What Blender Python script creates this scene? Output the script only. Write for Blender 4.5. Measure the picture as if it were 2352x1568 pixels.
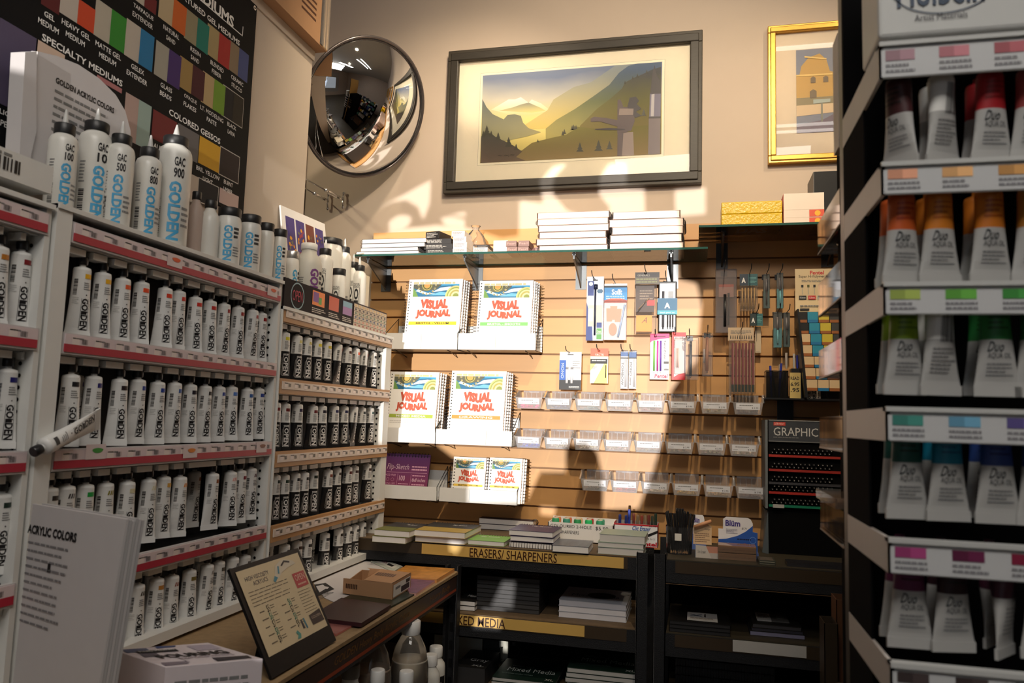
import bpy, bmesh, math, random
import numpy as np
from mathutils import Matrix, Vector
random.seed(7)
SC = bpy.context.scene
for o in list(bpy.data.objects): bpy.data.objects.remove(o)

# ------------------------------------------------------------------ camera
CX, CY, EYE = 1176.0, 784.0, 1.42
VL, VB = (1600.0, 975.0), (-6200.0, 738.0)          # vanishing points of the depth and width directions
FPX = math.sqrt(-((VL[0]-CX)*(VB[0]-CX)+(VL[1]-CY)*(VB[1]-CY)))
def _ray(px, py): return Vector((px-CX, -(py-CY), -FPX))
dY = _ray(*VL).normalized()
dX = -_ray(*VB); dX = (dX - dY*dX.dot(dY)).normalized()
dZ = dX.cross(dY)
RW = Matrix((dX, dY, dZ))
def P(px, py, X=None, Y=None, Z=None):
    d = RW @ _ray(px, py)
    t = X/d.x if X is not None else (Y/d.y if Y is not None else (Z-EYE)/d.z)
    return d*t + Vector((0, 0, EYE))
cam = bpy.data.cameras.new('camera'); camo = bpy.data.objects.new('camera', cam)
SC.collection.objects.link(camo); SC.camera = camo
camo.matrix_world = Matrix.Translation((0, 0, EYE)) @ RW.to_4x4()
cam.sensor_width = 36; cam.lens = FPX/2352*36; cam.clip_start = 0.02
cam.dof.use_dof = True; cam.dof.focus_distance = 3.0; cam.dof.aperture_fstop = 6.5

# ------------------------------------------------------------------ light
SC.view_settings.view_transform = 'Standard'; SC.view_settings.look = 'None'
SC.view_settings.gamma = 1; SC.view_settings.exposure = 0.0; SC.view_settings.use_curve_mapping = False
w = bpy.data.worlds.new('world'); SC.world = w; w.use_nodes = True
w.node_tree.nodes['Background'].inputs[0].default_value = (0.75, 0.85, 1.0, 1)
w.node_tree.nodes['Background'].inputs[1].default_value = 0.6
SUND = Vector((-0.075, 1.0, -0.035)).normalized()     # low sun through the shop window behind the viewer
def lamp(name, kind, loc, target, energy, color, **kw):
    l = bpy.data.lights.new(name, kind); o = bpy.data.objects.new(name, l); SC.collection.objects.link(o)
    o.location = loc; l.energy = energy; l.color = color
    o.rotation_euler = (Vector(target)-Vector(loc)).to_track_quat('-Z', 'Y').to_euler()
    for k, v in kw.items(): setattr(l, k, v)
    return o
lamp('sunlight', 'SUN', (0, -6, 2), Vector((0, -6, 2))+SUND, 3.8, (1.0, 0.94, 0.88), angle=math.radians(0.25))
lamp('overhead_fill', 'AREA', (0.1, -0.5, 3.6), (0.0, 0.9, 1.6), 52, (1.0, 0.93, 0.85), shape='RECTANGLE', size=1.6, size_y=0.9)  # added soft fill from above, no fixture modelled for it
lamp('fill_behind', 'AREA', (0.2, -2.9, 1.9), (-0.3, 3, 1.8), 3, (0.84, 0.92, 1.0), shape='RECTANGLE', size=2.6, size_y=1.4)  # added weak cool fill from behind the camera
lamp('track_spot_left', 'SPOT', (-0.6, 2.12, 3.5), (-1.15, 3.07, 2.0), 62, (1.0, 0.80, 0.56), spot_size=math.radians(80), spot_blend=0.9, shadow_soft_size=0.03)
lamp('track_spot_middle', 'SPOT', (0.2, 1.0, 3.5), (-0.45, 3.07, 2.2), 165, (1.0, 0.80, 0.55), spot_size=math.radians(72), spot_blend=0.9, shadow_soft_size=0.03)
lamp('partition_fill', 'SPOT', (-2.35, 1.75, 3.0), (-1.62, 3.07, 2.25), 26, (1.0, 0.86, 0.58), spot_size=math.radians(44), spot_blend=0.8, shadow_soft_size=0.02)  # added spot, lifts the wall below the mirror
lamp('track_spot_right', 'SPOT', (0.95, 1.9, 3.5), (0.40, 3.07, 2.2), 42, (1.0, 0.76, 0.46), spot_size=math.radians(70), spot_blend=0.9, shadow_soft_size=0.03)

# ------------------------------------------------------------------ materials
MATS = {}
def mat(name, col, rough=0.5, metal=0.0, noise=0.0, nscale=30.0, bump=0.0, emit=0.0, spec=0.5, stretch=None, coat=0.0):
    if name in MATS: return MATS[name]
    m = bpy.data.materials.new(name); m.use_nodes = True; nt = m.node_tree; b = nt.nodes['Principled BSDF']
    c = tuple(col)+(1,)
    b.inputs['Base Color'].default_value = c; b.inputs['Roughness'].default_value = rough
    b.inputs['Metallic'].default_value = metal; b.inputs['Specular IOR Level'].default_value = spec
    b.inputs['Coat Weight'].default_value = coat
    if emit: b.inputs['Emission Color'].default_value = c; b.inputs['Emission Strength'].default_value = emit
    tc = nt.nodes.new('ShaderNodeTexCoord'); mp = nt.nodes.new('ShaderNodeMapping'); n = nt.nodes.new('ShaderNodeTexNoise')
    nt.links.new(tc.outputs['Object'], mp.inputs[0]); nt.links.new(mp.outputs[0], n.inputs['Vector'])
    mp.inputs['Scale'].default_value = stretch or (1, 1, 1); n.inputs['Scale'].default_value = nscale
    n.inputs['Detail'].default_value = 3
    k = max(noise, 0.03)
    r = nt.nodes.new('ShaderNodeMix'); r.data_type = 'RGBA'
    r.inputs[6].default_value = tuple(max(0, x*(1-k)) for x in col)+(1,)
    r.inputs[7].default_value = tuple(min(1, x*(1+k)) for x in col)+(1,)
    nt.links.new(n.outputs[0], r.inputs[0]); nt.links.new(r.outputs[2], b.inputs['Base Color'])
    if bump:
        bp = nt.nodes.new('ShaderNodeBump'); bp.inputs['Strength'].default_value = bump; bp.inputs['Distance'].default_value = 0.002
        nt.links.new(n.outputs[0], bp.inputs['Height']); nt.links.new(bp.outputs[0], b.inputs['Normal'])
    MATS[name] = m; return m
def clear(name, tint, body=0.0, bodycol=(1, 1, 1), rough=0.03, ior=1.3):
    if name in MATS: return MATS[name]
    m = bpy.data.materials.new(name); m.use_nodes = True; nt = m.node_tree; nt.nodes.clear()
    out = nt.nodes.new('ShaderNodeOutputMaterial'); t = nt.nodes.new('ShaderNodeBsdfTransparent'); g = nt.nodes.new('ShaderNodeBsdfGlossy')
    d = nt.nodes.new('ShaderNodeBsdfDiffuse'); tr = nt.nodes.new('ShaderNodeBsdfTranslucent'); a = nt.nodes.new('ShaderNodeAddShader')
    fr = nt.nodes.new('ShaderNodeFresnel'); m1 = nt.nodes.new('ShaderNodeMixShader'); m2 = nt.nodes.new('ShaderNodeMixShader'); m3 = nt.nodes.new('ShaderNodeMixShader')
    t.inputs[0].default_value = tuple(tint)+(1,); g.inputs[0].default_value = (1, 1, 1, 1); g.inputs['Roughness'].default_value = rough
    d.inputs[0].default_value = tuple(bodycol)+(1,); tr.inputs[0].default_value = tuple(bodycol)+(1,)
    fr.inputs[0].default_value = ior; m1.inputs[0].default_value = body; m3.inputs[0].default_value = 0.35
    nt.links.new(d.outputs[0], m3.inputs[1]); nt.links.new(tr.outputs[0], m3.inputs[2])
    nt.links.new(t.outputs[0], m1.inputs[1]); nt.links.new(m3.outputs[0], m1.inputs[2])
    nt.links.new(fr.outputs[0], m2.inputs[0]); nt.links.new(m1.outputs[0], m2.inputs[1]); nt.links.new(g.outputs[0], m2.inputs[2])
    nt.links.new(m2.outputs[0], out.inputs[0]); nt.nodes.remove(a)
    MATS[name] = m; return m
def flat(r, g, b, rough=0.45):
    """plain printed colour from display values 0-255"""
    f = lambda v: (v/255/12.92) if v/255 <= 0.04045 else ((v/255+0.055)/1.055)**2.4
    return mat('ink_%d_%d_%d' % (r, g, b), (f(r), f(g), f(b)), rough)

# ------------------------------------------------------------------ mesh builder
GL = {}
def glyph(s, bold=0.0, shear=0.0, cuts=0, space=1.0):
    k = (s, bold, shear, cuts, space)
    if k in GL: return GL[k]
    cu = bpy.data.curves.new('lettering', 'FONT'); cu.body = s; cu.size = 1; cu.offset = bold; cu.shear = shear
    cu.resolution_u = 2; cu.space_character = space; cu.fill_mode = 'FRONT'
    ob = bpy.data.objects.new('lettering', cu); SC.collection.objects.link(ob)
    dg = bpy.context.evaluated_depsgraph_get(); me = bpy.data.meshes.new_from_object(ob.evaluated_get(dg))
    bm = bmesh.new(); bm.from_mesh(me); bpy.data.objects.remove(ob); bpy.data.curves.remove(cu)
    if len(bm.verts) == 0:
        bm.free(); GL[k] = (np.zeros((0, 2)), []); return GL[k]
    bmesh.ops.remove_doubles(bm, verts=bm.verts, dist=1e-5)
    ys = [v.co.y for v in bm.verts]; xs = [v.co.x for v in bm.verts]
    for i in range(1, cuts+1):
        y = min(ys)+(max(ys)-min(ys))*i/(cuts+1)
        bmesh.ops.bisect_plane(bm, geom=bm.verts[:]+bm.edges[:]+bm.faces[:], plane_co=(0, y, 0), plane_no=(0, 1, 0))
    bm.verts.index_update()
    V = np.array([(v.co.x, v.co.y) for v in bm.verts]); F = [[v.index for v in f.verts] for f in bm.faces]
    mn, mx = V.min(0), V.max(0); V = (V-mn)/np.maximum(mx-mn, 1e-6)
    bm.free(); bpy.data.meshes.remove(me); GL[k] = (V, F, (mx-mn)); return GL[k]

class MB:
    def __init__(s): s.v = []; s.f = []; s.mi = []; s.sm = []; s.m = []; s.T = None
    def idx(s, m):
        if m not in s.m: s.m.append(m)
        return s.m.index(m)
    def add(s, vs, fs, m, smooth=False, T=None):
        b = len(s.v); i = s.idx(m); T = T if T is not None else s.T
        for v in vs:
            v = Vector(v)
            s.v.append(tuple(T @ v) if T is not None else tuple(v))
        for f in fs: s.f.append([b+j for j in f]); s.mi.append(i); s.sm.append(smooth)
        return s
    def box(s, x0, x1, y0, y1, z0, z1, m, T=None):
        vs = [(x0, y0, z0), (x1, y0, z0), (x1, y1, z0), (x0, y1, z0), (x0, y0, z1), (x1, y0, z1), (x1, y1, z1), (x0, y1, z1)]
        return s.add(vs, [(0, 3, 2, 1), (4, 5, 6, 7), (0, 1, 5, 4), (1, 2, 6, 5), (2, 3, 7, 6), (3, 0, 4, 7)], m, T=T)
    def cbox(s, c, d, m, T=None):
        return s.box(c[0]-d[0]/2, c[0]+d[0]/2, c[1]-d[1]/2, c[1]+d[1]/2, c[2]-d[2]/2, c[2]+d[2]/2, m, T)
    def hexa(s, p, m, T=None):
        """8 corners: bottom 4 ccw, top 4 ccw"""
        return s.add(p, [(0, 3, 2, 1), (4, 5, 6, 7), (0, 1, 5, 4), (1, 2, 6, 5), (2, 3, 7, 6), (3, 0, 4, 7)], m, T=T)
    def prism(s, pts, y0, y1, m, T=None, smooth=False):
        """outline of (x,z) pushed from y0 to y1"""
        n = len(pts); vs = [(x, y0, z) for x, z in pts]+[(x, y1, z) for x, z in pts]
        s.add(vs, [list(range(n)), list(range(2*n-1, n-1, -1))], m, T=T)
        return s.add(vs, [(i, i+n, (i+1) % n+n, (i+1) % n) for i in range(n)], m, smooth, T=T)
    def lathe(s, prof, m, seg=16, T=None, smooth=True, cap=True):
        vs = []; n = len(prof)
        for r, z in prof:
            for k in range(seg): a = 2*math.pi*k/seg; vs.append((r*math.cos(a), r*math.sin(a), z))
        fs = [(i*seg+k, i*seg+(k+1) % seg, (i+1)*seg+(k+1) % seg, (i+1)*seg+k) for i in range(n-1) for k in range(seg)]
        s.add(vs, fs, m, smooth, T)
        if cap: s.add(vs, [list(range(seg-1, -1, -1)), [(n-1)*seg+k for k in range(seg)]], m, False, T)
        return s
    def tube(s, path, r, m, seg=6, T=None, closed=False):
        path = [Vector(p) for p in path]; n = len(path); vs = []
        for i, p in enumerate(path):
            if closed: t = path[(i+1) % n]-path[i-1]
            else: t = path[min(i+1, n-1)]-path[max(i-1, 0)]
            t.normalize(); up = Vector((0, 0, 1)) if abs(t.z) < 0.9 else Vector((0, 1, 0))
            a = t.cross(up).normalized(); b = a.cross(t)
            for k in range(seg):
                q = 2*math.pi*k/seg; vs.append(p+a*(r*math.cos(q))+b*(r*math.sin(q)))
        rng = range(n) if closed else range(n-1)
        fs = [(i*seg+k, i*seg+(k+1) % seg, ((i+1) % n)*seg+(k+1) % seg, ((i+1) % n)*seg+k) for i in rng for k in range(seg)]
        if not closed: fs += [list(range(seg-1, -1, -1)), [(n-1)*seg+k for k in range(seg)]]
        return s.add(vs, fs, m, True, T)
    def quad(s, x0, x1, z0, z1, y, m, T=None):
        return s.add([(x0, y, z0), (x1, y, z0), (x1, y, z1), (x0, y, z1)], [(0, 1, 2, 3)], m, T=T)
    def poly(s, pts, m, T=None):
        return s.add(pts, [list(range(len(pts)))], m, T=T)
    def text(s, t, x0, x1, z0, z1, y, m, T=None, bold=0.0, shear=0.0, rot=0, cuts=0, fn=None, space=1.0):
        """lettering fitted in the box x0..x1, z0..z1 on the plane y, facing -y. rot 90: reads downwards"""
        g = glyph(t, bold, shear, cuts, space)
        if len(g[1]) == 0: return s
        out = []
        for u, v in g[0]:
            if rot == 90: x, z = x0+(x1-x0)*v, z1-(z1-z0)*u
            else: x, z = x0+(x1-x0)*u, z0+(z1-z0)*v
            out.append(fn(x, z) if fn else (x, y, z))
        return s.add(out, g[1], m, T=T)
    def words(s, x0, x1, z0, z1, n, y, m, T=None, fill=0.45, fn=None, seed=1):
        """n rows of unreadably small print"""
        R = random.Random(seed); h = (z1-z0)/n
        for i in range(n):
            z = z1-h*(i+0.5); x = x0; e = x1-(x1-x0)*(R.random()*0.35)
            while x < e-1e-6:
                w = min((x1-x0)*R.uniform(0.06, 0.2), e-x); a, b, c, d = x, x+w*0.85, z-h*fill/2, z+h*fill/2
                q = [(a, c), (b, c), (b, d), (a, d)]
                s.add([fn(*k) if fn else (k[0], y, k[1]) for k in q], [(0, 1, 2, 3)], m, T=T); x += w
        return s
    def disc(s, cx, cz, r, y, m, n=16, T=None, rz=None, fn=None):
        rz = rz or r
        pts = [(cx+r*math.cos(2*math.pi*k/n), cz+rz*math.sin(2*math.pi*k/n)) for k in range(n)]
        return s.add([fn(*q) if fn else (q[0], y, q[1]) for q in pts], [list(range(n))], m, T=T)
    def ring(s, cx, cz, r0, r1, y, m, n=24, T=None):
        vs = []
        for k in range(n):
            a = 2*math.pi*k/n; vs += [(cx+r0*math.cos(a), y, cz+r0*math.sin(a)), (cx+r1*math.cos(a), y, cz+r1*math.sin(a))]
        return s.add(vs, [(2*k, 2*k+1, (2*k+3) % (2*n), (2*k+2) % (2*n)) for k in range(n)], m, T=T)
    def barcode(s, x0, x1, z0, z1, y, m, T=None, n=9, fn=None, horiz=False):
        R = random.Random(3)
        for i in range(n):
            if horiz:
                a = z0+(z1-z0)*i/n; b = a+(z1-z0)/n*R.uniform(.3, .8); q = [(x0, a), (x1, a), (x1, b), (x0, b)]
            else:
                a = x0+(x1-x0)*i/n; b = a+(x1-x0)/n*R.uniform(.3, .8); q = [(a, z0), (b, z0), (b, z1), (a, z1)]
            s.add([fn(*k) if fn else (k[0], y, k[1]) for k in q], [(0, 1, 2, 3)], m, T=T)
        return s
    def mesh(s, name, off=None):
        me = bpy.data.meshes.new(name); vs = s.v
        if off is not None: vs = [(a-off[0], b-off[1], c-off[2]) for a, b, c in vs]
        me.from_pydata(vs, [], s.f); 
        for m in s.m: me.materials.append(m)
        me.polygons.foreach_set('material_index', s.mi); me.polygons.foreach_set('use_smooth', s.sm); me.update()
        return me
    def build(s, name, parent=None, off=None, bevel=0):
        o = bpy.data.objects.new(name, s.mesh(name, off)); SC.collection.objects.link(o)
        if parent: o.parent = parent
        if bevel: bev(o, bevel)
        return o
def bev(o, w, seg=2):
    b = o.modifiers.new('bevel', 'BEVEL'); b.width = w; b.segments = seg; b.limit_method = 'ANGLE'; b.harden_normals = False
    return o
def inst(me, name, parent=None, loc=None, rz=None):
    o = bpy.data.objects.new(name, me); SC.collection.objects.link(o)
    if parent: o.parent = parent
    if loc is not None: o.location = loc
    if rz is not None: o.rotation_euler = (0, 0, rz)
    return o
ALL_LABELS = {}
def tag(o, label, cat, group=None):
    o['label'] = label; o['category'] = cat
    if group: o['group'] = group
    n = len(label.split())
    if n < 4 or n > 16: print('LABELLEN', n, label)
    if label in ALL_LABELS: print('LABELDUP', label)
    ALL_LABELS[label] = 1
    return o
def thing(name, label, cat, loc=(0, 0, 0), rot=(0, 0, 0), group=None):
    o = bpy.data.objects.new(name, None); SC.collection.objects.link(o); o.empty_display_size = 0.02
    o.location = loc; o.rotation_euler = rot
    return tag(o, label, cat, group)
def struct(o): o['kind'] = 'structure'; return o
def ordn(i): return ['first', 'second', 'third', 'fourth', 'fifth', 'sixth', 'seventh', 'eighth', 'ninth', 'tenth', 'eleventh', 'twelfth', 'thirteenth', 'fourteenth', 'fifteenth'][i]
def solo(mb, name, label, cat, group=None, bevel=0):
    """a thing that is one mesh, built in world coordinates; origin moved to its base centre"""
    xs = [v[0] for v in mb.v]; ys = [v[1] for v in mb.v]; zs = [v[2] for v in mb.v]
    c = ((min(xs)+max(xs))/2, (min(ys)+max(ys))/2, min(zs))
    o = mb.build(name, None, off=c); o.location = c
    if bevel: bev(o, bevel)
    return tag(o, label, cat, group)
def RX(a): return Matrix.Rotation(a, 4, 'X')
def RY(a): return Matrix.Rotation(a, 4, 'Y')
def RZ(a): return Matrix.Rotation(a, 4, 'Z')
def TR(x, y, z): return Matrix.Translation((x, y, z))
def rect(px0, py0, px1, py1, Y):
    """a photographed rectangle facing the viewer at depth Y -> x0,x1,z0,z1 in metres"""
    xm, ym = (px0+px1)/2, (py0+py1)/2
    return P(px0, ym, Y=Y).x, P(px1, ym, Y=Y).x, P(xm, py1, Y=Y).z, P(xm, py0, Y=Y).z
def lrect(px0, py0, px1, py1, X):
    """top-left and bottom-right pixel of a rectangle on a plane facing +X -> y0,y1,z0,z1"""
    a, b = P(px0, py0, X=X), P(px1, py1, X=X)
    return a.y, b.y, b.z, a.z

W255 = flat(236, 234, 230, 0.5)
paper = flat(232, 229, 224, 0.6); black = mat('soft_black', (.006, .006, .0066), .5, spec=.25); ink = flat(24, 22, 24, 0.5); grey = flat(120, 120, 120, 0.5)
plastic_white = mat('white_plastic', (0.80, 0.80, 0.78), 0.35); plastic_black = mat('black_plastic', (0.012, 0.012, 0.014), 0.35)
tube_white = mat('tube_white', (0.78, 0.78, 0.76), 0.35); tube_black = mat('tube_black', (0.012, 0.012, 0.013), 0.3)
rack_white = mat('white_powder_coat', (0.72, 0.72, 0.69), 0.45); chrome = mat('chrome', (0.85, 0.85, 0.87), 0.12, 1.0)
hammer = mat('hammered_black_steel', (0.014, 0.015, 0.018), 0.42, 0.0, 0.6, 420, 0.7, spec=.35)
pale_edge = mat('pale_steel_edge', (.20, .20, .21), .5, noise=.7, nscale=500)  # pale speckled line along the front edges of the posts
matte = mat('matte_black', (.004, .004, .0045), .95, spec=.05)
wire_black = mat('black_wire', (0.02, 0.02, 0.022), 0.35, 0.5)
YW = 3.07                                           # front face of the slatwall
# ------------------------------------------------------------------ room
wall_m = mat('cream_wall_paint', (0.575, 0.475, 0.39), 0.7, noise=0.05, nscale=6, bump=0.15)
part_m = mat('beige_partition_paint', (0.53, 0.45, 0.37), 0.7, noise=0.04, nscale=5, bump=0.15)
floor_m = mat('grey_brown_floor', (0.10, 0.085, 0.065), 0.35, noise=0.2, nscale=4)
ceil_m = mat('ceiling_paint', (0.55, 0.54, 0.50), 0.8)
slat_m = mat('maple_slatwall_laminate', (0.59, 0.32, 0.12), 0.42, noise=0.13, nscale=2.2, stretch=(1.0, 1, 10))
groove_m = mat('slatwall_groove', (0.27, 0.14, 0.055), 0.6)
YB = 3.09
ZC = 3.70
struct(MB().box(-3.2, 4.0, -3.4, YB, -0.05, 0, floor_m).build('floor'))
struct(MB().box(-3.2, 4.0, -3.4, YB, ZC, ZC+0.05, ceil_m).build('ceiling'))
struct(MB().box(-3.25, 4.05, YB, YB+0.12, 0, ZC, wall_m).build('wall_back'))
struct(MB().box(-3.25, -3.2, -3.4, YB, 0, ZC, wall_m).build('wall_left'))
struct(MB().box(4.0, 4.05, -3.4, YB, 0, ZC, wall_m).build('wall_right'))
struct(MB().box(-1.45, -1.33, 0.80, 2.372, 0, 2.68, part_m).box(-1.46, -1.325, 0.79, 2.378, 2.66, 2.695, part_m).build('wall_partition'))
struct(MB().box(-1.80, -1.74, 3.06, YB, 2.0, 2.66, mat('olive_door_trim', (0.12, 0.11, 0.06), 0.5)).build('trim_1'))
# shop window wall behind the viewer
wx0, wx1, wz0, wz1, WYF = -1.9, 2.3, 0.55, 3.3, -3.3
m = MB(); m.box(-3.2, wx0, WYF-0.1, WYF, 0, ZC, wall_m).box(wx1, 4.0, WYF-0.1, WYF, 0, ZC, wall_m)
m.box(wx0, wx1, WYF-0.1, WYF, 0, wz0, wall_m).box(wx0, wx1, WYF-0.1, WYF, wz1, ZC, wall_m); struct(m.build('wall_front'))
# unseen mask in the window opening; cut-outs shaped to throw the sun patches
cu = bpy.data.curves.new('sun_mask_curve', 'CURVE'); cu.dimensions = '2D'; cu.fill_mode = 'BOTH'
def spl(pts):
    s = cu.splines.new('POLY'); s.points.add(len(pts)-1); s.use_cyclic_u = True
    for p, q in zip(s.points, pts): p.co = (q[0], q[1], 0, 1)
spl([(wx0, wz0), (wx1, wz0), (wx1, wz1), (wx0, wz1)])
def lit(pts):
    out = []
    for a, b in pts:
        p = P(a, b, Y=3.06); q = p-SUND*((3.06-WYF)/SUND.y); out.append((q.x, q.z))
    spl(out)
main = [(800, 600), (800, 556), (860, 538), (930, 520), (1000, 512), (1072, 520), (1150, 545), (1190, 540), (1190, 470), (1192, 455), (1245, 462), (1240, 415), (1268, 380), (1300, 372),
        (1275, 400), (1268, 440), (1300, 478), (1350, 495), (1395, 505), (1400, 470), (1375, 440), (1380, 400), (1400, 372), (1436, 372), (1440, 425), (1480, 428), (1482, 500), (1545, 500), (1550, 520),
        (1560, 640), (1600, 650), (1612, 700), (1600, 830), (1560, 870), (1540, 900), (1524, 1000), (1500, 1080), (1466, 1168), (1384, 1170), (1386, 1100), (1372, 1040), (1350, 1015),
        (1300, 1022), (1298, 1085), (1240, 1085), (1210, 1150), (1090, 1150), (1092, 1060), (1040, 1050), (1000, 1020), (926, 1020), (926, 668), (800, 640)]
lit(main)
lit([(1551, 431), (1622, 425), (1622, 486), (1553, 492)])
lit([(862, 474), (985, 408), (983, 462), (968, 500), (955, 470), (930, 455), (900, 458)])
lit([(888, 505), (905, 492), (925, 488), (940, 494), (938, 508), (920, 524), (890, 532)])
lit([(1008, 496), (1030, 492), (1064, 500), (1064, 520), (1020, 516)])
lit([(1030, 489), (1064, 481), (1066, 492)])
lit([(1240, 1163), (1276, 1165), (1272, 1186), (1240, 1182)])
def litp(pts, Y):
    out = []
    for a, b in pts:
        p = P(a, b, Y=Y); q = p-SUND*((Y-WYF)/SUND.y); out.append((q.x, q.z))
    spl(out)
litp([(1032, 1244), (1062, 1247), (1050, 1270), (1034, 1266)], 2.63)
litp([(1150, 1340), (1178, 1342), (1172, 1402), (1122, 1400)], 2.66)
litp([(1100, 1407), (1150, 1411), (1148, 1446), (1086, 1442)], 2.63)
litp([(1056, 1447), (1068, 1447), (1084, 1490), (1056, 1484)], 2.93)
litp([(1152, 1452), (1158, 1452), (1168, 1496), (1154, 1494)], 2.94)
fo = bpy.data.objects.new('sun_mask_curve', cu); SC.collection.objects.link(fo)
me = bpy.data.meshes.new_from_object(fo.evaluated_get(bpy.context.evaluated_depsgraph_get())); bpy.data.objects.remove(fo)
me.materials.append(mat('sun_mask_sheet', (0.45, 0.43, 0.40), 0.8))
fo = bpy.data.objects.new('sun_mask_1', me); SC.collection.objects.link(fo); fo.rotation_euler = (math.pi/2, 0, 0); fo.location = (0, WYF, 0)
struct(fo)

# ------------------------------------------------------------------ slatwall
GZ = 1.8385
sx0, sx1 = P(855, 600, Y=YW).x, 1.9
ztop = P(1094, 528, Y=YW).z
m = MB(); m.box(sx0, sx1, YW+0.012, YB-0.001, 0.3, ztop, groove_m)
zs = [GZ+0.0762*k for k in range(-16, 6)]
zs = [z for z in zs if z < ztop-0.01]
lo = [0.3]+[z+0.0036 for z in zs]; hi = [z-0.0036 for z in zs]+[ztop]
for a, b in zip(lo, hi):
    m.prism([(sx0, a), (sx1, a), (sx1, b), (sx0, b)], YW, YW+0.0125, slat_m)
tag(m.build('slatwall_panel'), 'maple slatwall panel with dark horizontal grooves on the back wall', 'display wall')

# ------------------------------------------------------------------ watercolour in dark frame
def gradmat(name, stops, axis=2):
    m = bpy.data.materials.new(name); m.use_nodes = True; nt = m.node_tree; b = nt.nodes['Principled BSDF']; b.inputs['Roughness'].default_value = 0.7
    tc = nt.nodes.new('ShaderNodeTexCoord'); sp = nt.nodes.new('ShaderNodeSeparateXYZ'); cr = nt.nodes.new('ShaderNodeValToRGB'); n = nt.nodes.new('ShaderNodeTexNoise')
    n.inputs['Scale'].default_value = 5; ad = nt.nodes.new('ShaderNodeMath'); ad.operation = 'MULTIPLY_ADD'; ad.inputs[1].default_value = 0.12
    nt.links.new(tc.outputs['Generated'], sp.inputs[0]); nt.links.new(tc.outputs['Generated'], n.inputs['Vector'])
    nt.links.new(n.outputs[0], ad.inputs[0]); nt.links.new(sp.outputs[axis], ad.inputs[2]); nt.links.new(ad.outputs[0], cr.inputs[0])
    nt.links.new(cr.outputs[0], b.inputs['Base Color'])
    e = cr.color_ramp.elements
    f = lambda v: ((min(250, v*0.97)/255+0.055)/1.055)**2.4
    while len(e) < len(stops): e.new(0.5)
    for k, (p, c) in enumerate(stops): e[k].position = p+0.06; e[k].color = tuple(f(x) for x in c)+(1,)
    return m
c1 = lambda x, y: (650+x/2.8, y/2.8)
c2 = lambda x, y: (1200+x/2.8, y/2.8)
glass_pane = clear('picture_glass', (0.97, 0.98, 0.97), rough=0.01, ior=1.45)
def frame_ring(mb, x0, x1, z0, z1, wd, y0, y1, m, m2=None, lip=0.006):
    for a, b, c, d in ((x0, x1, z1-wd, z1), (x0, x1, z0, z0+wd), (x0, x0+wd, z0+wd, z1-wd), (x1-wd, x1, z0+wd, z1-wd)):
        mb.box(a, b, y0, y1, c, d, m)
    k = wd*0.3
    for a, b, c, d in ((x0+k, x1-k, z1-wd, z1-k), (x0+k, x1-k, z0+k, z0+wd), (x0+k, x0+wd, z0+wd, z1-wd), (x1-wd, x1-k, z0+wd, z1-wd)):
        mb.box(a, b, y0-lip, y0, c, d, m2 or m)
    return mb
x0, x1, z0, z1 = P(1024, 280, Y=3.06).x, P(1613, 244, Y=3.06).x, P(1320, 432, Y=3.06).z, P(1320, 93, Y=3.06).z
fr = thing('framed_painting', 'large dark wood framed mountain watercolour hanging above the glass shelf', 'picture', (0, YB, z0))
off = (0, YB, z0)
dw = mat('dark_weathered_wood', (0.042, 0.034, 0.024), 0.5, noise=0.4, nscale=30, stretch=(1, 1, 14), bump=0.4)
dw2 = mat('dark_weathered_wood_inner', (0.028, 0.023, 0.017), 0.5, noise=0.4, nscale=30, stretch=(1, 1, 14))
frame_ring(MB(), x0, x1, z0, z1, 0.048, 3.058, YB, dw, dw2).build('frame', fr, off, bevel=0.004)
MB().box(x0+.045, x1-.045, 3.078, 3.085, z0+.045, z1-.045, mat('mat_board', (0.84, 0.76, 0.63), 0.8)).build('mat_board', fr, off)
MB().quad(x0+.045, x1-.045, z0+.045, z1-.045, 3.068, glass_pane).build('glass', fr, off)
Ya = 3.0775
def pp(mb, pts, m, k): return mb.poly([tuple(P(a, b, Y=Ya))[:1]+(Ya-0.0003*k,)+tuple(P(a, b, Y=Ya))[2:] for a, b in pts], m)
A = MB()
ax0, ax1, az0, az1 = P(1106, 270, Y=Ya).x, P(1520, 250, Y=Ya).x, P(1312, 364, Y=Ya).z, P(1312, 158, Y=Ya).z
MB().quad(ax0-.0108, ax1+.0108, az0-.0108, az1+.0108, Ya, flat(95, 85, 70)).quad(ax0-.010, ax1+.010, az0-.010, az1+.010, Ya-.0002, flat(245, 236, 215)).build('border_line', fr, off)
sky = gradmat('painted_sky', [(0, (214, 196, 120)), (0.45, (236, 222, 150)), (0.7, (205, 200, 190)), (1, (128, 140, 170))])
MB().quad(ax0, ax1, az0, az1, Ya-.0004, sky).build('painted_sky', fr, off)
def ridge(name, pts, stops, k):
    mb = MB(); xs = []
    for a, b in pts:
        p = P(a, b, Y=Ya); xs.append((min(max(p.x, ax0), ax1), Ya-0.0004-0.0002*k, min(max(p.z, az0), az1)))
    mb.poly(xs, gradmat(name+'_wash', stops)); mb.build(name, fr, off)
ridge('painted_snow_peak', [c1(1340, 705), c1(1400, 670), c1(1450, 640), c1(1490, 640), c1(1530, 625), c1(1580, 660), c1(1600, 640), c1(1660, 665), c1(1720, 710), c1(1600, 740), c1(1450, 735)], [(0, (225, 215, 165)), (1, (240, 238, 232))], 1)
ridge('painted_peak', [c1(1390, 712), c1(1480, 690), c1(1530, 672), c1(1580, 660), c1(1650, 690), c1(1690, 712), c1(1600, 725)], [(0, (226, 214, 150)), (1, (150, 150, 140))], 2)
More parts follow.
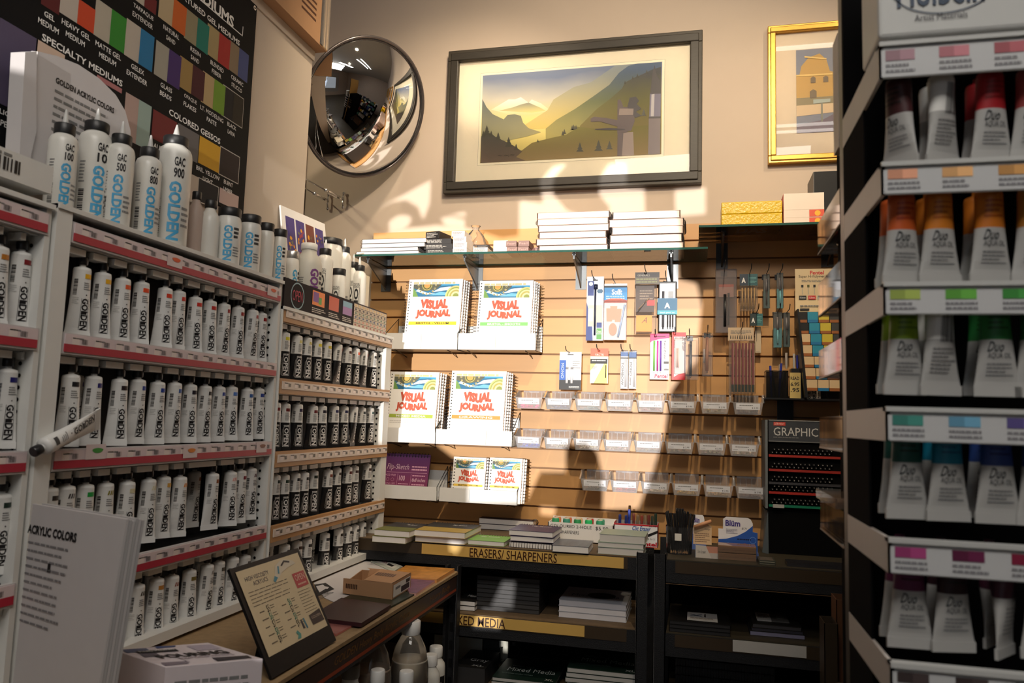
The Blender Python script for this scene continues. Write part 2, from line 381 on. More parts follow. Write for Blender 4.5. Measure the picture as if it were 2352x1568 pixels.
ridge('painted_far_ridge', [c1(1560, 800), c1(1700, 710), c2(200, 640), c2(330, 560), c2(440, 530), c2(600, 400), c2(893, 400), c2(890, 800), c1(1560, 830)], [(0, (222, 200, 120)), (1, (150, 158, 165))], 3)
ridge('painted_blue_ridge', [c2(150, 828), c2(220, 770), c2(340, 700), c2(470, 610), c2(560, 545), c2(620, 470), c2(680, 425), c2(740, 408), c2(893, 400), c2(893, 900), c2(150, 900)], [(0, (190, 176, 110)), (0.55, (120, 126, 96)), (1, (96, 112, 140))], 4)
ridge('painted_olive_ridge', [c2(370, 810), c2(480, 700), c2(560, 640), c2(640, 570), c2(660, 530), c2(720, 500), c2(790, 470), c2(830, 450), c2(893, 430), c2(893, 950), c2(370, 950)], [(0, (150, 130, 82)), (0.6, (122, 118, 78)), (1, (92, 92, 96))], 5)
ridge('painted_left_hill', [c1(1283, 638), c1(1310, 690), c1(1350, 735), c1(1420, 768), c1(1445, 740), c1(1490, 735), c1(1530, 745), c1(1545, 790), c1(1580, 825), c1(1660, 850), c1(1560, 880), c1(1460, 900), c1(1275, 930)], [(0, (176, 168, 128)), (1, (92, 104, 112))], 6)
ridge('painted_shore', [c1(1540, 965), c1(1600, 920), c1(1640, 908), c1(1760, 880), c1(1820, 868), c1(1880, 830), c2(330, 812), c2(480, 830), c2(893, 800), c2(893, 995), c1(1400, 1050), c1(1470, 1000)], [(0, (150, 128, 90)), (1, (128, 122, 72))], 7)
ridge('painted_near_bank', [c1(1275, 885), c1(1300, 850), c1(1340, 860), c1(1380, 890), c1(1420, 905), c1(1480, 935), c1(1540, 975), c1(1500, 1010), c1(1560, 1045), c1(1270, 1052)], [(0, (110, 92, 80)), (1, (84, 82, 78))], 8)
T = MB(); tm = flat(74, 72, 62); tb = flat(96, 80, 84); tl = flat(150, 132, 128); td = flat(62, 54, 62)
def ptree(cx, cy, h, f=c1, m=tm):
    for k in range(3):
        a = cy-h+h*0.28*k; wdt = h*(0.16+0.12*k)
        pts = [f(cx, a), f(cx+wdt, a+h*0.45), f(cx-wdt, a+h*0.45)]
        T.poly([(P(*q, Y=Ya).x, Ya-0.0022-0.0001*k, max(P(*q, Y=Ya).z, az0)) for q in pts], m)
for a in [(1312, 870, 65), (1385, 900, 50), (1452, 945, 65), (1500, 965, 40), (1290, 880, 40), (1340, 880, 40), (1800, 870, 28), (1860, 835, 30), (1885, 830, 26), (1640, 915, 20)]: ptree(*a)
for a in [(270, 860, 30), (330, 835, 34), (370, 975, 60), (490, 970, 70), (560, 960, 55), (780, 745, 45), (740, 500, 25), (800, 475, 25), (710, 510, 20), (660, 540, 20)]: ptree(*a, f=c2)
def pz(pts, m, k=0, f=c2): T.poly([(P(*f(*q), Y=Ya).x, Ya-0.0026-0.0002*k, max(az0, P(*f(*q), Y=Ya).z)) for q in pts], m)
pz([(612, 855), (712, 850), (718, 1000), (610, 1005)], tl); pz([(612, 855), (650, 853), (640, 1003), (610, 1005)], tb, 1)
pz([(612, 645), (630, 640), (650, 690), (715, 690), (722, 780), (700, 840), (660, 855), (610, 855)], tb)
pz([(675, 690), (690, 630), (730, 622), (750, 650), (735, 670), (765, 700), (730, 720), (765, 745), (725, 760)], td, 1)
pz([(438, 765), (460, 752), (540, 760), (640, 780), (680, 820), (600, 812), (500, 782), (440, 785)], tb, 2)
pz([(465, 830), (560, 824), (660, 830), (660, 838), (560, 838), (470, 836)], td, 2)
pz([(625, 700), (715, 700), (712, 740), (620, 742)], tl, 2); pz([(820, 600), (890, 600), (888, 760), (815, 760)], flat(112, 106, 132), 1)
pz([(835, 480), (850, 420), (860, 480), (888, 520), (890, 600), (822, 600)], td); pz([(812, 760), (888, 755), (885, 1000), (808, 1000)], flat(120, 106, 112), 1)
pz([(830, 610), (850, 605), (845, 750), (825, 750)], flat(190, 184, 190), 2); pz([(812, 752), (888, 750), (888, 762), (812, 764)], td, 2); pz([(822, 594), (890, 592), (890, 604), (822, 606)], td, 2)
T.build('painted_trees_and_poles', fr, off)
S = MB(); a, b = P(1143, 362, Y=Ya), P(1182, 355, Y=Ya); S.text('~ ~.~', a.x, b.x, b.z-0.008, b.z, Ya-.003, ink, shear=.3)
S.build('signature', fr, off)

# gold framed picture
x0, x1, z0, z1 = P(1764, 210, Y=3.06).x, 0.86, P(1845, 371, Y=3.06).z, P(1845, 52, Y=3.06).z
fr = thing('framed_painting', 'gold framed painting of a yellow twin towered church beside the wooden post', 'picture', (0, YB, z0)); off = (0, YB, z0)
gold = mat('gold_leaf_frame', (0.72, 0.42, 0.09), 0.3, 0.75, 0.15, 60)
gold2 = mat('gold_leaf_frame_inner', (0.50, 0.27, 0.05), 0.35, 0.75, 0.15, 60)
frame_ring(MB(), x0, x1, z0, z1, 0.030, 3.062, YB, gold, gold2).build('frame', fr, off, bevel=0.003)
MB().box(x0+.028, x1-.028, 3.078, 3.085, z0+.028, z1-.028, mat('mat_board_pink', (0.66, 0.56, 0.46), 0.8)).build('mat_board', fr, off)
MB().quad(x0+.028, x1-.028, z0+.028, z1-.028, 3.070, glass_pane).build('glass', fr, off)
bx0, bz0, bz1 = P(1829, 210, Y=Ya).x, P(1875, 304, Y=Ya).z, P(1875, 112, Y=Ya).z; bx1 = bx0+0.31
A = MB(); W_, H_ = bx1-bx0, bz1-bz0
def q(pts, m, k): A.poly([(bx0+u*W_, Ya-0.0003*k, bz0+v*H_) for u, v in pts], m)
q([(0, 0), (1, 0), (1, 1), (0, 1)], flat(108, 112, 134), 1); q([(0, .3), (1, .3), (1, .62), (.62, .62), (.6, .95), (.55, 1), (.5, .94), (.47, .7), (.4, .72), (.36, .86), (.28, .94), (.15, .9), (.06, .8), (.04, .7), (0, .68)], flat(176, 136, 50), 2)
q([(0, .3), (1, .34), (1, .42), (0, .42)], flat(122, 108, 74), 3); q([(0, .2), (1, .26), (1, .34), (0, .33)], flat(196, 170, 138), 4); q([(0, 0), (1, 0), (1, .28), (.55, .26), (.3, .14), (0, .1)], flat(92, 74, 96), 5)
for u, v, s in ((.2, .62, .03), (.35, .62, .03), (.2, .45, .04), (.62, .66, .04), (.75, .5, .05), (.9, .62, .03)): q([(u-s, v-s), (u+s, v-s), (u+s, v+s), (u, v+s*1.6), (u-s, v+s)], flat(96, 74, 44), 6)
q([(0, .68), (1, .66), (1, .68), (0, .7)], flat(210, 176, 96), 6); q([(.1, .9), (.36, .86), (.36, .875), (.1, .92)], flat(214, 180, 100), 7)
q([(.2, .34), (.4, .35), (.4, .39), (.2, .39)], flat(150, 160, 158), 7); q([(.5, .1), (.7, .12), (.72, .3), (.54, .28)], flat(150, 52, 40), 7); q([(.29, .12), (.31, .12), (.31, .34), (.29, .34)], flat(110, 110, 100), 8)
A.build('painted_church', fr, off)
# three framed pictures further along the back wall, seen in the round mirror
for k, (xa, lab) in enumerate(((1.25, 'framed picture right of the gold frame, first of the mirrored row'), (1.95, 'framed picture second of the mirrored row on the back wall'), (2.65, 'framed picture last of the mirrored row on the back wall'))):
    fr = thing('framed_painting', lab, 'picture', (xa, YB, 2.45), group=None); m = MB()
    frame_ring(m, -.22, .22, 0, .6, .03, -.03, 0, gold, gold2); m.build('frame', fr)
    MB().box(-.2, .2, -.012, -.004, .02, .58, flat(225, 215, 195)).quad(-.12, .12, .14, .46, -.013, flat(110, 110+k*15, 130-k*20)).build('mat_board', fr)

# ------------------------------------------------------------------ convex mirror
mc = P(840, 251, Y=2.80); rr = (mc-Vector((0, 0, EYE))); dist = rr.length; ray = rr.normalized()
cr = RW @ Vector((1, 0, 0)); cu_ = RW @ Vector((0, 1, 0))
n_ = -ray*math.cos(math.radians(39)) + (cr*math.cos(math.radians(24))-cu_*math.sin(math.radians(24)))*math.sin(math.radians(39)); n_.normalize()
depth = -(RW.transposed() @ rr).z; MR = 157/FPX*depth
mt = thing('convex_mirror', 'round convex security mirror on an arm beside the dark framed picture', 'mirror', mc)
mt.rotation_euler = n_.to_track_quat('Z', 'Y').to_euler()
mir = mat('mirror_silver', (0.80, 0.82, 0.85), 0.02, 1.0)
prof = []; Rs = MR*1.35
for k in range(25):
    r = MR*0.97*k/24; prof.append((max(r, 1e-4), math.sqrt(Rs*Rs-r*r)-math.sqrt(Rs*Rs-(MR*0.97)**2)))
MB().lathe(prof[::-1], mir, 72, cap=False).build('mirror_face', mt)
MB().tube([(MR*math.cos(t*math.pi/36), MR*math.sin(t*math.pi/36), 0) for t in range(72)], 0.0065, mat('mirror_rim', (0.16, 0.14, 0.14), 0.25, 0.6), 8, closed=True).build('rim', mt)
MB().lathe([(MR*0.99, -0.004), (MR*0.9, -0.03), (MR*0.4, -0.05), (0.04, -0.055)], plastic_white, 48).build('back_shell', mt)
inv = mt.matrix_basis.inverted() if False else (Matrix.Translation(mc) @ mt.rotation_euler.to_matrix().to_4x4()).inverted()
armm = MB(); 
pts = [mc-n_*0.05, mc-n_*0.12, Vector((-1.50, 2.50, P(718, 182, Y=2.45).z)), Vector((-1.44, 2.372, P(718, 182, Y=2.45).z))]
armm.tube([inv @ p for p in pts], 0.009, chrome, 8)
armm.build('arm', mt)

# ------------------------------------------------------------------ turnbuckle wires
for k, (a, b) in enumerate((((703, 440), (754, 463)), ((700, 408), (789, 460)))):
    e = P(b[0], b[1], Y=3.075); s = Vector((-1.455, 2.372, P(*a, X=-1.45).z+.01))
    if k: s.z = P(700, 412, X=-1.45).z
    d = e-s; L = d.length; t = thing('turnbuckle_wire', ['lower steel cable with turnbuckle tied to a wall cleat below the mirror', 'upper steel cable with turnbuckle tied to a wall cleat below the mirror'][k], 'cable', e)
    o = tuple(e)
    MB().tube([s, s+d*0.72], 0.003, chrome, 6).build('cable', t, o)
    tb_ = MB(); side = d.cross(Vector((0, 0, 1))).normalized()*0.009
    tb_.tube([s+d*0.70+side*0, s+d*0.74+side, s+d*0.9+side, s+d*0.93], 0.0038, chrome, 6).tube([s+d*0.70, s+d*0.74-side, s+d*0.9-side, s+d*0.93], 0.0038, chrome, 6)
    tb_.lathe([(0.008, -0.006), (0.009, 0), (0.008, 0.006)], chrome, 10, T=Matrix.Translation(s+d*0.70)).build('turnbuckle', t, o)
    c = MB(); c.tube([e+Vector((0, 0, -.03)), e+Vector((0, -.008, -.01)), e, e+Vector((0, -.008, .01)), e+Vector((0, 0, .03))], 0.004, chrome, 8)
    for s_ in (-.032, .032): c.lathe([(0.001, -.008), (.006, -.005), (.008, 0), (.006, .005), (.001, .008)], chrome, 10, T=Matrix.Translation(e+Vector((0, 0, s_))))
    c.tube([s+d*0.93, e], 0.003, chrome, 6); c.build('cleat', t, o)

# ------------------------------------------------------------------ cardboard carton on the partition
kraft = mat('kraft_cardboard', (0.42, 0.235, 0.12), 0.75, noise=0.08, nscale=12)
bx = P(757, 128, Z=2.70); t = thing('cardboard_carton', 'brown cardboard carton lying on top of the beige partition', 'box', (-1.42, 1.9, 2.695))
o = (-1.42, 1.9, 2.695)
MB().box(-1.62, -1.285, 1.55, 2.39, 2.696, 3.05, kraft).build('carton_body', t, o)
pm = MB(); X_ = -1.2845
F_ = lambda y, z: (X_, y, z)
for k in range(8): pm.add([F_(2.02+.012*k, 2.78), F_(2.025+.012*k, 2.78), F_(2.025+.012*k, 2.93), F_(2.02+.012*k, 2.93)], [(0, 1, 2, 3)], flat(90, 52, 30))
for k in range(6): pm.add([F_(2.20, 2.76+.02*k), F_(2.30, 2.76+.02*k), F_(2.30, 2.768+.02*k), F_(2.20, 2.768+.02*k)], [(0, 1, 2, 3)], flat(80, 46, 28))
pm.barcode(2.10, 2.18, 2.80, 2.95, 0, flat(70, 42, 28), fn=lambda y, z: (X_, y, z)).build('printing', t, o)
MB().box(-1.2849, -1.280, 2.335, 2.39, 2.70, 3.05, clear('packing_tape', (0.9, 0.8, 0.65), 0.15)).build('tape', t, o)
# ------------------------------------------------------------------ paint tubes
def tube_shape(r, L, flare=1.0):
    """front surface of a tube hanging cap up: t=0 shoulder, 1 crimp; half width a, half depth b"""
    def ab(t):
        k = t**1.7
        return r*(1-k)+r*1.42*flare*k, max(r*(1-t**1.5), 0.0013)
    def at(th, t, eps=0.0):
        a, b = ab(t); return ((a+eps)*math.sin(th), -(b+eps)*math.cos(th), L*(1-t)+0.006)
    return ab, at
def tube_body(mb, r, L, m, seg=24, rows=10, bands=None, flare=1.0):
    ab, at = tube_shape(r, L, flare)
    ts = [0, .06, .15, .3, .45, .58, .7, .82, .92, 1.0]
    if bands: ts = sorted(set(ts+[bands[0]]))
    vs = [at(2*math.pi*k/seg, t) for t in ts for k in range(seg)]
    for i in range(len(ts)-1):
        mm = bands[1] if bands and ts[i] < bands[0]-1e-6 else m
        mb.add([vs[j*seg+k] for j in (i, i+1) for k in range(seg)], [(k, seg+k, seg+(k+1) % seg, (k+1) % seg) for k in range(seg)], mm, True)
    sh = [(r*.999, L+.006), (r*.93, L+.0105), (r*.5, L+.013), (r*.36, L+.013), (r*.36, L+.019)]
    mb.lathe(sh, bands[1] if bands else m, seg, cap=True)
    a, b = ab(1.0)
    mb.box(-a, a, -.0016, .0016, -0.003, 0.008, m)        # folded crimp
    return at
TM = {}
def std_tube(parent, style, sw, stripes=False, seed=0, cap=True):
    """style 'white' or 'open': body, cap and colour_swatch parts with shared meshes"""
    r, L = .0162, .124
    k = ('body', style)
    if k not in TM:
        mb = MB()
        if style == 'white':
            at = tube_body(mb, r, L, tube_white)
            fn = lambda x, z, e=.0006: at(x/r, 1-(z-.006)/L, e)
            mb.text('GOLDEN', .0015, .0125, .012, .074, 0, ink, rot=90, cuts=4, fn=fn, bold=.03)
            for zz, c in ((.050, ink),): mb.box(0, 0, 0, 0, 0, 0, ink)
            fn2 = lambda x, z: fn(x, z, .0004)
            for xx in (.0008, .0132): mb.add([fn(xx-.0003, .012), fn(xx+.0003, .012), fn(xx+.0003, .074), fn(xx-.0003, .074)], [(0, 1, 2, 3)], ink)
            mb.add([fn(.0037, .043, .0007), fn(.0105, .043, .0007), fn(.0105, .049, .0007), fn(.0037, .049, .0007)], [(0, 1, 2, 3)], ink)
            mb.disc(.008, .081, .0012, 0, ink, fn=fn)
            mb.words(.002, .017, .090, .106, 4, 0, grey, fn=fn, seed=2)
            mb.barcode(-.016, -.0085, .080, .112, 0, ink, n=14, fn=fn, horiz=True)
            mb.words(-.015, -.003, .062, .076, 4, 0, flat(190, 190, 188), fn=fn, seed=4)
        else:
            at = tube_body(mb, r, L, tube_black, bands=(.40, tube_white))
            fn = lambda x, z, e=.0006: at(x/r, 1-(z-.006)/L, e)
            for q in ((-.001, -.0002), (.0135, .0143)): mb.add([fn(q[0], .010), fn(q[1], .010), fn(q[1], .066), fn(q[0], .066)], [(0, 1, 2, 3)], W255)
            for q in ((.0095, .0103), (.0657, .0665)): mb.add([fn(-.001, q[0]), fn(.0143, q[0]), fn(.0143, q[1]), fn(-.001, q[1])], [(0, 1, 2, 3)], W255)
            mb.text('OPEN', .001, .0125, .012, .064, 0, W255, rot=90, cuts=4, fn=fn, bold=.03)
            mb.text('GOLDEN', -.001, .0143, .068, .0735, 0, W255, fn=fn, bold=.04)
            mb.words(-.0045, -.002, .012, .062, 22, 0, flat(170, 168, 160), fn=fn, seed=2)
            mb.words(.001, .016, .086, .110, 7, 0, grey, fn=fn, seed=2)
            mb.barcode(-.0165, -.009, .082, .116, 0, ink, n=14, fn=fn, horiz=True)
        TM[k] = mb.mesh('tube_body'); TM[('at', style)] = at
        TM['cap'] = MB().lathe([(.0085, .141), (.0095, .143), (.0098, .156), (.0085, .158)], plastic_black, 14).mesh('cap')
    inst(TM[k], 'body', parent)
    if cap: inst(TM['cap'], 'cap', parent)
    k2 = ('sw', style, sw, stripes)
    if k2 not in TM:
        at = TM[('at', style)]; fn = lambda x, z, e=.0007: at(x/r, 1-(z-.006)/L, e); mb = MB(); m = flat(*sw)
        za, zb = (.113, .122)
        if stripes:
            for j in range(3):
                a = .003+.0048*j; q = [(a, za), (a+.0028, za), (a+.0050, zb), (a+.0022, zb)]; mb.add([fn(*p) for p in q], [(0, 1, 2, 3)], m)
        else:
            for j in range(4):
                a = .0025+.0037*j; q = [(a, za), (a+.0037, za), (a+.0037, zb), (a, zb)]; mb.add([fn(*p) for p in q], [(0, 1, 2, 3)], m)
        TM[k2] = mb.mesh('colour_swatch')
    inst(TM[k2], 'colour_swatch', parent)
R_ = random.Random(11)
CN = {}
def cname(c):
    r, g, b = c; mx = max(c); mn = min(c)
    if mx < 62: return 'black'
    if mx-mn < 22: return 'grey' if mx < 190 else 'pale'
    if r == mx:
        if g > 0.75*r: return 'yellow' if b < .6*r else 'cream'
        if g > 0.50*r: return 'amber' if mx > 170 else 'olive'
        if g > 0.30*r: return 'orange' if mx > 150 else 'brown'
        return 'red' if mx > 140 else 'maroon'
    if g == mx: return 'green'
    return 'blue' if mx > 100 else 'navy'

XR = -1.15                                         # front plane of the racks on the partition side
def price_rail(y0, y1, zm, parent, off, kind):
    h = 0.020; mb = MB()
    if kind == 'red':
        mb.box(XR-.012, XR-.002, y0, y1, zm-h, zm+h, mat('rail_body', (.55, .53, .53), .4))
        red = mat('red_rail_stripe', (.42, .025, .05), .35); pinkw = flat(214, 198, 200)
        mb.box(XR-.002, XR, y0+.004, y1-.004, zm-.016, zm-.001, red); mb.box(XR-.002, XR, y0+.004, y1-.004, zm-.001, zm+.018, pinkw)
    else:
        wood = mat('oak_rail', (.42, .22, .085), .45, noise=.25, nscale=14, stretch=(1, .15, 1))
        mb.prism([(0, 0)]*3, 0, 0, wood) if False else None
        mb.box(XR-.016, XR, y0, y1, zm-h, zm+h+.004, wood); mb.box(XR, XR+.002, y0+.01, y1-.006, zm-.006, zm+.016, flat(218, 204, 192))
    o = mb.build('shelf_rail', parent, off)
    t = MB(); R = random.Random(int(zm*1000)); y = y0+.02; X = XR+.0026 if kind != 'red' else XR+.0005
    zc = zm+.005
    while y < y1-.04:
        fn = lambda a, b: (X, a, b)
        t.add([fn(y, zm-.001), fn(y+.018, zm-.001), fn(y+.018, zm+.013), fn(y, zm+.013)], [(0, 1, 2, 3)], flat(228, 214, 208))
        t.barcode(y+.024, y+.040, zm+.001, zm+.011, 0, ink, n=7, fn=fn)
        t.words(y+.002, y+.030, zm+.008, zm+.014, 1, 0, grey, fn=fn, seed=R.randint(0, 99)); y += .057
    t.build('price_tickets', o, off)
    return o
def notch_plate(y0, y1, zm, ys, parent, off):
    """white plate with a slot for every tube neck, black tube caps behind"""
    mb = MB(); e = [y0+.006]
    for y in ys: e += [y-.010, y+.010]
    e.append(y1-.006)
    for a, b in zip(e[::2], e[1::2]):
        if b-a > .004: mb.box(XR-.046, XR-.017, a, b, zm-.037, zm-.024, rack_white)
    mb.box(XR-.060, XR-.014, y0+.002, y1-.002, zm-.022, zm-.017, rack_white)
    return mb.build('slot_plate', parent, off)
def side_holes(mb, y, z0, z1, d):
    z = z0
    while z < z1:
        mb.disc(XR-.03, z, .004, 0, black, n=8, fn=lambda a, b: (a, y+d, b)); mb.disc(XR-.055, z, .004, 0, black, n=8, fn=lambda a, b: (a, y+d, b)); z += .0215
def ypos(px, py, X=XR-.022): return P(px, py, X=X).y
dark_back = mat('dark_rack_back', (.03, .03, .032), .6)
def rack(name, label, y0, y1, ztop, zbot, rails, kind, upr=0.036, upr_right=.012):
    t = thing(name, label, 'rack', (XR-.08, (y0+y1)/2, zbot)); off = tuple(t.location)
    f = MB(); f.box(XR-.17, XR, y0, y0+upr, zbot, ztop, rack_white) if upr else None
    f.box(XR-.17, XR-.004, y1-upr_right, y1, zbot, ztop, rack_white)
    f.box(XR-.17, XR-.15, y0, y1, zbot, ztop, dark_back)
    f.box(XR-.17, XR+.004, y0, y1, ztop-.009, ztop, rack_white); f.box(XR-.17, XR+.002, y0, y1, zbot, zbot+.022, rack_white)
    f.build('frame', t, off)
    h = MB(); side_holes(h, y1-upr_right, zbot+.05, ztop-.04, -.001); h.build('peg_holes', t, off)
    for i, (zm, ys) in enumerate(rails):
        price_rail(y0+upr+.004, y1-.006, zm, t, off, kind); notch_plate(y0+upr, y1-upr_right, zm, ys, t, off)
        m = MB(); m.box(XR-.15, XR-.010, y0+upr, y1-upr_right, zm-.003+.0, zm+.003, dark_back); m.build('tray', t, off)
    return t
ROWN = ['top', 'second', 'third', 'fourth', 'bottom']
def put_tube(y, z, style, sw, stripes, label, group, rz=0.0, x=None, tilt=0.0, cap=True):
    t = thing('paint_tube', label, 'paint tube', (x if x is not None else XR-.024, y, z), (0, tilt, math.pi/2+rz), group)
    std_tube(t, style, sw, stripes, cap=cap); return t
OR, YE, RE, DR, MA = (232, 96, 48), (232, 176, 30), (205, 52, 40), (160, 30, 36), (92, 26, 32)
BL, NA, BK, LB, GN = (36, 64, 150), (30, 30, 110), (24, 24, 30), (90, 130, 200), (40, 160, 70)
rowsM1 = [
 (1.7475, 660, [(195, YE), (245, YE), (291, OR), (337, (236, 84, 44)), (388, (216, 66, 40)), (421, RE), (461, RE), (495, (190, 48, 44)), (527, DR), (559, (150, 36, 34)), (591, DR), (614, (140, 24, 28))]),
 (1.5365, 900, [(171, BK), (225, NA), (282, (40, 30, 34)), (327, BL), (370, BL), (409, (50, 90, 160)), (448, (34, 32, 44)), (482, BK), (514, BL), (541, LB), (575, (40, 90, 160)), (603, BL)]),
 (1.3185, 1120, [(128, (50, 44, 40)), (166, (60, 52, 48)), (209, GN), (253, (140, 130, 20)), (300, (205, 196, 160)), (349, (214, 206, 170)), (386, (222, 170, 70)), (420, (222, 140, 50)), (494, (140, 80, 40)), (535, (226, 160, 150)), (560, (120, 30, 46)), (584, (84, 24, 34))]),
 (1.0905, 1360, [(281, (140, 44, 30)), (326, (60, 58, 40)), (371, (190, 130, 60)), (405, (150, 80, 50)), (443, (120, 104, 50)), (481, (130, 130, 130)), (509, (84, 80, 70)), (537, (70, 70, 70)), (566, (90, 90, 88))]),
]
def zt_of(zm, pitch): return zm-pitch+.0245
rk = []
for zm, py, lst in rowsM1: rk.append((zm, [ypos(px, py) for px, c in lst]))
rack('tube_rack', 'white tube rack with red striped price rails in front of the beige partition', 1.158, 1.962, 1.792, 0.905, rk, 'red')
seen = {}
for i, (zm, py, lst) in enumerate(rowsM1):
    for j, (px, c) in enumerate(lst):
        y = ypos(px, py); z = zt_of(zm, .2165)
        put_tube(y, z+R_.uniform(-.002, .003), 'white', c, i in (2, 3) and j % 2 == 1, 'white paint tube, %s swatch, %s from left in %s row of red railed rack' % (cname(c), ordn(j), ROWN[i]), 'white paint tubes in the red railed rack', R_.uniform(-.85, -.4), XR-.034+R_.uniform(-.003, .003))
        if (i*7+j*5) % 3 == 0 and j > 0:
            put_tube(y-.004+R_.uniform(-.008, .008), z+.002, 'white', c, False, 'white paint tube hanging behind the %s from left, %s row, red railed rack' % (ordn(j), ROWN[i]), 'white paint tubes in the red railed rack', R_.uniform(-.6, .2), XR-.082)
# fallen tube lying across the second row
a = P(128, 1005, X=XR+.004); b = P(212, 962, X=XR+.004)
t = thing('paint_tube', 'white paint tube fallen aslant across the second row of red railed rack', 'paint tube', (XR+.0, a.y-.01, a.z-.005), (0, 0, 0), 'white paint tubes in the red railed rack')
t.matrix_basis = Matrix.Translation((XR+.014, b.y+.004, b.z+.0)) @ RX(-math.radians(-112)) @ RZ(math.pi/2-.3) @ TR(0, 0, 0)
std_tube(t, 'white', (60, 60, 60), False)

# nearest rack at the far left of the photograph
rows0 = [(1.7475+.0, 640, [(4, (190, 120, 40)), (22, (60, 60, 60)), (57, (130, 30, 36))]), (1.5365, 920, [(24, NA)]), (1.3185, 1200, [(10, (30, 50, 40))]), (1.0905, 1480, [(4, (60, 60, 60))])]
rk = [(zm, [ypos(px, py) for px, c in lst]) for zm, py, lst in rows0]
t0 = rack('tube_rack', 'nearest white tube rack, cut by the left edge of the photo', 0.62, 1.150, 1.785, 0.905, rk, 'red')
hd = MB(); hd.box(XR-.17, XR+.004, .62, P(118, 400, X=XR).y, 1.802, 1.852, rack_white)
hd.barcode(.98, 1.07, 1.815, 1.838, 0, ink, n=12, fn=lambda a, b: (XR+.0048, a, b)); hd.words(.88, 1.06, 1.838, 1.848, 1, 0, grey, fn=lambda a, b: (XR+.0048, a, b))
hd.build('header_box', t0, tuple(t0.location))
for i, (zm, py, lst) in enumerate(rows0):
    for j, (px, c) in enumerate(lst):
        put_tube(ypos(px, py)-(.0 if not (i == 0 and j == 1) else .0), zt_of(zm, .2165), 'white', c, False, 'white paint tube, %s swatch, %s in %s row of nearest left rack' % (cname(c), ordn(j), ROWN[i]), 'white paint tubes in the nearest rack', -.6, XR-.034-(.03 if (i == 0 and j == 1) else 0))

# rack with the dark header board
rowsM2 = [
 (1.6985, 830, [(656, (220, 210, 60)), (686, (224, 210, 60)), (709, (210, 190, 40)), (733, (220, 205, 60)), (755, (200, 180, 50)), (781, (150, 40, 40)), (803, (70, 40, 30)), (821, (220, 90, 50)), (841, (190, 60, 60)), (861, (60, 60, 60))]),
 (1.4920, 985, [(637, (120, 30, 34)), (659, (110, 36, 34)), (687, (44, 36, 70)), (723, (110, 40, 44)), (743, (40, 36, 50)), (771, (34, 34, 84)), (795, (30, 36, 80)), (816, (60, 70, 90)), (836, (40, 50, 50)), (853, (40, 80, 80))]),
 (1.2840, 1130, [(639, (30, 44, 40)), (660, (40, 60, 50)), (684, (30, 30, 34)), (702, (50, 50, 50)), (727, (34, 44, 40)), (758, (120, 60, 44)), (780, (50, 40, 36)), (805, (90, 40, 40)), (820, (60, 40, 40)), (847, (60, 34, 30))]),
 (1.0770, 1260, [(660, (60, 60, 60)), (691, (70, 50, 40)), (711, (50, 50, 50)), (753, (40, 40, 50)), (782, (50, 46, 40)), (802, (44, 44, 44)), (818, (60, 60, 60)), (834, (50, 50, 50))]),
]
rk = [(zm, [ypos(px, py) for px, c in lst]) for zm, py, lst in rowsM2]
rack('tube_rack', 'tube rack with wooden rails of black tubes under the dark sign board', 1.968, 2.790, 1.722, 0.905, rk, 'wood', upr=.004, upr_right=.05)
for i, (zm, py, lst) in enumerate(rowsM2):
    for j, (px, c) in enumerate(lst):
        z = zt_of(zm, .2075)
        put_tube(ypos(px, py), z+R_.uniform(-.002, .003), 'open', c, i == 0 and j in (1, 2), 'black and white paint tube, %s from left in %s row of wooden railed rack' % (ordn(j), ROWN[i]), 'black and white paint tubes in the wooden railed rack', R_.uniform(-1.05, -.6)+(.7 if (i, j) in ((0, 5), (0, 8), (1, 7)) else 0), XR-.034+R_.uniform(-.003, .003))
        if (i+j) % 3 == 0:
            put_tube(ypos(px, py)-.004, z, 'open', c, False, 'black and white paint tube behind the %s from left, %s row, wooden railed rack' % (ordn(j), ROWN[i]), 'black and white paint tubes in the wooden railed rack', R_.uniform(-.5, .1), XR-.082)

# ------------------------------------------------------------------ dark sign board above the wooden rails
y0, y1 = P(655, 640, X=XR).y, P(889, 710, X=XR).y
zb, zt = 1.719, P(655, 636, X=XR).z
t = thing('header_sign', 'dark header sign with glowing style ring lettering above the wooden rails', 'sign', (XR, y0, zb)); o = tuple(t.location)
MB().box(XR-.006, XR, y0, y1, zb, zt, mat('sign_black', (.014, .009, .010), .6, spec=.15)).build('board', t, o)
T0 = TR(XR+.0006, y0, zb) @ RZ(math.pi/2); Wd, Hd = y1-y0, zt-zb
m = MB(); m.T = T0
m.ring(.075, Hd*.50, .036, .040, 0, flat(140, 170, 180)); m.text('OPEN', .046, .104, Hd*.5-.016, Hd*.5+.016, -.0002, flat(190, 50, 80), bold=-.005)
pics = [((.165, .245), (230, 130, 60)), ((.275, .345), (190, 80, 50)), ((.375, .445), (150, 110, 160))]
for (a, b), c in pics:
    m.quad(a, b, Hd*.38, Hd*.90, -.0001, flat(*c)); m.words(a, b+.01, Hd*.10, Hd*.30, 3, -.0002, flat(200, 190, 180), seed=int(a*100))
m.quad(.17, .205, Hd*.5, Hd*.85, -.0003, flat(120, 70, 140)); m.quad(.205, .225, Hd*.45, Hd*.7, -.0003, flat(90, 150, 60)); m.quad(.375, .445, Hd*.68, Hd*.90, -.0003, flat(120, 160, 180))
m.quad(.46, Wd-.004, 0.003, Hd-.004, -.0001, flat(205, 190, 165)); n = 9
gm = flat(70, 50, 40)
for k in range(n+1): x = .46+(Wd-.464)*k/n; m.quad(x-.001, x+.001, .003, Hd-.004, -.0003, gm)
for k in range(7): z = .003+(Hd-.007)*k/6; m.quad(.46, Wd-.004, z-.001, z+.001, -.0003, gm)
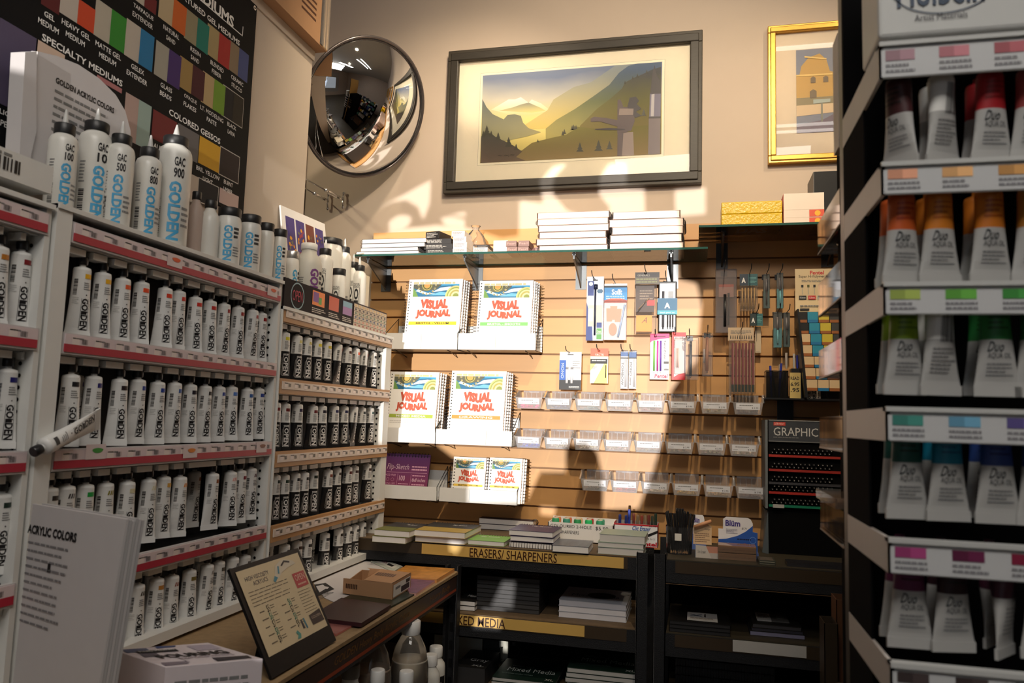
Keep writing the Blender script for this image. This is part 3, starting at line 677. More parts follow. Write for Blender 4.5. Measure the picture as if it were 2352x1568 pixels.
for i in range(n):
    for k in range(6): x = .46+(Wd-.464)*(i+.5)/n; z = .003+(Hd-.007)*(k+.5)/6; m.quad(x-.008, x+.008, z-.0035, z+.0035, -.0003, flat(*[(150, 80, 70), (190, 130, 110), (60, 70, 100), (90, 110, 90), (60, 50, 50), (200, 170, 120)][k]))
m.T = None; m.build('printing', t, (XR, y0, zb) if False else o)

# ------------------------------------------------------------------ colour chart poster on the partition
XPz = -1.322; py0, py1 = 0.95, P(575, 250, X=XPz).y; pz0, pz1 = 1.93, P(588, 12, X=XPz).z
py1 = (P(588, 30, X=XPz).y+P(562, 470, X=XPz).y)/2; pz0 = P(560, 497, X=XPz).z
t = thing('colour_chart_poster', 'black colour chart poster with paint swatches on the beige partition', 'poster', (XPz, py0, pz0)); o = tuple(t.location)
MB().box(-1.3295, XPz, py0, py1, pz0, pz1, mat('black_poster', (.006, .006, .007), .6, spec=.15)).build('sheet', t, o)
def on(y, z, e=.0006): return (XPz+e, y, z)
sw = MB(); tx = MB()
def swr(q, c, e=.0005):
    a, b, c_, d = lrect(*q, XPz); sw.add([on(a, c_, e), on(b, c_, e), on(b, d, e), on(a, d, e)], [(0, 1, 2, 3)], flat(*c, 0.7)); return a, b, c_, d
def cap2(a, b, z, l1, l2):
    m_ = (a+b)/2; f_ = lambda x, y: on(x, y, .0008)
    for k, s in enumerate((l1, l2)):
        if s: wd = .0088*len(s); tx.text(s, m_-wd/2, m_+wd/2, z-.021-.021*k, z-.009-.021*k, 0, W255, fn=f_, bold=.01)
SW = [((100, -60, 135, 35), (96, 26, 30), None, 'GEL', 'MEDIUM'), ((141, -30, 214, 78), (200, 190, 178), (214, 76, 40), 'HEAVY GEL', 'MEDIUM'), ((221, -5, 284, 124), (190, 182, 165), (50, 140, 44), 'MATTE GEL', 'MEDIUM'),
 ((305, -40, 357, 35), (190, 180, 165), (110, 30, 34), 'TARPAQUE', 'EXTENDER'), ((291, 41, 348, 166), (196, 186, 172), (34, 120, 170), 'GELEX', 'EXTENDER'), ((368, -30, 424, 84), (190, 170, 135), (206, 100, 36), 'NATURAL', 'SAND'),
 ((427, 18, 476, 127), (150, 140, 110), (24, 120, 104), 'RESIN', 'SAND'), ((477, 52, 525, 161), (170, 150, 105), (170, 44, 40), 'BLENDED', 'FIBER'), ((527, 91, 567, 191), (140, 120, 95), (70, 80, 130), 'CERAMIC', 'STUCCO'),
 ((359, 91, 411, 207), (170, 166, 152), (70, 44, 110), 'GLASS', 'BEADS'), ((414, 127, 466, 234), (165, 135, 80), (74, 22, 34), 'OPAQUE', 'FLAKES'), ((466, 162, 513, 267), (190, 165, 120), (120, 160, 50), 'LT. MODELING', 'PASTE'),
 ((514, 196, 555, 293), (20, 20, 24), (40, 34, 22), 'BLACK', 'LAVA'), ((0, 40, 70, 270), (82, 72, 98), None, 'LIQUID', 'PEARL'), ((84, 89, 146, 160), (206, 180, 160), None, '', ''), ((223, 171, 279, 215), (170, 110, 110), None, '', ''), ((289, 211, 340, 345), (176, 150, 140), (150, 170, 160), '', ''),
 ((352, 250, 402, 345), (110, 34, 34), None, 'ALIZARIN', ''), ((409, 282, 453, 375), (104, 100, 98), None, '', ''), ((459, 311, 502, 398), (208, 158, 34), None, 'BRIL. YELLOW', 'LIGHT'), ((507, 337, 546, 421), (36, 24, 22), None, 'BURNT', 'UMBER'), ((457, 409, 498, 480), (16, 18, 26), None, '', ''), ((505, 430, 546, 484), (206, 180, 172), None, '', ''), ((410, 385, 452, 470), (190, 176, 160), None, '', '')]
for q, c, c2_, l1, l2 in SW:
    if max(c) < 45:
        a, b, e_, d = lrect(*q, XPz); k = .0025
        sw.add([on(a-k, e_-k, .0003), on(b+k, e_-k, .0003), on(b+k, d+k, .0003), on(a-k, d+k, .0003)], [(0, 1, 2, 3)], flat(190, 186, 180))
    a, b, e_, d = swr(q, c)
    if c2_: m_ = (a+b)/2; sw.add([on(m_, e_, .0009), on(b, e_, .0009), on(b, d, .0009), on(m_, d, .0009)], [(0, 1, 2, 3)], flat(*c2_, 0.7))
    if l1: cap2(a, b, e_, l1, l2)
f_ = lambda x, y: on(x, y, .0008)
def ptxt(s, q, bold=.02):
    a, b, c_, d = lrect(*q, XPz)
    # height taken from the left end of the line
    tx.text(s, a, b, c_, d, 0, W255, fn=f_, bold=bold)
def ptext(s, pl, pr, hpx, bold=.02):
    """baseline from pixel pl to pixel pr (on the poster), cap height hpx pixels at the left end"""
    A_, B_ = P(*pl, X=XPz), P(*pr, X=XPz); h = P(pl[0], pl[1]-hpx, X=XPz).z-A_.z; z = (A_.z+B_.z)/2
    tx.text(s, A_.y, B_.y, z, z+h, 0, W255, fn=f_, bold=bold)
ptext('SPECIALTY MEDIUMS', (95, 92), (280, 200), 17); ptext('COLORED GESSOS', (387, 265), (505, 330), 15); ptext('TEXTURED GEL MEDIUMS', (402, -10), (550, 101), 14); ptext('MEDIUMS', (430, 2), (537, 44), 30, .03)
a, b, c_, d = lrect(420, -60, 557, 84, XPz)
for q in ((a, b, c_, c_+.003), (b-.003, b, c_, d)): tx.add([on(q[0], q[2]), on(q[1], q[2]), on(q[1], q[3]), on(q[0], q[3])], [(0, 1, 2, 3)], W255)
s_ = sw.build('swatches', t, o); s_['kind'] = 'stuff'; del s_['kind']
tx.build('lettering', t, o)
g = MB(); g.ring(py1-.012, pz1-.012, .004, .007, 0, chrome); 
for k in range(len(g.v)): x, y, z = g.v[k]; g.v[k] = (XPz+.001, x, z)
g.build('grommet', t, o)

MB().box(-1.329, -1.3225, .82, P(100, 300, X=-1.3225).y, P(60, 362, X=-1.3225).z, pz0+.02, mat('black_poster', (0, 0, 0))).build('lower_sheet', t, o)

k_ = MB()
for px, py, c in ((405, 597, (224, 90, 40)), (628, 667, (224, 100, 60)), (224, 1034, (60, 150, 60)), (440, 1034, (220, 130, 40)), (603, 1024, (130, 80, 60))):
    p = P(px, py, X=XR+.001)
    k_.add([(XR+.0012, p.y-.030, p.z-.017), (XR+.0012, p.y+.022, p.z-.017), (XR+.0012, p.y+.022, p.z+.012), (XR+.0012, p.y-.030, p.z+.012)], [(0, 1, 2, 3)], flat(216, 200, 200))
    k_.add([(XR+.0018, p.y+.014*math.cos(q)*(1+.15*math.sin(3*q)), p.z+.005*math.sin(q)) for q in [6.283*j/12 for j in range(12)]], [list(range(12))], flat(*c))
rk0 = bpy.data.objects['tube_rack']; k_.build('colour_stickers', rk0, tuple(rk0.location))
# ------------------------------------------------------------------ bottles and jars on top of the racks
bottle_m = mat('milky_bottle', (.74, .73, .68), .32); blue_ink = flat(70, 160, 205); label_w = flat(226, 224, 218, .45)
tip_m = mat('translucent_tip', (.62, .62, .60), .4); lid_black = mat('lid_black', (.014, .014, .015), .4)
def face(o, x, y, jit=0.0): o.rotation_euler = (0, 0, math.atan2(-x, y)+jit)
def wrapf(r, e=.0005): return lambda x, z: ((r+e)*math.sin(x/r), -(r+e)*math.cos(x/r), z)
def bottle(kind, x, y, z, r, h, label, cat, group, num=None, jit=0.1, word='GOLDEN', col=None, cap_col=None, bodym=None):
    t = thing('squeeze_bottle' if kind == 'tip' else ('jar' if kind == 'jar' else 'bottle'), label, cat, (x, y, z), group=group); face(t, x, y, jit)
    bm_ = bodym or bottle_m; col = col or blue_ink; cm = cap_col or lid_black
    if kind == 'tip':
        ch = .020; hb = h-ch
        MB().lathe([(r*.9, 0), (r, .004), (r, hb*.88), (r*.96, hb*.925), (r*.86, hb*.96), (r*.66, hb*.985), (r*.62, hb)], bm_, 24).build('body', t)
        MB().lathe([(r*.70, hb-.001), (r*.72, hb+.001), (r*.72, h-.002), (r*.68, h)], cm, 20).build('cap', t)
        MB().lathe([(r*.26, h), (r*.22, h+.004), (.0022, h+.030), (.0015, h+.032)], tip_m, 12).build('tip', t)
        top = hb*.88
    elif kind == 'jar':
        ch = min(.022, h*.2); hb = h-ch
        MB().lathe([(r*.92, 0), (r, .004), (r, hb*.86), (r*.93, hb*.95), (r*.86, hb)], bm_, 24).build('body', t)
        MB().lathe([(r*.90, hb-.001), (r*.93, hb+.001), (r*.93, h-.002), (r*.88, h)], cm, 28).build('lid', t)
        top = hb*.86
    else:
        ch = .02; hb = h-ch
        MB().lathe([(r*.9, 0), (r, .004), (r, hb*.76), (r*.9, hb*.86), (r*.55, hb*.95), (r*.5, hb)], bm_, 24).build('body', t)
        MB().lathe([(r*.56, hb-.001), (r*.60, hb+.001), (r*.60, h-.002), (r*.55, h)], cm, 20).build('cap', t)
        top = hb*.76
    m = MB(); fn = wrapf(r); gh = top-.012
    if word == 'GOLDEN':
        z1 = top*.70 if num else top*.92
        m.text('GOLDEN', -r*.28, r*.42, .012, z1, 0, col, rot=90, cuts=4, fn=fn, bold=.04)
        if num:
            m.text('GAC', -r*.1, r*.52, top*.87, top*.97, 0, ink, fn=fn, bold=.03); m.text(num, -r*.1, r*.52, top*.74, top*.85, 0, ink, fn=fn, bold=.03)
        else: m.words(r*.5, r*1.05, top*.62, top*.9, 3, 0, ink, fn=fn, fill=.6, seed=int(h*9999))
        m.words(r*.5, r*1.1, top*.2, top*.45, 4, 0, grey, fn=fn, seed=5)
        m.barcode(-r*1.05, -r*.70, top*.12, top*.42, 0, ink, n=14, fn=fn, horiz=True); m.words(-r*1.1, -r*.7, top*.48, top*.75, 7, 0, grey, fn=fn, seed=8)
    elif word == 'OPEN':
        a, b, c, d = -r*.55, r*.35, top*.08, top*.80
        for q in ((a, a+.0012, c, d), (b-.0012, b, c, d), (a, b, c, c+.0012), (a, b, d-.0012, d)):
            n_s = 5; 
            for s in range(n_s): u0, u1 = q[0]+(q[1]-q[0])*s/n_s, q[0]+(q[1]-q[0])*(s+1)/n_s; m.add([fn(u0, q[2]), fn(u1, q[2]), fn(u1, q[3]), fn(u0, q[3])], [(0, 1, 2, 3)], ink)
        m.text('OPEN', a+r*.18, b-r*.14, c+.004, d-.004, 0, ink, rot=90, cuts=4, fn=fn, bold=.03)
        m.text('GOLDEN', a, b, d+.002, d+.002+top*.07, 0, ink, fn=fn)
        m.words(r*.5, r*1.1, top*.2, top*.5, 4, 0, grey, fn=fn, seed=5)
    m.build('label', t); return t
ZT = 1.792
G1 = 'white bottles and jars on top of the red railed rack'
def on_top(px, cap_py, wpx, X, Z): 
    p = P(px, cap_py, X=X); d = -(RW.transposed() @ (p-Vector((0, 0, EYE)))).z
    return p.y, p.z-Z, wpx/FPX*d/2
for k, (px, py, wp, X, kind, num, lab) in enumerate([
  (150, 287, 62, -1.235, 'tip', '100', 'squeeze bottle numbered 100 with black cap, leftmost on red railed rack'),
  (224, 283, 72, -1.245, 'tip', '10', 'squeeze bottle with grey tip standing between bottles 100 and 500'),
  (281, 312, 60, -1.205, 'tip', '500', 'squeeze bottle numbered 500 with black cap beside two others'),
  (345, 342, 58, -1.205, 'tip', '800', 'shorter squeeze bottle numbered 800 left of the tallest bottle'),
  (405, 317, 76, -1.200, 'tip', '900', 'tallest squeeze bottle numbered 900 with large blue lettering')]):
    y, h, r = on_top(px, py, wp, X, ZT); bottle(kind, X, y, ZT, r, h, lab, 'bottle', G1, num, jit=[.25, .25, -.1, .25, .1][k])
for k, (px, py, wp, X, kind, lab, cm) in enumerate([
  (453, 441, 34, -1.235, 'bottle', 'narrow cream bottle with black cap right of the tallest squeeze bottle', None),
  (485, 461, 44, -1.215, 'bottle', 'white bottle with black cap left of the wide lidded jar', None),
  (529, 480, 55, -1.195, 'jar', 'white jar with wide black lid, widest lid on red railed rack', None),
  (577, 496, 50, -1.190, 'jar', 'white jar with black lid, second jar from the tallest squeeze bottle', None),
  (614, 514, 36, -1.195, 'jar', 'slim white jar with black lid, second from right on red railed rack', None),
  (645, 528, 33, -1.190, 'jar', 'slim white jar with black lid, rightmost on red railed rack', None)]):
    y, h, r = on_top(px, py, wp, X, ZT); bottle(kind, X, y, ZT, r, h, lab, 'bottle' if kind == 'bottle' else 'jar', G1, None, jit=-.1, word='GOLDEN' if k not in (0, 1, 4) else 'x', bodym=bottle_m if k else flat(200, 180, 168))
ZM2 = 1.722; G2 = 'bottles and jars behind the dark sign board'
silver = mat('silver_tin', (.5, .5, .5), .3, .8)
for (px, py, wp, X, kind, word, lab, cm, bm2) in [
  (672, 578, 34, -1.235, 'jar', 'GOLDEN', 'small silver tin at the left end behind the dark sign board', silver, label_w),
  (711, 560, 62, -1.215, 'bottle', 'GOLDEN', 'grey labelled bottle with white screw cap behind the dark sign board', plastic_white, flat(190, 188, 180)),
  (748, 572, 38, -1.205, 'tip', 'OPEN', 'squeeze bottle with boxed lettering right of the grey labelled bottle', None, None),
  (757, 550, 66, -1.285, 'jar', 'OPEN', 'large jar with the broadest black lid, behind the squeeze bottles', None, None),
  (792, 568, 34, -1.240, 'tip', 'OPEN', 'squeeze bottle with boxed lettering right of the broadest lid', None, None),
  (779, 618, 34, -1.195, 'jar', 'OPEN', 'small low jar with black lid in front of the squeeze bottles', None, None),
  (812, 603, 36, -1.225, 'tip', 'OPEN', 'second last squeeze bottle toward the back wall on wooden railed rack', None, None),
  (826, 610, 34, -1.200, 'tip', 'OPEN', 'last squeeze bottle toward the back wall on wooden railed rack', None, None)]:
    y, h, r = on_top(px, py, wp, X, ZM2); bottle(kind, X, y, ZM2, r, h, lab, 'jar' if kind == 'jar' else 'bottle', G2, None, jit=-.2 if word == 'OPEN' else .45, word=word, cap_col=cm, bodym=bm2, col=flat(110, 60, 120) if px == 711 else None)
a = P(852, 640, X=-1.20); m = MB().box(-1.31, -1.205, a.y-.10, a.y, ZM2, P(852, 635, X=-1.20).z, flat(226, 214, 190))
solo(m, 'paper_box', 'plain cream carton at the back wall end of the wooden railed rack', 'box', bevel=.001)
# painted art card leaning behind the jars
q = [P(652, 460, X=-1.29), P(734, 520, X=-1.25), P(742, 592, X=-1.225), P(680, 590, X=-1.225)]
zb = ZT if False else ZM2
L_ = P(652, 460, X=-1.30); R2 = P(733, 522, X=-1.30); hgt = (L_.z+R2.z)/2-ZM2
t = thing('art_card', 'white bordered card with four orange and purple painted strips behind the jars', 'card', (-1.27, L_.y, ZM2), (0, -.22, math.pi/2-.18)); w_ = (R2.y-L_.y)*1.03
t.rotation_euler = (0, 0, 0)
t.matrix_basis = TR(-1.262, L_.y+.01, ZM2) @ RZ(math.pi/2-.12) @ RX(-.16)
hgt = L_.z-ZM2-.005
MB().box(0, w_, 0, .006, 0, hgt, flat(226, 222, 216)).build('card', t)
m = MB(); R = random.Random(5)
for k in range(4):
    a, b = w_*(.08+.22*k), w_*(.08+.22*k+.19); m.quad(a, b, hgt*.10, hgt*.92, -.0003, flat(74, 60, 120) if k != 2 else flat(110, 60, 50))
    for j in range(26):
        cx = R.uniform(a+.006, b-.006); cz = R.uniform(hgt*.14, hgt*.88); rr_ = R.uniform(.003, .009)
        cc = [(222, 150, 40), (150, 60, 70), (214, 140, 50), (60, 50, 120), (110, 110, 80)][R.randint(0, 4)]
        n = 7; m.poly([(cx+min(rr_, cx-a, b-cx)*R.uniform(.5, 1)*math.cos(6.28*i/n), -.0006-.00002*j, cz+rr_*R.uniform(.6, 1.5)*math.sin(6.28*i/n)) for i in range(n)], flat(*cc))
m.build('painted_strips', t)

# ------------------------------------------------------------------ upper brochure stack
pap = flat(204, 200, 200, .7); pap2 = flat(186, 184, 184, .7)
def sheet_stack(name, label, outline, X, thick, n=1):
    zs = [P(a, b, X=X) for a, b in outline]; t = thing(name, label, 'leaflets', (X, zs[0].y, min(p.z for p in zs))); o = tuple(t.location)
    m = MB(); N = len(zs); k = max(3, int(thick/.003))
    vs = [(X, p.y, p.z) for p in zs]+[(X-thick, p.y-.004, p.z) for p in zs]
    m.add(vs, [list(range(N)), list(range(2*N-1, N-1, -1))]+[(i, N+i, N+(i+1) % N, (i+1) % N) for i in range(N)], pap)
    m.build('pages', t, o); return t, o
t, o = sheet_stack('leaflet_stack', 'white printed leaflets propped upright behind bottles 100 and 500', [(87, 118), (130, 128), (180, 148), (228, 180), (266, 218), (288, 255), (300, 300), (303, 470), (64, 400)], -1.275, .012)
m = MB(); XX = -1.2744; fn = lambda a, b: (XX, a, b)
A_, B_ = P(128, 185, X=XX), P(262, 258, X=XX); zz = (A_.z+B_.z)/2
m.text('GOLDEN ACRYLIC COLORS', A_.y, B_.y, zz-.004, zz+.009, 0, ink, fn=fn, bold=.04)
m.words(A_.y, B_.y+.01, zz-.14, zz-.012, 8, 0, grey, fn=fn, fill=.35, seed=12); m.build('printing', t, o)
t, o = sheet_stack('leaflet_stack', 'thicker pile of blank white leaflets left of the printed leaflets', [(58, 120), (84, 118), (84, 300), (62, 400), (44, 372)], -1.268, .03)

# ------------------------------------------------------------------ long metal shelf below the racks
tan = mat('particle_board', (.30, .20, .10), .7, noise=.3, nscale=60)
xe = -.79; t = thing('metal_shelving_unit', 'black metal shelving unit under the tube racks with orange striped front strip', 'shelving', (-1.0, 1.6, 0)); o = tuple(t.location)
MB().box(-1.32, xe-.004, .45, 2.596, .876, .896, tan).build('shelf_board', t, o)
m = MB(); m.box(xe-.004, xe, .45, 2.582, .826, .893, hammer).box(xe-.012, xe+.002, .45, 2.582, .888, .897, tan)
m.build('front_beam', t, o)
m = MB(); ST = mat('brown_printed_strip', (.045, .022, .014), .35); X1 = xe+.0012
m.add([(X1, .5, .836), (X1, 2.57, .836), (X1, 2.57, .884), (X1, .5, .884)], [(0, 1, 2, 3)], ST)
m.add([(X1+.0004, .5, .836), (X1+.0004, 2.57, .836), (X1+.0004, 2.57, .845), (X1+.0004, .5, .845)], [(0, 1, 2, 3)], flat(150, 62, 30))
fn = lambda a, b: (X1+.0006, a, b)
for a, b in ((1.17, 1.42), (1.66, 2.13), (2.30, 2.50)):
    s_ = 'GOLDEN Heavy Body Acrylic Colors' if b-a > .3 else ('Acrylic Colors' if a < 2 else 'Heavy Body')
    m.text(s_, a, b, .850, .874, 0, flat(128, 88, 44), fn=fn, shear=.25)
m.build('printed_strip', t, o)
for zz in (.50, .12): MB().box(-1.32, xe-.004, .45, 2.58, zz, zz+.018, tan).box(xe-.004, xe, .45, 2.58, zz-.03, zz+.016, hammer).build('lower_shelf', t, o)
for x_, y_, sx in ((xe, 2.582, 1), (-1.30, 2.582, 1), (xe, .45, 1)):
    m = MB(); s_ = 1
    m.box(x_-.045, x_+.002, y_+.034, y_+.037, 0, .915, hammer).box(x_-.001, x_+.003, y_, y_+.037, 0, .915, hammer).box(x_-.045, x_-.035, y_, y_+.036, 0, .915, hammer) if x_ > -1.2 else m.box(x_, x_+.03, y_, y_+.03, 0, .9, hammer)
    if x_ > -1.2 and y_ > 1:
        for k in range(14): m.box(x_-.030, x_-.018, y_+.0325, y_+.0335, .84-.06*k-.03, .84-.06*k, black)
    if x_ > -1.2: m.box(x_-.0452, x_-.0446, y_+.0335, y_+.034, 0, .915, pale_edge).box(x_-.0014, x_-.0008, y_-.0005, y_, 0, .915, pale_edge)
    m.build('upright', t, o)
TB = .8965
# posters, booklets and box on the shelf
def slab(name, label, cat, pts, z, th, m, group=None, extra=None, top_m=None):
    """flat thing: px corners of its top outline, at height z"""
    w = [P(a, b, Z=z+th) for a, b in pts]; c = sum((Vector(v) for v in w), Vector())/len(w)
    t = thing(name, label, cat, (c.x, c.y, z), group=group); o = (c.x, c.y, z); n = len(w)
    mb = MB(); vs = [(p.x, p.y, z) for p in w]+[(p.x, p.y, z+th) for p in w]
    a2 = sum(w[i].x*w[(i+1) % n].y-w[(i+1) % n].x*w[i].y for i in range(n))
    mb.add(vs, [list(range(n-1, -1, -1))]+[(i, (i+1) % n, n+(i+1) % n, n+i) for i in range(n)], m)
    mb.add(vs, [list(range(n, 2*n))], top_m or m)
    mb.build('pages' if name == 'booklet' else 'body', t, o)
    return t, o, w
t, o, w = slab('poster', 'white poster with diamond logo lying on the shelf below the black tubes', 'poster', [(720, 1338), (862, 1276), (925, 1300), (905, 1312), (790, 1392), (745, 1372)], TB, .0015, pap)
m = MB(); zz = TB+.0022; T_ = Matrix.Translation((P(735, 1362, Z=zz).x, P(735, 1362, Z=zz).y, zz))
def topq(m, pts, c, e=0): m.poly([tuple(P(a, b, Z=zz+e)) for a, b in pts], c)
topq(m, [(722, 1342), (748, 1338), (768, 1352), (730, 1368)], ink); topq(m, [(726, 1346), (742, 1342), (750, 1350), (734, 1360)], pap, .0003)
topq(m, [(740, 1345), (756, 1348), (752, 1352), (738, 1350)], pap, .0004)
bl, br_ = P(731, 1377, Z=zz), P(768, 1360, Z=zz); d = (br_-bl); L = d.length; a_ = math.atan2(d.y, d.x)
m.text('COLORS', 0, L, 0, .022, 0, grey, T=Matrix.Translation(bl) @ RZ(a_) @ RX(-math.pi/2)@ Matrix.Scale(1,4)); m.build('printing', t, o)
t, o, w = slab('flyer', 'small flyer with green border at the far end of the white poster', 'flyer', [(851, 1289), (868, 1277), (922, 1300), (905, 1311), (893, 1308)], TB+.0025, .0015, flat(190, 196, 186))
m = MB(); zz = TB+.0046
topq(m, [(858, 1288), (869, 1280), (914, 1299), (903, 1306)], flat(214, 212, 204))
for k in range(5): topq(m, [(868+k*4, 1286+k*1.6), (871+k*4, 1287.4+k*1.6), (874+k*4, 1284+k*1.6), (872+k*4, 1283+k*1.6)], flat(150, 110, 120), .0003)
topq(m, [(888, 1296), (900, 1301), (906, 1298), (893, 1293)], ink, .0003); m.build('printing', t, o)
slab('booklet', 'orange flecked booklet at the far end of the shelf below the racks', 'booklet', [(893, 1322), (932, 1298), (1044, 1305), (1003, 1330)], TB, .012, flat(210, 150, 90), top_m=mat('orange_marbled_cover', (.50, .22, .045), .4, noise=.7, nscale=40))
slab('booklet', 'purple flecked booklet between the kraft box and the orange booklet', 'booklet', [(925, 1330), (938, 1325), (1003, 1330), (956, 1362), (940, 1360)], TB, .008, flat(220, 170, 160), top_m=mat('purple_marbled_cover', (.16, .06, .12), .4, noise=.8, nscale=60))
slab('booklet', 'dark green booklet underneath the torn kraft box', 'booklet', [(782, 1376), (850, 1345), (955, 1362), (898, 1392)], TB, .005, flat(24, 44, 34), top_m=mat('dark_green_cover', (.010, .022, .014), .3, noise=.5, nscale=20))
slab('booklet', 'dark maroon booklet in front of the torn kraft box', 'booklet', [(741, 1397), (784, 1372), (898, 1388), (830, 1430), (745, 1420)], TB+.005, .010, flat(52, 20, 28), top_m=mat('dark_maroon_cover', (.030, .008, .012), .3, noise=.6, nscale=12))
slab('booklet', 'pink booklet with dark picture beside the hand drawn sign', 'booklet', [(752, 1418), (825, 1426), (772, 1456), (756, 1448)], TB, .005, flat(196, 120, 110), top_m=mat('pink_picture_cover', (.30, .11, .10), .35, noise=.7, nscale=18))
# torn kraft box
z = TB+.0055; w = [P(787, 1362, Z=z), P(900, 1377, Z=z), P(943, 1350, Z=z), P(830, 1335, Z=z)]; h = .045
t = thing('kraft_box', 'torn open kraft carton with white barcode label on the shelf', 'box', tuple(sum(w, Vector())/4)); t.location.z = z; o = tuple(t.location)
m = MB(); up = Vector((0, 0, h)); wl = (w[1]-w[0]); wd_ = (w[3]-w[0]); th = .0025
def wall4(m, a, b, h0, h1, mm):
    n = (b-a).cross(Vector((0, 0, 1))).normalized()*th
    m.hexa([a, b, b-n, a-n, a+Vector((0, 0, h0)), b+Vector((0, 0, h1)), b-n+Vector((0, 0, h1)), a-n+Vector((0, 0, h0))], mm)
wall4(m, w[0], w[1], h*.95, h, kraft); wall4(m, w[1], w[2], h, h, kraft); wall4(m, w[2], w[3], h, h*.8, kraft); wall4(m, w[3], w[0], h*.8, h*.6, kraft)
m.poly([p for p in w], kraft); m.build('carton', t, o)
k0 = w[0]+wl*.42; k1 = w[3]+wl*.42
m = MB(); m.poly([k0+up, w[1]+up, w[2]+up, k1+up], kraft); m.poly([k1+up*.98, k1+up*.98-wl*.10-wd_*.1, k1+up*1.25-wl*.18-wd_*.35, k1+up*1.35-wl*.05-wd_*.55, k1+up*1.05-wd_*.8, k0+up*.98+wd_*.05], kraft)
m.build('lid_flap', t, o)
m = MB(); n_ = (w[2]-w[1]).cross(Vector((0, 0, 1))).normalized()*.0006
def lf(u, v): return w[1]+(w[2]-w[1])*u+Vector((0, 0, h*v))+n_
m.poly([lf(.05, .08), lf(.95, .08), lf(.95, .85), lf(.05, .85)], label_w)
n_ = n_*1.6; m.poly([lf(.45, .15), lf(.9, .15), lf(.9, .5), lf(.45, .5)], ink); m.poly([lf(.70, .55), lf(.92, .55), lf(.92, .78), lf(.70, .78)], ink); m.poly([lf(.15, .5), lf(.4, .5), lf(.4, .65), lf(.15, .65)], grey)
m.build('barcode_label', t, o)
m = MB(); n_ = (w[1]-w[0]).cross(Vector((0, 0, 1))).normalized()*.0006
for k in range(7): a_ = w[0]+wl*(.06+.035*k)+n_; m.poly([a_+up*.35, a_+wl*.025+up*.35, a_+wl*.025+up*.65, a_+up*.65], flat(60, 36, 22))
for k in range(8): a_ = k0+wd_*.45+wl*(.05+.05*k)+up*1.012; m.poly([a_, a_+wl*.035, a_+wl*.035+wd_*.25, a_+wd_*.25], flat(84, 52, 30))
m.build('printing', t, o)

# hand drawn sign on black board
BL_, BR_ = P(625, 1562, X=-.805), P(772, 1480, X=-.805); TL_, TR_ = P(525, 1303, X=-.915), P(685, 1269, X=-.915)
BL_.z = BR_.z = TB; 
ex = (BR_-BL_); ey = ((TL_-BL_)+(TR_-BR_))/2; W_, H_ = ex.length, ey.length; ex.normalize(); ey = (ey-ex*ey.dot(ex)).normalized(); nn = ex.cross(ey)
M_ = Matrix(((ex.x, -nn.x, ey.x, BL_.x), (ex.y, -nn.y, ey.y, BL_.y), (ex.z, -nn.z, ey.z, BL_.z+.004), (0, 0, 0, 1)))
t = thing('sign_board', 'hand drawn cream price sign on a tilted black board standing on the shelf', 'sign', (0, 0, 0)); t.matrix_basis = M_
shx = ((TL_-BL_).dot(ex)+(TR_-BR_).dot(ex))/2
m = MB(); m.prism([(0, 0), (W_, 0), (W_+shx, H_), (shx, H_)], 0, .006, black); m.build('board', t)
sh = lambda x, z: (x+shx*z/H_, -.0012, z)
m = MB(); m.poly([sh(W_*.05, H_*.17), sh(W_*.955, H_*.17), sh(W_*.955, H_*.955), sh(W_*.05, H_*.955)], flat(212, 194, 158, .6)); m.build('paper', t)
m = MB(); S2 = lambda x, z: (x+shx*z/H_, -.0018, z)
m.text('HIGH VISCOSITY', W_*.12, W_*.44, H_*.845, H_*.885, 0, flat(50, 44, 70), fn=S2); m.text('ACRYLICS', W_*.20, W_*.40, H_*.79, H_*.83, 0, flat(50, 44, 70), fn=S2)
m.poly([S2(W_*.74, H_*.62), S2(W_*.93, H_*.62), S2(W_*.93, H_*.77), S2(W_*.74, H_*.77)], flat(176, 60, 66)); S3 = lambda x, z: (x+shx*z/H_, -.0022, z)
m.text('OPEN', W_*.76, W_*.91, H_*.69, H_*.75, 0, flat(226, 190, 170), fn=S3); m.words(W_*.77, W_*.91, H_*.635, H_*.67, 1, 0, flat(214, 170, 150), fn=S3)
m.words(W_*.10, W_*.70, H_*.60, H_*.76, 5, 0, flat(120, 108, 90), fn=S2, fill=.22, seed=3); m.words(W_*.72, W_*.93, H_*.36, H_*.60, 8, 0, flat(120, 108, 90), fn=S2, fill=.18, seed=4)
for k in range(5):
    for j in range(2):
        if k+j > 4: continue
        x, z = W_*(.14+.30*j), H_*(.53-.072*k-.02*j); m.words(x, x+W_*.09, z, z+.008, 1, 0, flat(100, 90, 74), fn=S2, fill=.3, seed=k)
        m.text('$%d' % (5+k+j), x+W_*.1, x+W_*.14, z-.004, z+.014, 0, [ink, flat(40, 120, 100)][(k+j) % 2], fn=S2); m.words(x+W_*.15, x+W_*.22, z+.002, z+.012, 2, 0, flat(100, 90, 74), fn=S2, fill=.3, seed=k+9)
m.poly([S2(W_*.50, H_*.80), S2(W_*.56, H_*.90), S2(W_*.68, H_*.94), S2(W_*.82, H_*.90), S2(W_*.86, H_*.86), S2(W_*.74, H_*.85), S2(W_*.62, H_*.82), S2(W_*.54, H_*.775)], flat(206, 196, 176))
m.poly([S3(W_*.555, H_*.82), S3(W_*.585, H_*.89), S3(W_*.605, H_*.885), S3(W_*.575, H_*.815)], flat(60, 130, 150)); m.poly([S3(W_*.46, H_*.77), S3(W_*.50, H_*.81), S3(W_*.535, H_*.785), S3(W_*.48, H_*.75)], flat(60, 130, 150))
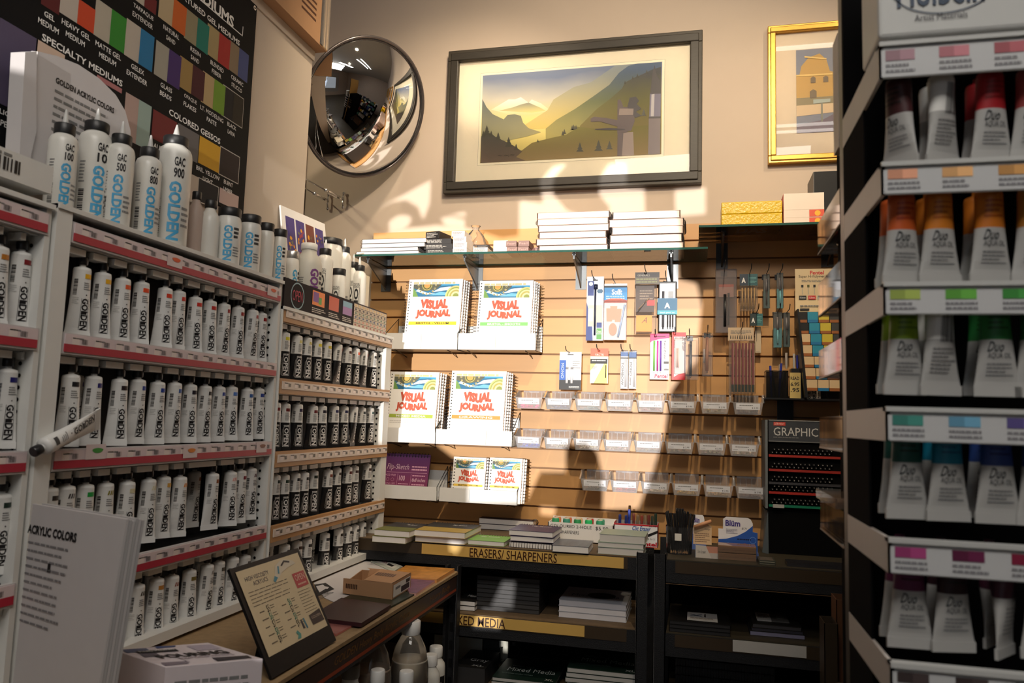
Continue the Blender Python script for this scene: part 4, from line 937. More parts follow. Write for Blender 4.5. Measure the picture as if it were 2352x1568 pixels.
m.poly([S3(W_*.63, H_*.885), S3(W_*.70, H_*.925), S3(W_*.78, H_*.90), S3(W_*.77, H_*.885), S3(W_*.70, H_*.905), S3(W_*.65, H_*.875)], ink)
m.poly([S3(W_*.75, H_*.24), S3(W_*.94, H_*.24), S3(W_*.93, H_*.36), S3(W_*.74, H_*.34)], flat(54, 44, 42)); S4 = lambda x, z: (x+shx*z/H_, -.0026, z)
m.text('GOLDEN', W_*.765, W_*.91, H_*.295, H_*.32, 0, flat(190, 170, 150), fn=S4); m.poly([S3(W_*.60, H_*.25), S3(W_*.63, H_*.25), S3(W_*.62, H_*.33), S3(W_*.60, H_*.33)], flat(50, 50, 60)); m.poly([S3(W_*.65, H_*.24), S3(W_*.67, H_*.24), S3(W_*.66, H_*.34), S3(W_*.64, H_*.34)], flat(60, 120, 140))
m.poly([S3(W_*.47, H_*.19), S3(W_*.52, H_*.185), S3(W_*.54, H_*.22), S3(W_*.51, H_*.265), S3(W_*.48, H_*.25), S3(W_*.50, H_*.22)], flat(80, 150, 140))
m.build('lettering', t)
m = MB(); m.box(W_*.1, W_*.9, .006, .010, 0, H_*.5, black); m.poly([(W_*.3+shx*.5, .006, H_*.6), (W_*.7+shx*.5, .006, H_*.6), (W_*.7, .10, .02), (W_*.3, .10, .02)], black)
m.build('easel_back', t)

# near leaflet stack
t = thing('leaflet_stack', 'large upright stack of white printed leaflets in the near left corner', 'leaflets', (-.97, 1.08, TB)); o = tuple(t.location)
A0, B0, A1, B1 = Vector((-1.112, 1.115, TB)), Vector((-.885, 1.035, TB)), P(75, 1157, X=-1.1), P(291, 1192, Z=P(75, 1157, X=-1.1).z)
bk = Vector((.02, .055, 0)).normalized()
m = MB(); n = 6
for k in range(n):
    f0 = bk*(.005*k); f1 = bk*(.005*k+.0042); s_ = Vector((0, 0, -.002*(k % 3)))
    m.hexa([A0+f0, B0+f0, B0+f1, A0+f1, A1+f0+s_, B1+f0+s_, B1+f1+s_, A1+f1+s_], pap if k % 2 == 0 else pap2)
m.build('pages', t, o)
def ln(u, v, e=.0008): 
    p = (A0.lerp(B0, u)).lerp(A1.lerp(B1, u), v); return p-bk*e
m = MB(); m.text('ACRYLIC COLORS', -.02, .54, .862, .905, 0, ink, fn=ln, bold=.04)
m.words(-.0, .50, .44, .84, 11, 0, flat(130, 128, 130), fn=ln, fill=.26, seed=21); m.poly([ln(.26, .705), ln(.30, .705), ln(.295, .745), ln(.265, .745)], ink)
m.build('printing', t, o)

# pouring medium box in the near corner
zt_ = 1.0; c = [P(232, 1568, Z=zt_), P(598, 1518, Z=zt_), P(478, 1474, Z=zt_), P(262, 1490, Z=zt_)]
TLb = P(262, 1492, Z=zt_); TRb = P(478, 1475, Z=zt_); BRb = P(604, 1512, Z=zt_); BLb = TLb+(BRb-TRb)*1.35
t = thing('product_box', 'white lidded box with blue blots in the near left corner', 'box', tuple((TLb+BRb)/2)); t.location.z = TB; o = tuple(t.location)
m = MB(); dn = Vector((0, 0, TB-zt_)); BRx = TRb+(BRb-TRb)*1.35 if False else BRb; BLx = TLb+(BRb-TRb)
m.hexa([BLx+dn, BRb+dn, TRb+dn, TLb+dn, BLx, BRb, TRb, TLb], flat(206, 196, 200, .5)); m.build('carton', t, o, bevel=.001)
ux = (BRb-BLx); uy = (TLb-BLx)
def tp(u, v, e=.0008): return BLx+ux*u+uy*v+Vector((0, 0, e))
m = MB()
for k, (u0, u1, v0, v1, cc) in enumerate([(.02, .30, .78, .97, (84, 92, 120)), (.38, .62, .88, .99, (70, 84, 130)), (.06, .26, .50, .70, (96, 90, 100)), (.55, .95, .04, .22, (50, 46, 52)), (.02, .3, .04, .2, (120, 110, 120)), (.66, .96, .6, .9, (168, 158, 170)), (.30, .34, .1, .9, (150, 140, 150))]):
    RR = random.Random(k); pts = [(u0, v0), (u1-.03, v0+.02), (u1, v1-.03), (u0+.04, v1)]; m.poly([tp(*q) for q in pts], flat(*cc))
f_ = lambda u, v: tp(u, v, .0014)
m.poly([tp(.10, .705, .0012), tp(.50, .66, .0012), tp(.52, .78, .0012), tp(.12, .82, .0012)], ink); m.text('FLUID MEDIUM', .13, .48, .72, .78, 0, W255, fn=lambda u, v: tp(u, v, .002))
m.text('POURING', .16, .88, .36, .54, 0, ink, fn=f_, bold=.04); m.words(.3, .9, .26, .34, 2, 0, flat(120, 110, 120), fn=f_)
m.build('lid_printing', t, o)
m = MB(); nx = (BRb-BLx).cross(Vector((0, 0, 1))).normalized()*.0008
sf = lambda u, v: BLx+ux*u+dn*(1-v)+nx
ny = (TRb-BRb).cross(Vector((0, 0, 1))).normalized()*.0008
ef = lambda u, v: BRb+(TRb-BRb)*u+dn*(1-v)+ny
m.words(.1, .9, .45, .8, 3, 0, grey, fn=sf); m.poly([ef(.05, .1), ef(.4, .1), ef(.4, .8), ef(.05, .8)], flat(70, 66, 74)); m.text('POURING', .45, .95, .35, .6, 0, ink, fn=ef); m.build('side_printing', t, o)

# ------------------------------------------------------------------ jugs and bottles on the lower shelf
jug_clear = clear('jug_plastic', (.92, .90, .86), .12, (.85, .82, .76), .05, 1.4); med = mat('white_medium', (.62, .56, .46), .4)
ZL = .518
def jug(px, py_top, X, Y, r, label, tint=None):
    p = P(px, py_top, Y=Y); h = p.z-ZL; t = thing('jug', label, 'jug', (p.x, Y, ZL), group=None)
    pr = [(r*.9, 0), (r, .006), (r, h*.30), (r*.90, h*.34), (r*.90, h*.40), (r, h*.46), (r*.97, h*.60), (r*.8, h*.76), (r*.52, h*.86), (r*.42, h*.88), (r*.42, h*.92)]
    MB().lathe(pr, jug_clear, 28).build('body', t)
    MB().lathe([(max(.001, a-.003), b+.001) for a, b in pr if b <= h*.61]+[(r*.92, h*.66)], tint or med, 28).build('contents', t)
    MB().lathe([(r*.46, h*.88), (r*.48, h*.885), (r*.48, h*.995), (r*.44, h)], plastic_white, 18).build('cap', t); return t
jug(945, 1424, 0, 2.18, .056, 'large clear jug of pale medium with moulded waist on the lower shelf')
jug(858, 1462-30, 0, 2.02, .056, 'large clear jug half hidden behind the shelf beam, left of two', mat('peach_medium', (.45, .34, .26), .4))
GB = 'small white bottles on the lower shelf'
for px, py, Y, r, lab in ((1002, 1483, 2.42, .031, 'white bottle with white cap nearest the black upright'), (990, 1502, 2.30, .030, 'shorter white bottle in front of the one by the black upright'),
                          (868, 1537, 1.93, .028, 'white capped bottle in front of the left clear jug'), (934, 1540, 2.0, .028, 'white capped bottle in front of the right clear jug'), (806, 1525, 1.88, .034, 'grey capped bottle furthest left on the lower shelf')):
    p = P(px, py, Y=Y); h = p.z-ZL
    t = thing('bottle', lab, 'bottle', (p.x, Y, ZL), group=GB); face(t, p.x, Y)
    hb = h-.03
    MB().lathe([(r*.92, 0), (r, .004), (r, hb*.78), (r*.92, hb*.86), (r*.6, hb*.95), (r*.58, hb)], bottle_m, 22).build('body', t)
    MB().lathe([(r*.66, hb-.002), (r*.68, hb), (r*.68, h-.003), (r*.62, h)], plastic_white if px != 806 else flat(120, 116, 108), 20).build('cap', t)
    m = MB(); fn = wrapf(r); 
    for s in range(8): u0, u1 = -r*1.2+r*.3*s, -r*1.2+r*.3*(s+1); m.add([fn(u0, .02), fn(u1, .02), fn(u1, hb*.62), fn(u0, hb*.62)], [(0, 1, 2, 3)], ink)
    m.text('BASICS', -r*.5, r*.7, hb*.4, hb*.5, 0, W255, fn=wrapf(r, .001)); m.build('label', t)
# ------------------------------------------------------------------ glass shelves on the slatwall
shelf_glass = clear('green_tinted_glass', (.84, .89, .86), .04, (.5, .55, .52), .02, 1.45); glass_edge = mat('glass_edge', (.03, .10, .085), .1, spec=.8)
grey_steel = mat('grey_steel_bracket', (.16, .17, .175), .35, .6)
def bracket(x, z, dpt, t, off, m=grey_steel):
    mb = MB(); mb.box(x-.004, x+.004, YW-.004, YW, z-.09, z-.004, m).box(x-.022, x+.022, YW-.0045, YW-.001, z-.105, z-.004, m)
    w_ = .003
    for s in (-1, 1):
        xx = x+s*.0; 
    mb.hexa([(x-w_, YW-.03, z-.085), (x+w_, YW-.03, z-.085), (x+w_, YW-.004, z-.10), (x-w_, YW-.004, z-.10), (x-w_, YW-dpt, z-.018), (x+w_, YW-dpt, z-.018), (x+w_, YW-.004, z-.018), (x-w_, YW-.004, z-.018)], m)
    mb.box(x-w_, x+w_, YW-dpt, YW-.004, z-.02, z-.002, m); mb.box(x-w_-.004, x+w_+.004, YW-dpt, YW-dpt+.02, z-.006, z-.001, m)
    return mb.build('bracket', t, off)
ZG = P(1094, 611, Y=YW).z; YG = 2.835; gx0, gx1 = P(811, 589, Z=ZG).x, P(1626, 571, Z=ZG).x
t = thing('glass_shelf', 'long clear glass shelf on four grey brackets above the journals', 'shelf', ((gx0+gx1)/2, YW, ZG)); o = tuple(t.location)
MB().box(gx0, gx1, YG+.001, YW-.004, ZG, ZG+.008, shelf_glass).build('glass_panel', t, o)
MB().box(gx0, gx1, YG, YG+.0012, ZG, ZG+.008, glass_edge).box(gx0, gx1, YW-.006, YW-.0045, ZG, ZG+.008, glass_edge).build('polished_edge', t, o)
for px in (888, 1098, 1335, 1545): bracket(P(px, 635, Y=YW).x, ZG, .20, t, o)
ZG2 = P(1605, 558, Y=YW).z; YG2 = 2.82; hx0 = P(1605, 522, Z=ZG2).x
t = thing('glass_shelf', 'shorter dark glass shelf at the upper right carrying the yellow boxes', 'shelf', (hx0+.3, YW, ZG2)); o = tuple(t.location)
MB().box(hx0, hx0+.66, YG2+.001, YW-.004, ZG2, ZG2+.008, clear('smoked_glass', (.50, .45, .38), .05, (.2, .17, .14), .02, 1.5)).build('glass_panel', t, o)
MB().box(hx0, hx0+.66, YG2, YG2+.0012, ZG2, ZG2+.008, glass_edge).build('polished_edge', t, o)
for px in (1658, 1900): bracket(P(px, 590, Y=YW).x, ZG2, .20, t, o, mat('dark_steel_bracket', (.05, .05, .05), .3, .5))
wire_m = mat('binding_wire', (.10, .09, .09), .3, .8)
def lying_pad(cx, yc, z, w, d, th, cover, label, name='spiral_pad', cat='sketch pad', group=None, side='right', rz=0, page=None, wire=True, coil_r=None, cover_split=None, text=None):
    t = thing(name, label, cat, (cx, yc, z), (0, 0, rz), group)
    MB().box(-w/2+.002, w/2-.002, -d/2+.001, d/2-.001, .001, th-.001, page or paper).build('pages', t)
    m = MB().box(-w/2, w/2, -d/2, d/2, 0, .001, cover).box(-w/2, w/2, -d/2, d/2, th-.001, th, cover)
    if cover_split: m.box(-w/2, w/2, -d/2+d*.45, d/2, th, th+.0003, cover_split)
    m.build('cover', t)
    if text: 
        m = MB(); 
        for s, a, b, c, dd, col in text: m.text(s, -w/2+w*a, -w/2+w*b, -d/2+d*c, -d/2+d*dd, 0, col, fn=lambda x, y: (x, y, th+.0007))
        m.build('lettering', t)
    if wire:
        m = MB(); r = coil_r or th*.62; L = d if side in ('left', 'right') else w; n = max(6, int(L/.0095))
        for k in range(n):
            u = -L/2+.008+(L-.016)*k/(n-1); pts = []
            for j in range(9):
                a = 2*math.pi*j/9; c_, s_ = r*math.cos(a), r*math.sin(a)+th/2
                if side in ('left', 'right'): q = (1 if side == 'right' else -1)*(w/2-.003)+c_; pts.append((q, u, s_))
                else: q = (1 if side == 'back' else -1)*(d/2-.003)+c_; pts.append((u, q, s_))
            m.tube(pts, .0009, wire_m, 4, closed=True)
        m.build('wire_binding', t)
    return t
def at_shelf(px, py, Z): return P(px, py, Z=Z)
zs_ = ZG+.008
# four wide pads at the left end
G = 'wide hardbound spiral pads on the glass shelf'
z = zs_
for k, (a, b, th, sd) in enumerate(((818, 962, .016, 'left'), (828, 960, .015, 'right'), (830, 975, .017, 'left'), (830, 978, .018, 'left'))):
    x0, x1 = P(a, 575, Y=2.86).x, P(b, 575, Y=2.86).x
    lying_pad((x0+x1)/2, 2.955, z, x1-x0, .19, th, flat(60, 52, 48), 'wide white edged spiral pad, %s from bottom in the left pile on glass shelf' % ordn(k), group=G, side=sd, page=flat(236, 228, 224)); z += th+.0005
# black cartons with white print, white cartons
lab = ['black patterned carton at the bottom of the dark pile on glass shelf', 'black patterned carton second in the dark pile on glass shelf', 'black patterned carton third in the dark pile on glass shelf']
bp = mat('black_white_print', (.10, .10, .10), .3, noise=.9, nscale=140, stretch=(1, 1, 3))
z = zs_
def carton(px0, px1, Y, z, h, d, m, label, name='carton', cat='box', group=None, rz=0, text=None, tcol=None, lid=None):
    x0, x1 = P(px0, 570, Y=Y).x, P(px1, 570, Y=Y).x; t = thing(name, label, cat, ((x0+x1)/2, Y+d/2, z), (0, 0, rz), group); w = x1-x0
    MB().box(-w/2, w/2, -d/2, d/2, 0, h, m).build('body', t, bevel=.0006)
    mm = MB()
    if text: mm.text(text, -w*.4, w*.4, h*.35, h*.7, -d/2-.0005, tcol or ink); mm.build('lettering', t)
    else: mm.words(-w*.42, w*.42, h*.15, h*.85, max(2, int(h/.007)), -d/2-.0005, tcol or grey, seed=int(px0)); mm.build('printing', t)
    return t
for k in range(3): carton(978-4*k, 1040-2*k, 2.87+.004*k, z, .022, .10, flat(40, 38, 38), lab[k], group='black patterned cartons', tcol=flat(190, 186, 180)); z += .0225
carton(980, 1015, 2.88, z, .030, .09, flat(30, 28, 28), 'black carton tilted on top of the dark pile on glass shelf', group=None, rz=-.25, tcol=flat(200, 196, 190))
z = zs_; Gw = 'white price labelled cartons on the glass shelf'
for k, (a, b) in enumerate(((1040, 1072), (1040, 1072), (1040, 1070), (1036, 1066))):
    carton(a, b, 2.86, z, .0225, .10, flat(232, 226, 222), 'small white carton, %s from bottom in the white column on glass shelf' % ordn(k), group=Gw, tcol=flat(150, 140, 136)); z += .023
# clear bag standing behind
xb = P(1092, 545, Y=2.98).x; m = MB(); m.lathe([(.03, 0), (.045, .02), (.05, .06), (.035, .10), (.012, .125), (.02, .14)], clear('cellophane', (.93, .92, .90), .10, (.8, .8, .8), .08, 1.25), 14)
o_ = m.build('plastic_bag'); o_.location = (xb, 2.98, zs_); tag(o_, 'crumpled clear plastic bag standing right of the white carton column', 'bag')
carton(1087, 1120, 2.865, zs_, .024, .10, flat(238, 222, 214), 'low open white carton with dark inside, lower one', text=None)
t = carton(1095, 1122, 2.875, zs_+.0245, .012, .09, flat(50, 44, 42), 'open topped dark lined box on the low white carton')
carton(1133, 1166, 2.865, zs_, .05, .10, flat(240, 226, 216), 'blank cream block standing in the middle of the glass shelf', tcol=flat(236, 222, 212))
Gb = 'small mauve boxes on the glass shelf'
for (a, b, zz, lb) in ((1164, 1188, 0, 'lower left small mauve box on the glass shelf'), (1189, 1214, 0, 'lower right small mauve box on the glass shelf'), (1162, 1186, .0235, 'upper left small mauve box on the glass shelf'), (1190, 1215, .0235, 'upper right small mauve box on the glass shelf')):
    carton(a, b, 2.86, zs_+zz, .0225, .09, flat(140, 110, 104), lb, group=Gb, text='Pearl', tcol=flat(216, 170, 160))
tt = carton(1218, 1232, 2.875, zs_, .023, .08, flat(190, 150, 146), 'single mauve box turned askew beside the first pile of pads', rz=.5)
# two piles of shrink wrapped pads
G = 'shrink wrapped spiral pads on the glass shelf'
film = clear('shrink_film', (.96, .95, .94), .03, (1, 1, 1), .06, 1.3)
for pile, (a, b, n, nm) in enumerate(((1236, 1392, 6, 'left'), (1405, 1565, 5, 'right'))):
    z = zs_; R = random.Random(pile)
    for k in range(n):
        th = .0235 if pile == 0 else .0265; da, db = R.uniform(-7, 4), R.uniform(-4, 6)
        x0, x1 = P(a+da, 560, Y=2.86).x, P(b+db, 560, Y=2.86).x
        th += (0.003 if pile == 0 else .0035)
        tt = lying_pad((x0+x1)/2, 2.95+R.uniform(-.008, .006), z, x1-x0, .17, th-.003, flat(225, 200, 190), 'wrapped white spiral pad, %s from bottom in the %s big pile on glass shelf' % (ordn(k), nm), group=G, side=['left', 'right'][k % 2], page=flat(246, 226, 214), coil_r=.011)
        w_ = x1-x0; MB().box(-w_/2-.002, w_/2+.002, -.087, .087, -.0004, th-.0026, film).build('shrink_wrap', tt); z += th
# yellow boxes and orange boxes on the smoked shelf
z2 = ZG2+.008; yel = mat('yellow_foil', (.80, .52, .015), .25, noise=.15, nscale=120, bump=.8)
for k in range(2):
    x0, x1 = P(1657, 500, Y=2.85).x, P(1797, 500, Y=2.85).x; t = thing('clay_box', 'shiny yellow wrapped box, %s of two on the smoked glass shelf' % ['lower', 'upper'][k], 'box', ((x0+x1)/2, 2.92, z2+.0455*k), group='shiny yellow boxes')
    MB().box(-(x1-x0)/2, (x1-x0)/2, -.07, .07, 0, .045, yel).build('body', t, bevel=.003); 
    if k == 0: MB().text('DAS', -.05, .06, -.04, .04, 0, flat(220, 214, 200), T=TR(0, 0, -.0006) @ RX(math.pi/2)@Matrix.Identity(4), bold=.05).build('lettering', t)
orr = flat(226, 84, 50)
z = z2
for k, (a, h, m_) in enumerate(((1806, .028, 'w'), (1806, .028, 'w'), (1806, .060, 'w'))):
    x0, x1 = P(1800+4*0, 480, Y=2.86).x, P(1893, 480, Y=2.86).x; t = thing('clay_box', 'white box with orange end panel, %s from bottom beside yellow boxes' % ordn(k), 'box', ((x0+x1)/2, 2.93, z), group='white and orange boxes'); w_ = x1-x0
    MB().box(-w_/2, w_/2, -.07, .07, 0, h, flat(240, 222, 206)).box(-w_/2-.0005, -w_/2, -.07, .07, 0, h, flat(200, 60, 44)).build('body', t)
    if k < 2: MB().quad(w_/2-.05, w_/2+.0002, .001, h-.001, -.0705, orr).disc(w_/2-.022, h/2, .010, -.0709, flat(244, 180, 30)).build('end_panel', t)
    z += h+.0005
xk = P(1868, 430, Y=2.9).x
solo(MB().box(xk, xk+.16, 2.88, 3.03, z2, z2+.20, black).box(xk-.002, xk, 2.88, 3.03, z2, z2+.20, flat(90, 88, 86)), 'storage_case', 'tall black case standing behind the orange ended boxes', 'case')

# ------------------------------------------------------------------ acrylic trays and journals
acr = mat('white_enamel_tray', (.80, .80, .79), .3)
def tray(x0, x1, zf0, zf1, label, div=None):
    t = thing('display_tray', label, 'display tray', ((x0+x1)/2, YW, zf0), group=None); o = tuple(t.location)
    MB().box(x0, x1, 2.930, 2.933, zf0, zf1, acr).build('front_lip', t, o)
    MB().box(x0, x1, 2.933, YW-.002, zf0, zf0+.003, mat('tray_base', (.55, .55, .54), .35)).build('base', t, o)
    m = MB(); m.box(x0, x1, YW-.005, YW-.002, zf0, zf0+.11, acr).build('back_plate', t, o)
    m = MB()
    for x in (x0, x1): m.tube([(x, 2.931, zf1), (x, YW-.01, zf1+.075), (x, YW-.006, zf0), (x, 2.932, zf0-.002), (x, 2.931, zf1)], .0016, wire_black, 5)
    for x in (x0+.04, x1-.04): m.tube([(x, 2.93, zf0-.004), (x, 2.97, zf0-.006), (x, YW-.004, zf0-.022), (x, YW, zf0-.022)], .0018, wire_black, 5)
    m.build('wire_frame', t, o)
    if div: MB().box(div-.0004, div+.0004, 2.9292, 2.930, zf0+.003, zf1-.002, grey).build('label_seam', t, o)
    return t
RA, RB, RC = (1.690, 1.755), (1.314, 1.372), (1.091, 1.144)
tray(-1.238, -.932, *RA, 'left white tray of the top journal row under the glass shelf', -1.085)
tray(-.929, -.612, *RA, 'right white tray of the top journal row under the glass shelf', -.775)
tray(-1.245, -1.010, *RB, 'left white tray of the middle journal row', None)
tray(-1.007, -.696, *RB, 'right white tray of the middle journal row', -.80)
tray(-1.240, -.994, *RC, 'left white tray of the bottom row holding the purple pad', None)
tray(-.983, -.669, *RC, 'right white tray of the bottom row holding small journals', -.86)
cover_w = flat(244, 243, 240, .45)
def journal(x0, w, zb, h, yb, yt, label, band=None, word='', front=True, group=None, dx=0, spiral='left', bandtext=None):
    a = math.atan2(yt-yb, h); th = .011
    t = thing('spiral_journal', label, 'journal', (x0, yb, zb), (-a, 0, 0), group)
    MB().box(.002, w-.001, .001, th-.001, .001, h-.001, flat(214, 196, 176)).build('pages', t)
    MB().box(0, w, 0, .001, 0, h, cover_w).box(0, w, th-.001, th, 0, h, flat(150, 110, 80)).build('cover', t)
    m = MB(); n = max(8, int(h/.0125)); hm = MB()
    for k in range(n):
        z = .012+(h-.024)*k/(n-1)
        m.tube([(-.006+.008*math.cos(q), th/2+.0085*math.sin(q), z) for q in [2*math.pi*j/8 for j in range(8)]], .0009, wire_m, 4, closed=True)
        hm.quad(.005, .010, z-.0022, z+.0022, -.0002, ink)
    if spiral == 'right':
        for mm in (m, hm): mm.v = [(w-v[0], v[1], v[2]) for v in mm.v]; mm.f = [f[::-1] for f in mm.f]
    m.build('wire_binding', t); hm.build('punched_holes', t)
    if not front: return t
    L, R0 = w*.09, w*.94
    A = MB(); z0, z1 = h*.745, h*.925; x_ = lambda u: L+(R0-L)*u; z_ = lambda v: z0+(z1-z0)*v
    A.quad(L, R0, z0, z1, -.0002, flat(46, 110, 150))
    A.poly([(x_(0), -.0004, z_(0)), (x_(.12), -.0004, z_(0)), (x_(.05), -.0004, z_(.5)), (x_(0), -.0004, z_(.7))], flat(110, 150, 80))
    A.poly([(x_(0), -.0004, z_(1)), (x_(0), -.0004, z_(.7)), (x_(.2), -.0004, z_(.45)), (x_(.5), -.0004, z_(.55)), (x_(.62), -.0004, z_(1))], flat(96, 98, 84))
    A.poly([(x_(.05), -.0005, z_(.45)), (x_(.3), -.0005, z_(.15)), (x_(.5), -.0005, z_(.25)), (x_(.3), -.0005, z_(.32)), (x_(.1), -.0005, z_(.6))], flat(190, 214, 220))
    A.poly([(x_(.42), -.0006, z_(.35)), (x_(.6), -.0006, z_(.72)), (x_(.8), -.0006, z_(.8)), (x_(.98), -.0006, z_(.75)), (x_(.98), -.0006, z_(.55)), (x_(.7), -.0006, z_(.5))], flat(238, 240, 238))
    A.poly([(x_(.62), -.0006, z_(1)), (x_(.6), -.0006, z_(.85)), (x_(.85), -.0006, z_(.9)), (x_(1), -.0006, z_(.8)), (x_(1), -.0006, z_(1))], flat(70, 160, 205))
    A.poly([(x_(.35), -.0006, z_(.1)), (x_(.6), -.0006, z_(.38)), (x_(.8), -.0006, z_(.3)), (x_(.7), -.0006, z_(.1))], flat(110, 180, 216))
    def half(cx, cz, r, c, k):
        pts = []
        for j in range(24):
            a_ = 2*math.pi*j/24; pts.append((min(max(cx+r*math.cos(a_), L), R0), -.0007-.0001*k, min(max(cz+r*math.sin(a_), z0), z1)))
        A.poly(pts, c)
    s = w*.17
    for k, (rr_, c) in enumerate(((1.0, flat(120, 120, 70)), (.86, flat(186, 176, 110)), (.74, flat(84, 84, 52)), (.58, flat(200, 168, 80)), (.42, flat(226, 160, 90)))): half(x_(.30), z_(.92), s*.62*rr_, c, k)
    for k, (rr_, c) in enumerate(((1.0, flat(216, 206, 130)), (.86, flat(150, 160, 90)), (.74, flat(222, 214, 150)), (.6, flat(170, 160, 90)), (.45, flat(226, 220, 160)), (.28, flat(140, 150, 80)))): half(x_(.94), z_(.02), s*1.15*rr_, c, k)
    for k in range(9):
        a_ = math.pi*(1.0+k/8); half(x_(.30)+s*.95*math.cos(a_), z_(.92)+s*.95*math.sin(a_), w*.017, flat(214, 196, 130), 6); half(x_(.30)+s*.95*math.cos(a_), z_(.92)+s*.95*math.sin(a_), w*.009, flat(70, 84, 90), 8)
    A.words(L, R0, z1+.001, z1+h*.035, 1, -.0003, flat(206, 196, 150), fill=.9, seed=3)
    A.build('cover_art', t)
    m = MB(); red = flat(206, 92, 70)
    def wob(s_, xa, xb, za, zb_, c, b_, e):
        m.text(s_, xa, xb, za, zb_, 0, c, bold=b_, shear=.05, fn=lambda x, z: (x, -e, z+.0034*math.sin((x-xa)/(xb-xa)*9)))
    wob('VISUAL', w*.25, w*.76, h*.565, h*.70, red, .08, .0009); wob('JOURNAL', w*.18, w*.82, h*.42, h*.55, red, .08, .0009)
    m.quad(w*.06, w*.94, h*.335, h*.385, -.0004, flat(*band)); m.text(bandtext or word, w*.20, w*.80, h*.345, h*.374, -.0008, W255 if bandtext else ink, bold=.02)
    m.words(w*.08, w*.5, h*.25, h*.30, 2, -.0004, flat(205, 203, 200), fill=.35, seed=4); m.text('Strathmore', w*.42, w*.62, h*.712, h*.728, -.0004, flat(170, 180, 190))
    m.build('lettering', t)
    return t
def jstack(pxs, zb, h, yb, yt, n, lab, band, word, white=False, grp='journals', shift=.006):
    (tlx, tly), (trx, _try) = pxs; ztop = P(tlx, tly, Y=yt).z; h = (ztop-zb)/math.cos(math.atan2(yt-yb, h))
    xa, xb = P(tlx, tly, Y=yt).x, P(trx, _try, Y=yt).x; xa2 = xa-.004
    for k in range(n):
        journal(xa2+shift*k, xb-xa, zb, h-.002*k, yb+.0125*k, min(yt+.0125*k, YW-.014), lab if k == 0 else lab.replace('front', ['', 'second', 'third', 'fourth', 'last'][k]), band, word, k == 0, grp, bandtext=word if white else None, spiral='left' if k % 2 == 0 else 'right')
jstack(((943, 642), (1066, 645)), 1.694, .28, 2.942, 2.985, 4, 'front journal with yellow band in the top left tray', (238, 204, 50), 'BRISTOL - VELLUM')
jstack(((1105, 645), (1228, 647)), 1.694, .28, 2.942, 2.985, 4, 'front journal with green band in the top right tray', (120, 190, 110), 'BRISTOL - SMOOTH', True)
jstack(((900, 853), (1012, 857)), 1.318, .28, 2.942, 2.985, 4, 'front journal with olive band in the middle left tray', (164, 184, 70), 'MIXED MEDIA', True)
jstack(((1041, 851), (1166, 856)), 1.318, .28, 2.942, 2.985, 4, 'front journal with orange band in the middle right tray', (238, 146, 70), 'DRAWING', True)
jstack(((1045, 1048), (1120, 1050)), 1.095, .20, 2.942, 2.970, 3, 'front small journal with yellow band, left one in the bottom right tray', (238, 200, 80), 'BRISTOL . VELLUM')
jstack(((1128, 1050), (1203, 1052)), 1.095, .20, 2.942, 2.970, 3, 'front small journal with yellow band, right one in the bottom right tray', (238, 200, 80), 'BRISTOL . VELLUM')
# purple flip pad
yt = 2.985; a, b = P(885, 1037, Y=yt), P(993, 1042, Y=yt); zb = 1.095; h = a.z-zb; w = b.x-a.x
t = thing('spiral_pad', 'purple top bound sketch pad in the bottom left tray', 'sketch pad', (a.x-.006, 2.942, zb), (-math.atan2(.043, h), 0, 0))
MB().box(.001, w-.001, .001, .014, 0, h-.002, flat(60, 30, 50)).build('pages', t)
MB().box(0, w, 0, .001, 0, h, gradmat('magenta_purple_cover', [(0, (134, 44, 76)), (1, (94, 46, 108))])).build('cover', t)
m = MB(); n = 15
for k in range(n):
    x = .012+(w-.024)*k/(n-1); m.tube([(x, .007+.009*math.cos(q), h-.004+.009*math.sin(q)) for q in [2*math.pi*j/8 for j in range(8)]], .0012, wire_black, 4, closed=True); m.quad(x-.002, x+.002, h-.014, h-.008, -.0002, ink)
m.build('wire_binding', t)
m = MB(); pk = flat(214, 160, 186)
m.text('Flip-Sketch', w*.12, w*.58, h*.60, h*.76, -.0005, flat(236, 206, 220), shear=.2, bold=-.01); m.words(w*.64, w*.97, h*.61, h*.74, 2, -.0005, pk, fill=.5)
m.quad(w*.12, w*.97, h*.565, h*.572, -.0005, pk); m.text('ACID FREE', w*.10, w*.32, h*.48, h*.525, -.0005, pk); m.ring(w*.16, h*.40, .006, .0068, -.0005, pk, 12); m.ring(w*.26, h*.40, .006, .0068, -.0005, pk, 12)
m.text('LONG LIFE', w*.10, w*.32, h*.29, h*.33, -.0005, pk); m.text('100', w*.40, w*.52, h*.38, h*.50, -.0005, flat(226, 190, 206)); m.quad(w*.36, w*.364, h*.28, h*.54, -.0005, pk); m.quad(w*.64, w*.644, h*.28, h*.54, -.0005, pk)
m.words(w*.39, w*.61, h*.29, h*.33, 1, -.0005, pk); m.text('8x8 inches', w*.67, w*.95, h*.37, h*.45, -.0005, flat(226, 190, 206), shear=.2); m.words(w*.67, w*.95, h*.48, h*.53, 1, -.0005, pk); m.words(w*.67, w*.95, h*.28, h*.33, 1, -.0005, pk)
m.build('lettering', t)

